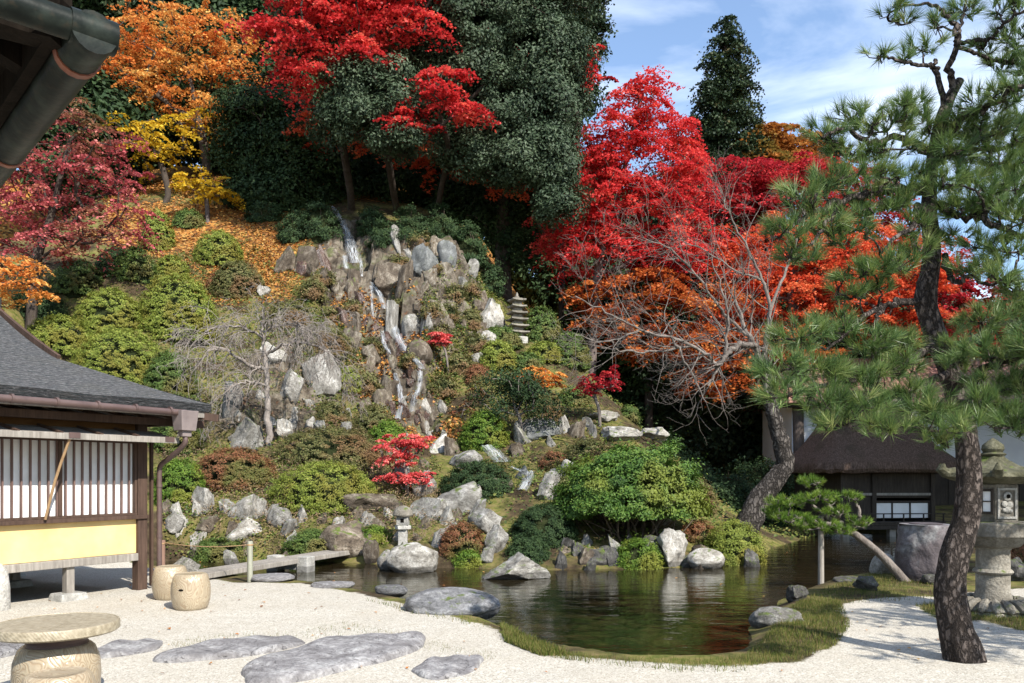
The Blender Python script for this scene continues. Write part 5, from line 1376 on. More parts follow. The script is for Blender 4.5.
B_GREY = mat_bark('grey_branch_bark', (0.10, 0.082, 0.072), (0.25, 0.22, 0.195), 7, plates=False)
B_TWIG = mat_bark('brown_grey_twig_bark', (0.15, 0.125, 0.11), (0.34, 0.30, 0.27), 7, plates=False)
B_MAPLE = mat_bark('maple_bark', (0.07, 0.055, 0.05), (0.17, 0.14, 0.125), 5, plates=False)
B_PINE = mat_bark('pine_plate_bark', (0.055, 0.043, 0.037), (0.17, 0.14, 0.125), 7, depth=0.09)
B_GNARL = mat_bark('gnarled_bark', (0.05, 0.043, 0.038), (0.17, 0.15, 0.135), 3.5, depth=0.12)

# ------------------------------------------------------------------ shrubs
def px_shrub(label, group, px, py, w, h, mat, seed, depth=0.85, name='shrub', L=None, z=None, **kw):
    """px centre column, py bottom row, w and h in pixels"""
    p = hit(px, py); s = p[1] / F; rx = w / 2 * s; ry = rx * depth; hh = h * s
    x, y = p[0], p[1] + ry * 0.55
    zz = min(p[2], H1(x, y))
    if L is None: L = max(0.035, min(0.08, 1.8 * s))
    return make_shrub(name, label, group, (x, y, 0.6 * p[2] + 0.4 * max(p[2], H1(x, y)) - 0.06), (rx * 0.96, ry * 0.92, hh * 0.98), mat, seed, L=L, **kw)
GS = 'clipped round shrubs on the hillside'
for a in [
    ('broad yellow green clipped shrub touching the shingle roof, middle of the row along the roof', 108, 388, 96, 60, L_AZ, 1),
    ('yellow green clipped shrub at the left end of the row along the shingle roof', 50, 352, 74, 38, L_AZ, 2),
    ('darker green shrub at the right end of the row along the shingle roof', 166, 396, 56, 48, L_AZ2, 3),
    ('large yellow green ball shrub above the weeping tree, biggest on the left slope', 169, 338, 84, 66, L_AZ, 4),
    ('yellow green ball shrub directly left of the biggest one on the left slope', 101, 335, 72, 48, L_AZ, 5),
    ('round shrub on the leafy slope, upper of two right of the biggest ball shrub', 214, 264, 52, 36, L_AZ, 6),
    ('round olive shrub on the leafy slope, lower of two right of the biggest ball shrub', 234, 297, 56, 38, L_OLIVE, 7),
    ('small dark shrub below the little yellow maple', 186, 228, 34, 20, L_AZ2, 8),
    ('bright yellow green shrub under the dusky red maple branches', 153, 250, 36, 40, L_AZ, 9),
    ('low green shrub between the red maple branches and the ball shrubs', 130, 280, 44, 34, L_AZ2, 10),
    ('small rusty orange shrub beside the lower round olive shrub', 214, 292, 20, 20, L_RUST, 11),
    ('small yellow green shrub tucked above the biggest ball shrub', 168, 276, 34, 22, L_AZ, 12),
    ('olive shrub on the slope above the weeping branches, left of two', 287, 330, 52, 30, L_OLIVE, 13),
    ('olive shrub behind the weeping branches, right of two', 318, 352, 60, 34, L_OLIVE, 14),
    ('small bright green ball beside the pale outcrop left of the waterfall', 347, 388, 24, 22, L_AZ, 15),
    ('green flat topped shrub below the stone pagoda', 500, 348, 46, 22, L_AZ2, 16),
    ('neat green ball shrub below the stone pagoda', 497, 370, 42, 30, L_AZ, 17),
    ('green shrub right of the neat ball shrub, upper of two', 545, 362, 42, 20, L_AZ, 18),
    ('green shrub right of the neat ball shrub, lower of two', 527, 372, 34, 20, L_AZ2, 19),
    ('small green shrub in the rocks at the right shoulder of the cliff', 470, 330, 26, 22, L_OLIVE, 20),
    ('loose green bush right of the stone pagoda', 541, 342, 44, 38, L_AZ2, 21),
    ('loose pale green bush on the ridge right of the pagoda', 570, 366, 44, 34, L_AZ2, 22),
    ('bright green fluffy shrub at the right of the waterfall foot', 485, 448, 52, 38, L_BRIGHT, 23),
    ('dark blue green low shrub below the small water slide', 476, 499, 78, 38, L_DARK, 24),
    ('wide flat olive hedge like shrub, upper of two on the left rockery', 322, 470, 120, 38, L_OLIVE, 25),
    ('wide flat yellow green shrub, lower of two on the left rockery', 318, 510, 116, 46, L_AZ, 26),
    ('low reddish brown shrub left of the wide flat shrubs', 228, 488, 92, 40, L_RUST, 27),
    ('fresh green round bush beside the downpipe of the house', 174, 505, 54, 48, L_BRIGHT, 28),
    ('green bush under the house eave behind the downpipe', 170, 452, 60, 32, L_AZ2, 29),
    ('small bright green bush at the waterline under the dome pine', 640, 569, 50, 30, L_BRIGHT, 30),
    ('bright olive shrub at the far shore right of the dome pine', 737, 566, 64, 48, L_AZ, 31),
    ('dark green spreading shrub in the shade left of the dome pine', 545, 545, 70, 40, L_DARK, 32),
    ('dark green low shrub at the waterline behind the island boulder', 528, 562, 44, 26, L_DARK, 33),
    ('small rust red shrub beside the tiny red maple on the cliff', 478, 385, 26, 22, L_RUST, 34),
    ('olive brown shrub behind the dome pine, left of two', 590, 468, 56, 30, L_OLIVE, 35),
    ('olive brown shrub behind the dome pine, right of two', 565, 498, 40, 24, L_OLIVE, 36),
    ('pinkish brown dry bush on the bank right of the dome pine', 700, 545, 34, 26, L_RUST, 37),
    ('mossy olive bush in the shade behind the far shore', 690, 510, 60, 36, L_OLIVE, 38),
    ('reddish green bush at the waterline left of the island boulder', 462, 556, 44, 34, L_RUST, 39),
    ('leafy yellow green plant at the waterline right of the white boulder', 468, 567, 30, 16, L_BRIGHT, 40),
    ('bright green leafy shrub behind the red maple at the pond', 385, 450, 44, 30, L_BRIGHT, 41),
    ('olive shrub right of the biggest pale outcrop', 330, 428, 40, 28, L_OLIVE, 42),
    ('olive brown shrub above the wide flat hedge like shrub', 372, 440, 44, 34, L_OLIVE, 43),
    ('green shrub on the grassy right slope beside the crimson maple', 575, 406, 34, 22, L_AZ2, 44),
    ('little grey green shrub on the ridge under the bare tree', 630, 420, 20, 16, L_AZ2, 45),
    ('orange green bush behind the stone lantern at the right edge', 1016, 572, 44, 40, L_RUST, 46),
    ('olive shrub between the crimson maple and the dome pine', 545, 420, 40, 26, L_OLIVE, 47),
    ('green trailing plant over the shore behind the stone piers', 310, 560, 60, 26, L_AZ2, 48),
    ('green trailing plant over the left bank behind the rope', 215, 562, 60, 22, L_AZ2, 49),
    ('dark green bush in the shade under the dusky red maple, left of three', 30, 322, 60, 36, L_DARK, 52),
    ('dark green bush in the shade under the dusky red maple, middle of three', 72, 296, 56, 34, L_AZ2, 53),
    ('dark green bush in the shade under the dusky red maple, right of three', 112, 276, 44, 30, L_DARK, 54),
    ('fern like bush beside the lower water slide', 555, 470, 30, 20, L_RUST, 50),
    ('low yellow green weed clump by the small stone lantern', 372, 545, 40, 18, L_BRIGHT, 51),
]:
    px_shrub(a[0], GS, *a[1:])
p = hit(640, 560); s = p[1] / F
make_shrub('dome_pine', 'large dense green dome shaped garden tree at the far shore, biggest rounded plant', None, (p[0], p[1] + 1.1, p[2] + 0.80), (79 * s, 60 * s, 74 * s), L_DOME, 101, n=60000, L=0.065, asp=0.5, bumps=0.17, clump=0.22, stem=0.8, cat='tree')

# ------------------------------------------------------------------ maples and forest
def tr(px, py): return hit(px, py)
def trunk_px(lst, D): return [W(px, py, D + (q[0] if q else 0)) for px, py, *q in lst]
GM = 'autumn maples on the hill'
def mtree(name, label, D, base_px, tr_px, r, blobs, kind, mats, seed, group=GM, **kw):
    depth = kw.pop('depth', 0.9); cD = kw.pop('cD', D)
    bx = (base_px[0] - 512) / F * D; bz = H1(bx, D)
    tp = [np.array([bx, D, bz - 0.2])] + [W(a[0], a[1], D + (a[2] if len(a) > 2 else 0)) for a in tr_px]
    return make_tree(name, label, group, (bx, D, bz), tp, r, px_blobs(blobs, cD, depth), kind, mats, seed, **kw)

mtree('maple_tree', 'tall scarlet maple in full colour at the centre right, tip against the sky', 33, (588, 330), [(598,270),(608,235),(622,180),(640,100)], 0.2,
      [(645,85,20,16),(640,105,34,22),(660,125,38,26),(610,140,36,30),(650,165,56,34),(600,185,42,34),(575,215,36,30),(630,215,56,34),(675,200,42,34),(600,250,46,24),(655,250,50,24),(690,235,36,26),(562,240,26,20),(690,155,14,14),(585,150,14,14),(560,190,18,12)],
      'maple', (L_RED, B_MAPLE), 201, dens=5.4, R=0.9, per=125, L=0.115, lo=0.3)
mtree('maple_tree', 'crimson maple crown behind and right of the tall scarlet maple', 41, (770, 330), [(770,260),(772,210)], 0.25,
      [(735,185,46,26),(785,180,48,28),(830,190,45,30),(870,205,40,30),(745,215,40,30),(800,215,60,30)], 'maple', (L_CRIM, B_MAPLE), 202, dens=4.6, R=1.05, per=125, L=0.14)
mtree('maple_tree', 'vermilion maple spreading behind the big pine and the bare tree', 34, (800, 400), [(795,340),(790,290),(800,250)], 0.25,
      [(735,265,45,32),(775,255,50,34),(830,250,50,36),(880,255,45,36),(920,265,40,36),(850,300,70,30),(785,300,60,28),(900,305,50,30),(740,305,40,22)], 'maple', (L_VERM, B_MAPLE), 203, dens=5.2, R=0.9, per=125, L=0.118)
mtree('maple_tree', 'bright crimson maple seen between the pine trunk and the sky', 37, (965, 380), [(962,320),(960,285)], 0.2,
      [(955,275,26,24),(972,295,28,26),(940,300,28,30),(1010,320,40,24),(960,330,50,26)], 'maple', (L_CRIM, B_MAPLE), 204, dens=4.0, R=0.95, per=100, L=0.145)
mtree('maple_tree', 'brown orange tree crown against the sky right of the tall cedar', 52, (775, 260), [(778,200),(778,160)], 0.25,
      [(770,140,28,20),(800,150,30,20),(745,160,24,18),(825,165,24,18),(780,170,50,20)], 'maple', (L_BROWN, B_DARK), 205, dens=5.0, R=1.2, per=100, L=0.220)
mtree('maple_tree', 'shaded orange maple with spreading layers behind the bare tree', 36, (650, 400), [(648,350),(652,310)], 0.2,
      [(640,285,50,18),(690,300,60,20),(620,320,50,18),(670,340,60,20),(730,345,60,24),(720,380,50,18),(600,290,36,20),(790,345,50,22)], 'maple', (L_VERM2, B_DARK), 206, cD=32.8, dens=4.0, R=0.85, per=100, L=0.141)
mtree('maple_tree', 'scarlet maple spreading at the top of the frame above the evergreen oak', 33.5, (352, 222), [(350,190,-1),(342,130,-3),(348,70,-4.5)], 0.17,
      [(300,40,40,24),(350,15,60,26),(400,15,40,20),(330,62,46,20),(280,72,22,14),(370,55,30,16),(310,-15,60,25),(400,-15,50,20),(420,25,22,12),(262,20,20,14),(300,88,20,8),(330,-60,60,26),(400,-65,60,26),(460,-60,50,26),(280,-50,40,24)], 'maple', (L_RED, B_DARK), 207, cD=28.8, dens=4.6, R=0.85, per=93, L=0.132, lo=0.2)
mtree('maple_tree', 'scarlet maple branch layer hanging in front of the evergreen oak', 33.4, (436, 228), [(440,195,-1),(448,150,-3),(440,115,-4.5)], 0.12,
      [(432,92,32,14),(455,103,32,13),(408,112,24,10),(442,78,24,9),(472,110,18,8),(420,124,26,6)], 'maple', (L_RED, B_DARK), 208, cD=28.6, dens=5.0, R=0.75, per=106, L=0.123)
mtree('maple_tree', 'shaded orange maple inside the dark grove above the waterfall', 37, (470, 215), [(466,190),(460,160)], 0.14,
      [(340,125,50,14),(380,140,50,14),(450,160,40,22),(480,150,40,20),(500,180,30,20),(430,145,30,14)], 'maple', (L_VERM, B_DARK), 209, cD=32.6, dens=4.0, R=0.8, per=75, L=0.150)
mtree('maple_tree', 'small scarlet maple crowns showing through the evergreen at the top', 37.5, (560, 200), [(565,140),(575,90)], 0.15,
      [(495,38,20,12),(590,62,22,18),(575,80,18,12),(545,50,12,8),(510,50,14,8)], 'maple', (L_RED, B_DARK), 210, dens=6.3, R=0.7, per=100, L=0.158)
mtree('maple_tree', 'big orange and yellow maple at the upper left behind the roof eave', 36, (205, 215), [(207,170),(197,110),(185,60)], 0.2,
      [(150,40,50,26),(200,45,60,26),(240,80,34,18),(130,85,45,28),(180,85,55,24),(215,120,50,18),(160,15,40,18),(225,25,40,18),(120,50,35,25),(245,140,20,12)], 'maple', (L_ORNG, B_DARK), 211, dens=3.9, R=0.85, per=52, L=0.135, lo=0.0)
mtree('maple_tree', 'yellow green maple below the big orange maple', 34.5, (165, 225), [(168,190),(160,160)], 0.14,
      [(130,130,34,18),(170,138,36,16),(150,155,32,14),(190,120,26,10)], 'maple', (L_YELL, B_DARK), 212, dens=3.1, R=0.75, per=62, L=0.132, lo=0.1)
mtree('maple_tree', 'little yellow maple standing on the leafy slope', 32.5, (208, 225), [(207,205),(206,195)], 0.09,
      [(205,185,28,11),(190,180,16,8),(218,194,20,8)], 'maple', (L_YELL, B_MAPLE), 213, dens=7.2, R=0.5, per=93, L=0.114)
mtree('maple_tree', 'dusky red maple with layered branches on the left behind the roof eave', 25, (30, 300), [(36,262),(50,220),(60,180),(70,140)], 0.16,
      [(70,130,40,26),(105,150,44,24),(60,170,60,24),(110,185,44,16),(50,205,60,20),(120,215,40,14),(90,235,60,14),(60,250,40,14),(25,185,40,30),(140,232,18,8),(20,235,40,18),(80,110,20,14)], 'maple', (L_PINK, B_DARK), 214, dens=4.0, R=0.7, per=93, L=0.097, lo=0.1)
mtree('maple_tree', 'orange maple branch at the far left edge under the dusky red maple', 22, (-30, 340), [(-30,300),(-10,280)], 0.12,
      [(15,268,28,20),(25,290,32,14),(0,250,30,20),(45,296,16,8),(-20,280,40,30)], 'maple', (L_ORNG, B_DARK), 215, dens=5.0, R=0.6, per=87, L=0.092, lo=0.1)
GSM = 'small maples on the rockery'
mtree('small_maple', 'small red maple with two leaf layers at the pond above the small lantern', 18.6, (408, 506), [(407,490),(406,472),(402,455)], 0.05,
      [(396,447,24,10),(416,444,16,9),(405,438,22,8),(400,458,20,6),(408,478,26,7),(395,476,16,6),(424,476,12,6)], 'maple', (L_ROSE, B_GREY), 216, GSM, dens=30, R=0.24, per=90, L=0.062, seg=0.25, depth=0.8)
mtree('small_maple', 'tiny bright red maple standing on the cliff beside the waterfall', 25.3, (450, 366), [(446,354),(442,344)], 0.035,
      [(441,338,15,6),(436,335,10,5),(448,338,9,5)], 'maple', (L_ROSE, B_GREY), 217, GSM, dens=34, R=0.22, per=80, L=0.075, seg=0.3)
mtree('small_maple', 'small crimson maple with thin trunk on the grassy right slope', 22.8, (600, 428), [(599,410),(595,395),(602,384)], 0.05,
      [(602,379,20,9),(590,388,16,7),(584,381,8,7),(612,372,12,8),(608,386,12,6)], 'maple', (L_CRIM, B_GREY), 218, GSM, dens=24, R=0.26, per=60, L=0.07, seg=0.3, lo=0.1)
mtree('small_maple', 'small golden orange shrub maple on the slope right of the round shrubs', 24.6, (545, 398), [(544,388),(542,380)], 0.05,
      [(540,374,20,9),(532,380,14,8),(552,382,12,6)], 'maple', (L_ORNG, B_GREY), 219, GSM, dens=26, R=0.28, per=80, L=0.085, seg=0.3)
mtree('leafy_bush_tree', 'dark leaved bush with two pale forked stems above the small water slide', 21.6, (522, 432), [(520,420),(515,408),(512,396)], 0.06,
      [(508,388,30,16),(530,398,26,16),(495,402,22,16),(515,376,24,10),(545,410,16,12)], 'broad', (L_DARK, B_GREY), 220, None, dens=16, R=0.35, per=70, L=0.085, seg=0.4)
mtree('small_maple', 'sparse rust red bush with thin stems right of the waterfall', 23.4, (458, 432), [(462,415),(466,400)], 0.03,
      [(462,420,18,14),(470,400,14,12),(450,432,20,10),(478,388,10,8)], 'maple', (L_RUST, B_GREY), 221, GSM, dens=14, R=0.28, per=34, L=0.08, seg=0.3, lo=0.0)

GE = 'evergreen trees of the hill grove'
mtree('evergreen_oak', 'huge grey green evergreen oak crown at the top centre, tallest of the grove', 35.5, (505, 232), [(503,195,-1),(498,140,-3),(492,60,-4.2)], 0.3,
      [(470,30,66,46),(530,60,56,46),(550,108,40,40),(500,110,46,36),(522,155,42,30),(550,158,30,30),(470,72,46,30),(440,-20,80,40),(530,-20,60,40),(470,155,36,22),(555,60,26,28),(560,205,20,22),(425,45,22,22)], 'broad', (L_EVER, B_DARK), 301, cD=31.0, dens=7.5, R=0.62, per=260, L=0.14, limb_frac=0.6, lo=0.6)
mtree('evergreen_oak', 'smaller grey green evergreen oak leaning left under the scarlet maple', 34, (398, 228), [(394,195,-1),(386,145,-3),(380,110,-4.5)], 0.16,
      [(360,90,34,22),(385,75,28,18),(343,110,26,16),(395,105,28,18),(370,120,34,12),(335,130,20,12),(400,140,30,10),(340,5,50,26,30.6),(400,-15,56,26,30.6),(350,-60,60,30,30.6),(300,30,30,22,30.4)], 'broad', (L_EVER, B_DARK), 302, cD=29.2, dens=8.5, R=0.55, per=230, L=0.13, limb_frac=0.6, lo=0.5)
mtree('evergreen_oak', 'low shaded dark evergreen beside the top of the waterfall', 35.2, (290, 235), [(288,195),(285,150)], 0.16,
      [(262,115,44,30),(300,150,50,30),(255,160,40,30),(320,180,44,22),(285,200,46,20),(250,195,26,18),(330,140,30,24),(290,222,30,10)], 'broad', (L_DARK, B_DARK), 303, GE, cD=34.6, dens=10, R=0.7, per=110, L=0.17, limb_frac=0.6)
mtree('evergreen_oak', 'low shaded dark evergreen filling the grove right of the upper cascade', 36.5, (430, 228), [(430,200),(432,170)], 0.14,
      [(400,190,36,20),(425,170,36,20),(460,195,36,18),(390,150,36,22),(440,215,30,10),(500,205,36,22),(365,175,26,18),(480,165,36,20)], 'broad', (L_DARK, B_DARK), 323, GE, cD=36.2, dens=9, R=0.7, per=110, L=0.17, limb_frac=0.5)
mtree('cedar_tree', 'tall dark cedar standing alone against the sky', 52, (722, 320), [(722,220),(724,120),(727,16)], 0.35,
      [(727,22,8,6),(724,36,13,7),(733,48,13,6),(716,58,14,6),(734,68,18,6),(715,80,20,6),(738,90,20,6),(712,98,20,6),(728,108,26,6),(745,118,18,5),(708,122,22,7),(730,132,28,7),(705,146,26,8),(748,142,20,6),(725,158,40,10),(712,176,40,12),(748,175,24,10),(720,195,44,14)], 'maple', (L_CEDAR, B_DARK), 304, GE, dens=6.5, R=1.3, per=190, L=0.17, droop=0.45, tilt=0.9, lo=0.0)
mtree('cedar_tree', 'dark conifer cut by the top edge right of the evergreen oak', 44, (575, 260), [(575,150),(575,60),(572,-30)], 0.3,
      [(580,5,18,8),(585,22,18,7),(578,40,20,8),(570,-10,30,12),(566,25,22,14),(575,60,18,8),(560,-40,30,30)], 'maple', (L_CEDAR, B_DARK), 305, GE, dens=20, R=1.0, per=140, L=0.18, droop=0.45, tilt=0.9, lo=0.0)
mtree('cedar_tree', 'slim young cedar with hanging green foliage behind the stone pagoda', 35, (498, 290), [(498,250),(500,200),(502,150)], 0.16,
      [(500,180,30,26),(520,200,24,24),(530,225,20,20),(490,215,26,22),(515,245,24,18),(505,150,24,20),(545,195,14,18)], 'broad', (L_DARK, B_MAPLE), 306, GE, dens=10, R=0.6, per=90, L=0.16)
# the grove further back, each tree its own crown; they close the hill behind the maples
GF = 'dark forest trees behind the hill garden'
rngF = random.Random(5)
for q, (px, D, top, wpx, mm_) in enumerate([(-120,40,-40,90,0),(-20,42,-60,90,1),(60,44,-70,90,0),(130,46,-60,90,1),(215,45,-80,90,0),(290,44,-90,90,0),(360,46,-90,100,1),(440,46,-90,100,0),(520,47,-60,80,0),
        (70,36,60,80,0),(230,40,60,70,0),(150,50,-60,100,0),(330,50,-80,100,0),(600,46,150,60,0),(660,48,190,70,1),(720,50,200,80,0),(800,48,230,80,1),(880,46,270,80,0),(960,44,300,80,1),(1040,42,290,80,0),(1120,40,270,90,0),(620,38,290,60,0),(700,40,300,70,1),(770,42,310,70,0)]):
    x = (px - 512) / F * D; bz = H1(x, D); ztop = CAMZ - (top - HOR) / F * D; hgt = max(5.0, ztop - bz); rx = wpx / F * D
    bl = []
    for k in range(9):
        f_ = (k + 0.5) / 9; ww = rx * (0.55 + 0.5 * math.sin(math.pi * (0.15 + 0.75 * f_))) * rngF.uniform(.8, 1.1)
        bl.append((x + rngF.uniform(-.35, .35) * rx, D + rngF.uniform(-.3, .3) * rx, bz + hgt * (0.12 + 0.84 * f_), ww * .7, ww * .7, hgt * 0.11))
    make_tree('forest_tree', 'dark evergreen tree in the forest behind the garden hill', GF, (x, D, bz), [(x, D, bz - .3), (x + .2, D, bz + hgt * .5), (x, D, bz + hgt * .92)], 0.28, bl, 'broad', (L_DARK if mm_ == 0 else L_CEDAR, B_DARK), 400 + q, dens=3.6, R=1.0, per=110, L=0.30, limb_frac=0.4, seg=1.2)
for q, (px, py, w, h, m_) in enumerate([(318,240,40,36,0),(292,242,34,30,0),(385,246,34,26,0),(410,238,40,32,0),(440,238,44,34,0),(468,262,36,38,0),(372,232,30,28,0),(262,222,36,26,0),(490,292,26,30,0),(420,252,24,14,1),(455,300,22,16,1),(400,318,16,12,1),(432,318,18,14,1),(372,352,16,12,1),(330,320,20,14,1),(352,380,18,14,1),(410,372,14,10,1),(312,300,26,18,1),(322,282,20,14,1),(340,352,22,16,1),(366,392,24,18,1),(448,318,20,14,1),(470,300,20,14,1),(478,352,26,18,1),(440,345,20,14,1),(398,268,24,14,1),(444,400,30,22,1),(460,372,24,18,1),(372,420,26,18,1),(430,270,18,12,1),(352,312,14,10,1)]):
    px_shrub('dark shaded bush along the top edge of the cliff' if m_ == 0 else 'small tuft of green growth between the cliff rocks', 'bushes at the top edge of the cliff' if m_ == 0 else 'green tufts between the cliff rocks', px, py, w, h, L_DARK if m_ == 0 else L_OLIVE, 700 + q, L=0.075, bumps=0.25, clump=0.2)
GU = 'shaded undergrowth bushes behind the far shore'
for q, (px, D, w, h) in enumerate([(690,27,60,44),(730,29,70,50),(660,30,60,46),(770,26,50,40),(715,24,50,26),(620,34,60,50),(760,31,70,60),(800,30,60,60),(560,38,60,40)]):
    x = (px - 512) / F * D; s = D / F
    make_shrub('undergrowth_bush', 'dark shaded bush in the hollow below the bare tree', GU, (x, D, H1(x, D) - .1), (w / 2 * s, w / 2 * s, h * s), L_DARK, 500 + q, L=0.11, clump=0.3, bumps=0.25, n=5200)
# tall garden trees just outside the right of the frame, they shade the lantern and the thatched house
GO = 'evergreen trees right of the thatched house'
for q, (x, y, hgt, r) in enumerate([(15.2, 17.3, 13.0, 2.7), (19.5, 17.0, 11.5, 3.0), (13.2, 8.0, 7.5, 1.7), (21.5, 24.0, 13.5, 3.2), (26.0, 27.5, 14.0, 3.4), (17.5, 20.5, 11.0, 2.4)]):
    bl = [(x + math.cos(k * 2.4) * r * .45, y + math.sin(k * 2.4) * r * .45, hgt * (0.35 + 0.6 * k / 9), r * .75, r * .75, hgt * .10) for k in range(10)]
    make_tree('evergreen_oak', 'tall evergreen tree standing right of the thatched house', GO, (x, y, H1(x, y)), [(x, y, -.2), (x, y, hgt * .5), (x, y, hgt * .9)], 0.25, bl, 'broad', (L_EVER, B_DARK), 600 + q, dens=4, R=0.9, per=90, L=0.22, limb_frac=0.4, seg=1.0)
# ------------------------------------------------------------------ bare trees
def twig_tree(name, label, D, limbs, r0, seed, mat, n_twigs, spread, droop, length, cat='tree', fine=0.006, gen=3, gdir=None, bark2=None, rs=1.0):
    """limbs: list of pixel polylines (column, row, depth offset, radius in px)"""
    rng = np.random.default_rng(seed); vs, fs, o = [], [], 0
    base = W(limbs[0][0][0], limbs[0][0][1], D + limbs[0][0][2]); base = np.array([base[0], base[1], H1(base[0], base[1])])
    root = thing(name, label, cat, tuple(base))
    def add(p, r, n):
        nonlocal o
        v, f = tube_np(p, r, n); vs.append(v); fs.append(f + o); o += len(v)
    pool = []
    for q, l in enumerate(limbs):
        if q == 1 and bark2 is not None:
            link_mesh('trunk', np_mesh('trunk', np.concatenate(vs) - base, np.concatenate(fs), True), bark2, root); vs, fs, o = [], [], 0
        P = np.array([W(a[0], a[1], D + a[2]) for a in l]); R = np.array([a[3] for a in l]) / F * D * (rs if q else 1.0)
        if q == 0: P[0, 2] = base[2] - 0.15
        S = smooth_path(P, 6); Rr = np.interp(np.linspace(0, len(P) - 1, len(S)), np.arange(len(P)), R)
        S[1:-1] += rng.normal(size=(len(S) - 2, 3)) * 0.02
        add(S, Rr, 10 if R.max() > 0.06 else 7)
        if q > 0 or len(limbs) == 1:
            for k in range(2, len(S)): pool.append((S[k], unit((S[k] - S[k - 1])[None])[0], Rr[k], 0))
        else:
            for k in range(int(len(S) * .6), len(S)): pool.append((S[k], unit((S[k] - S[k - 1])[None])[0], Rr[k], 0))
    link_mesh('limbs' if bark2 is not None else 'trunk', np_mesh('limbs', np.concatenate(vs) - base, np.concatenate(fs), True), mat, root)
    vs, fs, o = [], [], 0
    k = 0
    weights = np.array([1.0] * len(pool))
    while k < n_twigs and pool:
        i = int(rng.integers(0, len(pool))); p, d, r, g = pool[i]
        if g >= gen: continue
        dirn = unit((d * 0.7 + rng.normal(size=3) * spread + (gdir if gdir is not None else 0))[None])[0]
        Ln = length * (0.62 ** g) * rng.uniform(0.5, 1.2); m = 6; pts = [p]
        x = p.copy(); dd = dirn.copy()
        for s in range(m):
            dd = unit((dd + rng.normal(size=3) * 0.16 + [0, 0, -droop * (s / m) + (0.05 if droop < 0.2 else 0)])[None])[0]
            x = x + dd * Ln / m; pts.append(x.copy())
        rr = max(fine, min(r * 0.55, 0.022 * (0.6 ** g)))
        add(np.array(pts), np.linspace(rr, fine * 0.7, m + 1), 4)
        for s in range(2, m + 1): pool.append((pts[s], unit((pts[s] - pts[s - 1])[None])[0], rr * (1 - s / (m + 2)), g + 1))
        k += 1
    link_mesh('twigs', np_mesh('twigs', np.concatenate(vs) - base, np.concatenate(fs), True), mat, root)
    return root
twig_tree('bare_tree', 'big leafless tree with pale branches and leaning gnarled trunk before the red maples', 19.0,
    [[(742,522,0,14),(762,496,0,11.5),(783,468,0,9.5),(781,440,0,8.5),(772,408,0,7),(768,380,0,5.5),(764,352,0,4)],
     [(770,400,0,7),(756,350,-.2,7),(746,330,-.3,5),(735,300,-.3,3)],
     [(757,346,-.2,6),(740,345,-.5,6),(725,356,-.8,5.5),(718,366,-.9,4),(700,350,-1.2,3.5),(672,338,-1.5,3),(640,330,-1.8,2.2),(606,312,-2,1.6),(575,296,-2.1,1.0)],
     [(722,358,-.8,4),(716,372,-.9,3.5),(708,386,-1,2.5)],
     [(690,346,-1.3,3),(650,352,-1.6,2.2),(615,350,-1.9,1.5),(590,345,-2,0.9)],
     [(672,338,-1.5,2.5),(690,372,-1.4,2),(706,402,-1.4,1.2)],
     [(746,335,-.3,4),(722,310,-.6,3),(700,280,-.8,2.2),(670,250,-1,1.5),(640,235,-1.1,0.9)],
     [(764,352,0,6),(770,310,.2,4.5),(762,280,.2,3.5),(748,250,.1,2.5),(730,215,0,1.6),(720,190,0,0.9)],
     [(768,315,.2,4),(786,270,.4,3),(798,235,.5,2),(806,205,.6,1)],
     [(760,280,.2,3),(735,270,.1,2),(705,250,0,1.4),(680,240,0,0.8)],
     [(725,356,-.8,4),(728,320,-.9,2.6),(722,290,-1,1.8),(712,262,-1,1.0)],
     [(640,330,-1.8,2),(610,342,-2.2,1.4),(575,335,-2.4,0.8)]],
    0.3, 71, B_GREY, 1900, 0.5, 0.06, 1.2, gdir=np.array([-0.15, 0, 0.05]), fine=0.0032, gen=4, bark2=B_GNARL, rs=0.45)
twig_tree('weeping_tree', 'leafless weeping tree with a tangle of drooping grey twigs on the left slope', 20.0,
    [[(271,446,0,3.6),(268,420,0,3.2),(267,390,0,2.6),(266,362,0,2.4),(263,335,0,1.4),(262,318,0,.7)],
     [(267,370,0,4),(250,365,-.2,3.4),(232,352,-.4,2.8),(215,350,-.6,2),(198,362,-.7,1.4)],
     [(266,355,0,3.5),(285,345,-.2,3),(305,343,-.4,2.3),(325,350,-.5,1.6),(340,365,-.5,1)],
     [(264,340,0,3),(245,328,-.2,2.4),(225,326,-.3,1.8),(205,334,-.4,1.2)],
     [(263,332,0,2.6),(280,325,-.2,2),(300,326,-.3,1.4),(318,335,-.3,0.9)],
     [(267,385,0,3),(252,382,-.4,2.4),(235,385,-.7,1.6),(218,398,-.8,0.9)]],
    0.12, 72, B_TWIG, 2700, 0.42, 0.42, 0.85, fine=0.005, gen=4, rs=0.5)

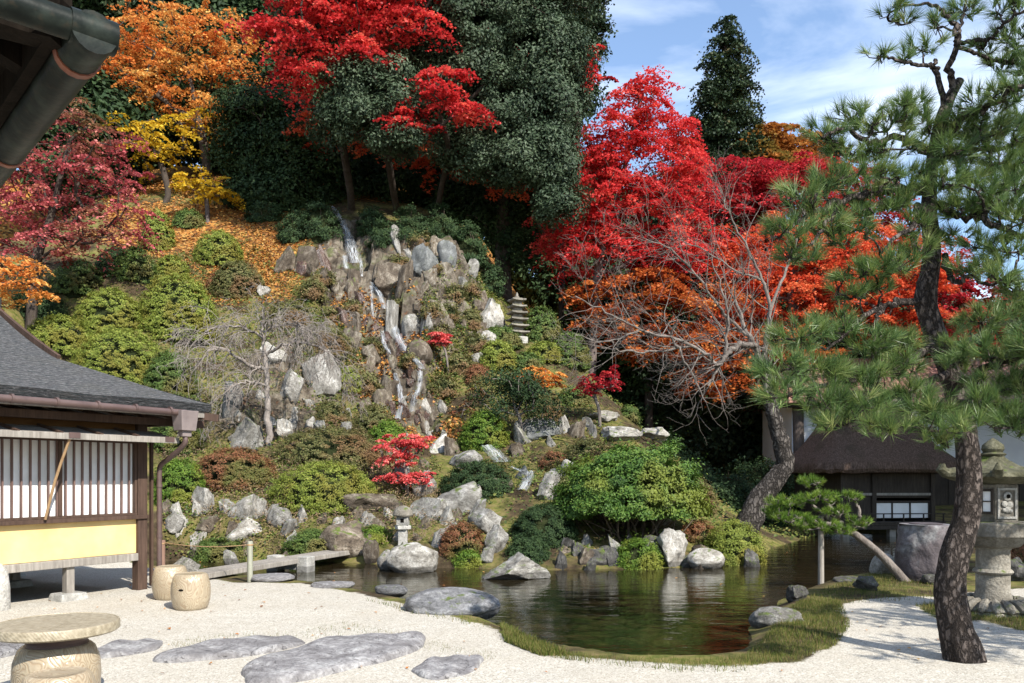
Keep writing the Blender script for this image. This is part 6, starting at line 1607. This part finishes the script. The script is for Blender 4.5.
# ------------------------------------------------------------------ pines
def pine(name, label, base, trunk, tr_r, limbs, pads, seed, mat, Ln, Wn, n_per, tuft_d, bark, pole=None, twig_r=0.006, lift=0.55):
    """limbs: polylines of world points with radii; pads: (centre, radii) ellipsoids filled with shoot tips"""
    rng = np.random.default_rng(seed); base = np.asarray(base, float)
    root = thing(name, label, 'pine tree', tuple(base))
    tp = smooth_path(trunk, 8); tr_ = np.interp(np.linspace(0, len(trunk) - 1, len(tp)), np.arange(len(trunk)), tr_r)
    v, f = tube_np(tp, tr_, 28)
    c_ = np.repeat(tp, 28, 0); d_ = unit(v - c_)
    amp = np.array([mnoise.noise(Vector(p * 3.2)) * .55 + mnoise.noise(Vector((p[0] * 11, p[1] * 11, p[2] * 6))) * .5 + mnoise.noise(Vector((p[0] * 26, p[1] * 26, p[2] * 14))) * .3 for p in v])
    v = v + d_ * (amp * np.repeat(tr_, 28) * 0.16)[:, None]
    link_mesh('trunk', np_mesh('trunk', v - base, f, True), bark, root)
    lv, lf, o = [], [], 0; nodes = [tp[len(tp) // 3:]]
    for P, R in limbs:
        S = smooth_path(P, 6); Rr = np.interp(np.linspace(0, len(P) - 1, len(S)), np.arange(len(P)), R)
        S[1:-1] += rng.normal(size=(len(S) - 2, 3)) * np.minimum(0.02, Rr[1:-1, None] * 0.5)
        v, f = tube_np(S, Rr, 10); lv.append(v); lf.append(f + o); o += len(v); nodes.append(S)
    NN = np.concatenate(nodes)
    tips, dirs = [], []
    for (c, r) in pads:
        n = max(6, int(tuft_d * (r[0] * r[1] + r[0] * r[2] + r[1] * r[2])))
        b = in_ball(n, rng, 0.15); b[:, 2] = b[:, 2] * 0.9
        tips.append(b * r + c); dirs.append(unit(b * [1, 1, 0.5] * 0.8 + [0, 0, lift] + rng.normal(size=b.shape) * 0.22))
    T = np.concatenate(tips); Dd = np.concatenate(dirs)
    # secondary branches: cluster the tips, reach every cluster from the nearest limb, then every tip from its cluster
    K = max(4, len(T) // 7); sel = rng.choice(len(T), K, replace=False); Cc = T[sel].copy()
    for _ in range(4):
        own = np.argmin(((T[:, None] - Cc[None]) ** 2).sum(-1), 1)
        for k in range(K):
            m = own == k
            if m.any(): Cc[k] = T[m].mean(0)
    Cc[:, 2] -= 0.04
    ordr = np.argsort(((Cc[:, None] - NN[None]) ** 2).sum(-1).min(1)); net = NN.copy()
    for k in ordr:
        d = np.linalg.norm(net - Cc[k], axis=1) + 0.7 * np.maximum(0, net[:, 2] - Cc[k, 2]); j = int(np.argmin(d)); p = net[j]
        L_ = np.linalg.norm(Cc[k] - p)
        S = smooth_path([p, p + (Cc[k] - p) * .35 + rng.normal(size=3) * .09 * L_, p + (Cc[k] - p) * .7 + rng.normal(size=3) * .10 * L_, Cc[k]], 3)
        v, f = tube_np(S, np.linspace(min(0.022, 0.009 + 0.012 * L_), twig_r * 1.3, len(S)), 6); lv.append(v); lf.append(f + o); o += len(v)
        net = np.vstack([net, S[2:]])
    for i in range(len(T)):
        p = Cc[own[i]]; q = T[i]; mid = (p + q) / 2 + rng.normal(size=3) * 0.02 - [0, 0, 0.015]
        v, f = tube_np(np.array([p, mid, q]), [twig_r * 1.2, twig_r, twig_r * .7], 4); lv.append(v); lf.append(f + o); o += len(v)
    link_mesh('branches', np_mesh('branches', np.concatenate(lv) - base, np.concatenate(lf), True), bark if pole is None else bark, root)
    v, f, tone = needle_tufts(T, Dd, n_per, Ln, Wn, rng)
    link_mesh('needles', np_mesh('needles', v - base, f, False, tone), mat, root)
    return root
D0 = 6.95
trunk = [W(966,664,D0),W(957,630,D0),W(950,590,D0+.02),W(955,555,D0),(W(966,520,D0)),W(969,470,D0),W(963,420,D0),W(947,365,D0),W(932,325,D0),W(926,296,D0),W(932,255,D0),W(929,212,D0),W(932,165,D0),W(941,122,D0-.1),W(950,98,D0-.1),W(960,80,D0-.1)]
trunk[0][2] = -0.06
tr_r = np.array([19,16,15,14,12.5,11,10.5,10,10.5,10.5,8.5,7.2,6.6,6.6,5,4]) / F * D0
def lim(pts, r): return ([W(a[0], a[1], D0 + a[2]) for a in pts], np.array(r) * 0.62 / F * D0)
limbs = [
    lim([(955,90,-.1),(949,72,-.15),(955,52,-.2),(958,35,-.2),(950,20,-.2),(938,8,-.2),(920,4,-.2),(895,8,-.3)], [6,5,4.5,4,3.6,3,2,1.2]),
    lim([(956,38,-.2),(962,20,-.1),(965,5,0),(968,-15,0)], [3,2.4,2,1.5]),
    lim([(955,40,-.2),(972,42,-.3),(990,38,-.4),(1003,24,-.5),(1020,12,-.6),(1040,0,-.7)], [3.6,3.2,2.8,2.4,2,1.4]),
    lim([(957,47,-.2),(978,53,0),(998,60,.1),(1015,48,.2),(1040,44,.2)], [3.4,3,2.6,2.2,1.6]),
    lim([(996,58,.1),(1012,62,0),(1030,66,-.1)], [2.4,2,1.4]),
    lim([(938,68,-.1),(925,66,-.2),(908,62,-.4),(890,58,-.5),(878,56,-.6)], [4,3,2.5,2,1.2]),
    lim([(945,112,-.1),(938,70,-.15),(934,60,-.15)], [5,4,2.5]),
    lim([(934,155,0),(900,140,-.2),(870,142,-.4),(845,128,-.6),(822,138,-.7)], [7,5,4,3,1.6]),
    lim([(938,140,0),(962,118,-.2),(985,108,-.4),(1010,92,-.6),(1040,80,-.7)], [8,6,5,4,2.5]),
    lim([(935,160,0),(965,150,.3),(1000,148,.5),(1040,140,.6)], [7,5,4,2.5]),
    lim([(928,190,0),(895,190,-.2),(865,196,-.4),(830,205,-.6),(798,222,-.8),(780,238,-.9)], [8,7,6,4.5,3,1.6]),
    lim([(840,203,-.55),(815,240,-.7),(800,245,-.7)], [3.5,2.5,1.2]),
    lim([(926,215,0),(918,208,-.2),(912,228,-.4),(895,238,-.5),(880,255,-.6)], [6,5,4,3,1.5]),
    lim([(936,205,0),(958,214,-.2),(985,220,-.4),(1010,232,-.5),(1045,240,-.6)], [7,5.5,5,4,2.2]),
    lim([(986,220,-.4),(982,200,-.5),(975,190,-.5)], [3,2,1]),
    lim([(945,255,0),(950,275,-.2),(958,282,-.3),(972,276,-.4),(990,285,-.5),(1015,270,-.6)], [5,4.5,4,3,2.4,1.3]),
    lim([(918,302,0),(895,302,-.3),(880,308,-.4),(862,318,-.6),(850,330,-.7),(825,350,-.9)], [6,5,4.5,3.5,2.8,1.5]),
    lim([(884,306,-.4),(876,322,-.5),(882,335,-.5),(870,345,-.6)], [3.5,3,2.2,1.2]),
    lim([(940,345,0),(905,360,-.5),(870,375,-.8),(835,382,-1.0),(800,392,-1.2),(775,398,-1.3)], [7,5.5,4.5,3.5,2.5,1.4]),
    lim([(950,372,0),(920,385,-.7),(900,400,-1.0),(870,415,-1.2)], [6,5,3.5,1.8]),
    lim([(955,385,0),(985,370,-.5),(1010,360,-.8),(1050,350,-1.1),(1100,340,-1.4)], [7,6,5,4,2]),
    lim([(960,400,0),(975,405,-.7),(990,415,-1.1),(1020,418,-1.4)], [5,4,3,1.6]),
    lim([(942,350,0),(980,335,.4),(1020,318,.8),(1060,300,1.0)], [6,5,4,2]),
]
def pad(px, py, rx, ry, dd=0.0, dz=None): 
    D = D0 + dd; return (W(px, py, D), np.array([rx / F * D, (dz or max(rx * .75, ry)) / F * D, ry / F * D]))
pads = [pad(*a) for a in [
    (890,8,16,10,-.3),(905,20,14,8,-.2),(965,8,22,10,0),(1010,8,24,12,-.5),(1030,30,18,14,-.3),(878,52,14,7,-.6),(926,42,18,12,-.2),(905,55,10,8,-.4),(1000,62,22,10,.1),(1025,62,20,14,0),
    (826,130,22,14,-.6),(858,118,30,16,-.5),(890,125,26,14,-.3),(915,105,16,14,-.1),(845,150,28,12,-.5),(880,150,36,10,-.3),
    (985,100,30,16,-.4),(1015,90,28,18,-.6),(960,125,26,16,-.2),(1000,130,34,16,.2),(1030,120,24,24,.4),(985,155,40,16,.4),
    (800,195,28,14,-.8),(835,180,34,16,-.6),(870,178,34,14,-.4),(905,175,26,14,-.2),(790,225,26,18,-.9),(820,220,30,18,-.7),(855,215,30,14,-.5),(800,250,30,12,-.8),(900,195,26,16,-.2),
    (985,195,34,16,-.4),(1015,215,28,18,-.5),(960,180,24,14,-.1),(1000,175,34,12,.2),(985,240,26,12,-.4),(1010,250,30,14,-.5),(955,235,20,14,-.1),
    (890,262,32,15,-.6),(862,275,30,13,-.6),(915,250,22,14,-.3),(850,290,22,10,-.6),(880,285,22,8,-.5),
    (1000,275,26,10,-.6),(1020,310,30,20,.6),(985,320,34,16,.4),
    (800,335,34,18,-1.0),(835,325,30,16,-.8),(865,340,34,16,-.7),(780,365,30,18,-1.2),(815,370,36,18,-1.0),(855,372,38,16,-.9),(895,365,32,16,-.6),(900,338,24,14,-.4),
    (780,392,28,14,-1.3),(820,398,36,14,-1.1),(860,405,36,16,-1.1),(900,395,36,16,-.9),(885,425,34,12,-1.2),(840,420,30,12,-1.2),
    (930,405,34,16,-1.1),(955,425,34,14,-1.3),(985,405,36,18,-1.1),(1015,420,34,18,-1.3),(935,440,26,9,-1.2),
    (975,355,32,18,-.6),(1010,350,34,18,-.8),(1000,380,34,18,-.9),(1030,385,28,24,-1.0),(955,345,22,16,-.3),
    (925,120,26,14,-.2),(900,108,20,10,-.4),(950,150,30,14,-.3),(985,128,34,14,-.1),(1012,160,30,18,.1),(960,205,30,14,-.3),(1000,205,34,14,-.2),(940,180,24,12,-.4),(880,200,30,12,-.3),(845,235,30,12,-.6),(915,225,22,12,-.3),(1015,185,24,14,-.4),(975,265,28,10,-.4),(1018,285,22,14,-.4),(940,20,16,8,-.2),(1015,35,24,12,-.4),(985,45,18,8,-.3),
    (1060,340,44,24,-1.1),(1100,330,44,24,-1.4),(1080,400,44,26,-1.5),(1070,290,44,22,.8),(1070,230,40,24,-.6),(1060,140,40,30,.4),(1050,70,34,24,-.5),
]]
pine('pine_tree', 'tall garden pine with curved plated trunk rising from the gravel at the right', W(966, 664, D0) * [1, 1, 0], trunk, tr_r, limbs, pads, 81, L_NEED, 0.14, 0.0044, 52, 290, B_PINE, twig_r=0.004)

# a neighbouring pine just outside the right edge; its branches shade the gravel
rngP = np.random.default_rng(9); nb = np.array([7.6, 4.9, 0.0])
ntr = [nb + [0, 0, -.06], nb + [-.1, .1, 1.2], nb + [.1, 0, 2.4], nb + [-.2, .2, 3.6], nb + [-.1, .2, 4.8]]
nl, npd = [], []
for k in range(11):
    a = k * 2.4; h_ = 1.9 + 0.28 * k; r_ = 2.6 - 0.13 * k; e = nb + [math.cos(a) * r_, math.sin(a) * r_, h_ + .1]
    nl.append(([nb + [0, 0, h_ - .25], (nb + [0, 0, h_] + e) / 2 + [0, 0, .1], e], np.array([.05, .035, .015])))
    for f_ in (0.45, 0.7, 1.0): npd.append((nb + [0, 0, h_] + (e - nb - [0, 0, h_]) * f_ + rngP.normal(size=3) * .15, np.array([.42, .42, .12])))
pine('pine_tree', 'neighbouring garden pine standing beyond the right edge of the view', nb, ntr, np.array([.16, .14, .12, .09, .05]), nl, npd, 83, L_NEED, 0.135, 0.006, 34, 120, B_PINE, twig_r=0.005)
D1_ = 12.0
tr2 = [W(908,588,D1_),W(895,570,D1_),W(882,556,D1_),W(868,544,D1_),W(850,531,D1_),W(838,527,D1_),W(825,515,D1_),W(812,505,D1_)]
tr2[0][2] = -0.05
lim2 = [([W(840,527,D1_),W(835,512,D1_-.1),W(822,498,D1_-.2)], np.array([3,2.4,1.5]) / F * D1_), ([W(845,529,D1_),W(815,522,D1_-.2),W(790,516,D1_-.3)], np.array([3,2.2,1.2]) / F * D1_),
        ([W(850,531,D1_),W(860,515,D1_-.1),W(855,500,D1_-.1)], np.array([2.6,2,1.2]) / F * D1_)]
def pad2(px, py, rx, ry, dd=0.0): D = D1_ + dd; return (W(px, py, D), np.array([rx * 1.05, rx * .8, ry * .75]) / F * D)
pads2 = [pad2(*a) for a in [(785,502,20,9,-.2),(810,482,14,7,-.1),(815,497,22,8,-.2),(792,518,24,8,-.3),(845,497,16,7,-.1),(835,510,18,8,-.2),(858,522,14,7,-.1),(815,525,24,8,-.3),(775,512,12,8,-.2),(840,530,14,6,-.2)]]
pn = pine('pine_tree', 'small bright green pine leaning left over the pond on a propped trunk', tr2[0], tr2, np.array([5,4.4,4,3.7,3.4,3,2.2,1.4]) / F * D1_, lim2, pads2, 82, L_NEED2, 0.10, 0.006, 44, 400, B_GREY, twig_r=0.004)
x, y = gp(821, 586); y = 12.0; x = (821 - 512) / F * y
pp = thing('support_post', 'slim grey wooden post propping up the small leaning pine', 'post', (x, y, H1(x, y) - 0.1))
hh = W(821, 516, y)[2] - H1(x, y) + 0.1
MB().lathe([(0.045, 0), (0.043, hh * .5), (0.04, hh)], 12).build('shaft', M_GREY_WOOD, pp, True)
MB().lathe([(0.05, hh - 0.10), (0.053, hh - .07), (0.05, hh - .04)], 12).build('rope_binding', M_TWIG, pp, True)

# ------------------------------------------------------------------ ground cover nobody could count
def ground_scatter(name, poly_px, n, mat, L, seed, kind='leaf', lift=0.02, asp=0.7, up=1.0, dens_noise=None, zmax=None):
    rng = np.random.default_rng(seed); P = np.array([hit(a, b)[:2] if zmax is None else gp(a, b) for a, b in poly_px])
    lo, hi = P.min(0), P.max(0); X = rng.uniform(lo, hi, (n * 4, 2)); X = X[poly_sd(X, P) < 0]
    if dens_noise: X = X[fbm(X, dens_noise, 3, seed) > rng.uniform(-0.28, 0.22, len(X))]
    if kind != 'water': X = X[poly_sd(X, pond) > (-0.12 if kind == 'blade' else -0.02)]
    X = X[:n]; Zh = H(X[:, 0], X[:, 1]); C = np.column_stack([X, Zh + lift * rng.random(len(X))]); m = len(C)
    if kind == 'leaf':
        N = unit(np.array([0, -0.35, up]) + rng.normal(size=(m, 3)) * 0.5); Ls = L * rng.uniform(.5, 1.3, m)
        v, f = leaf_quads(C, N, Ls, Ls * asp, rng, 0.08); tone = rng.random(m)
    else:   # blades of grass
        d = unit(np.array([0, 0, 1.0]) + rng.normal(size=(m, 3)) * 0.45); l = L * rng.uniform(.4, 1.2, (m, 1)); s_ = unit(np.cross(d, rng.normal(size=(m, 3)))) * L * 0.06
        v = np.stack([C - s_ - [0, 0, .02], C + s_ - [0, 0, .02], C + d * l], 1).reshape(-1, 3); f = np.arange(3 * m).reshape(-1, 3); tone = rng.random(m)
    tag(link_mesh(name, np_mesh(name, v, f, False, tone), mat), kind='stuff', label=None)
    return
L_FALL = mat_leaf('fallen_leaves', [(0.0, (0.10, 0.05, 0.025)), (0.35, (0.30, 0.115, 0.03)), (0.7, (0.46, 0.20, 0.04)), (1.0, (0.44, 0.30, 0.10))], 0.15)
L_WEED = mat_leaf('weed_leaves', [(0.0, (0.03, 0.055, 0.012)), (0.5, (0.10, 0.14, 0.025)), (0.8, (0.17, 0.18, 0.04)), (1.0, (0.20, 0.13, 0.05))], 0.25)
L_GRASS = mat_leaf('grass_blades', [(0.0, (0.05, 0.075, 0.012)), (0.5, (0.115, 0.145, 0.025)), (0.8, (0.19, 0.165, 0.05)), (1.0, (0.24, 0.17, 0.08))], 0.3)
L_DRY = mat_leaf('dry_undergrowth', [(0.0, (0.08, 0.055, 0.035)), (0.5, (0.19, 0.135, 0.085)), (1.0, (0.30, 0.21, 0.12))], 0.15)
ground_scatter('fallen_leaves', [(90,200),(260,190),(330,225),(320,290),(280,310),(200,300),(110,240)], 26000, L_FALL, 0.12, 1, dens_noise=0.6)
ground_scatter('fallen_leaves', [(330,290),(395,280),(440,340),(470,440),(380,440),(340,350)], 7000, L_FALL, 0.10, 2, dens_noise=0.9, lift=0.12)
ground_scatter('weeds', [(20,410),(60,330),(240,230),(345,330),(420,420),(470,520),(340,560),(165,560),(150,440)], 26000, L_WEED, 0.07, 3, dens_noise=0.5, lift=0.14)
ground_scatter('weeds', [(430,300),(500,290),(560,340),(680,440),(720,540),(560,560),(440,540),(460,420)], 32000, L_WEED, 0.075, 4, dens_noise=0.5, lift=0.14)
ground_scatter('dry_undergrowth', [(160,400),(330,320),(400,430),(480,540),(165,560)], 20000, L_DRY, 0.08, 5, dens_noise=0.7, lift=0.25, asp=0.25)
ground_scatter('weeds', [(300,300),(345,330),(400,420),(330,430),(280,330)], 9000, L_WEED, 0.08, 23, dens_noise=0.9, lift=0.2)
ground_scatter('weeds', [(440,260),(500,300),(470,350),(440,430),(420,330)], 7000, L_WEED, 0.08, 24, dens_noise=0.9, lift=0.2)
ground_scatter('weeds', [(640,470),(800,440),(820,545),(700,570)], 12000, L_WEED, 0.09, 6, dens_noise=0.5, lift=0.2)
ground_scatter('grass', [(365,600),(440,611),(490,622),(520,648),(600,665),(690,668),(745,658),(790,612),(815,592),(870,574),(905,560),(930,575),(945,600),(850,604),(838,612),(852,625),(836,646),(800,662),(740,672),(680,672),(590,664),(540,656),(505,642),(470,626),(400,612)], 30000, L_GRASS, 0.055, 7, 'blade', dens_noise=0.8, zmax=1)
ground_scatter('grass', [(500,622),(530,640),(570,656),(540,656),(505,642)], 5000, L_GRASS, 0.07, 8, 'blade', zmax=1)
ground_scatter('grass', [(915,606),(960,600),(1040,612),(1100,622),(1040,636),(985,622),(940,622)], 7000, L_GRASS, 0.05, 9, 'blade', dens_noise=0.9, zmax=1)
ground_scatter('grass', [(780,540),(900,532),(940,545),(900,556),(880,560)], 6000, L_GRASS, 0.10, 10, 'blade', zmax=1)
ground_scatter('grass', [(300,632),(345,622),(425,640),(500,655),(490,662),(420,650),(300,640)], 900, L_GRASS, 0.03, 11, 'blade', dens_noise=1.4, zmax=1)
ground_scatter('grass', [(170,646),(200,638),(290,632),(300,640),(180,652)], 500, L_GRASS, 0.03, 12, 'blade', dens_noise=1.4, zmax=1)

# a few leaves blown onto the gravel and floating on the pond
rng = np.random.default_rng(44)
def litter(name, pts, L, mat, seed):
    r = np.random.default_rng(seed); C = np.asarray(pts); m = len(C)
    N = unit(np.array([0, 0, 1.0]) + r.normal(size=(m, 3)) * 0.18); Ls = L * r.uniform(.6, 1.3, m)
    v, f = leaf_quads(C, N, Ls, Ls * .75, r, 0.12)
    tag(link_mesh(name, np_mesh(name, v, f, False, r.random(m)), mat), kind='stuff')
q = rng.uniform([-6, 5.5], [6, 14], (260, 2)); q = q[(poly_sd(q, gr_poly) < -0.05)][:120]
litter('fallen_leaves', np.column_stack([q, H(q[:, 0], q[:, 1]) + 0.012]), 0.045, L_FALL, 1)
q = rng.uniform(pond.min(0), pond.max(0), (900, 2)); q = q[(poly_sd(q, pond) < -0.25) & (fbm(q, 0.5, 3, 4) > 0.03)][:150]
litter('floating_leaves', np.column_stack([q, np.full(len(q), WATER_Z + 0.008)]), 0.05, L_FALL, 2)
ground_scatter('grass', [(500,640),(540,650),(600,657),(690,660),(745,657),(770,625),(800,600),(840,600),(850,622),(838,645),(800,660),(745,666),(690,668),(600,664),(540,656)], 26000, L_GRASS, 0.042, 13, 'blade', dens_noise=0.9, zmax=1)
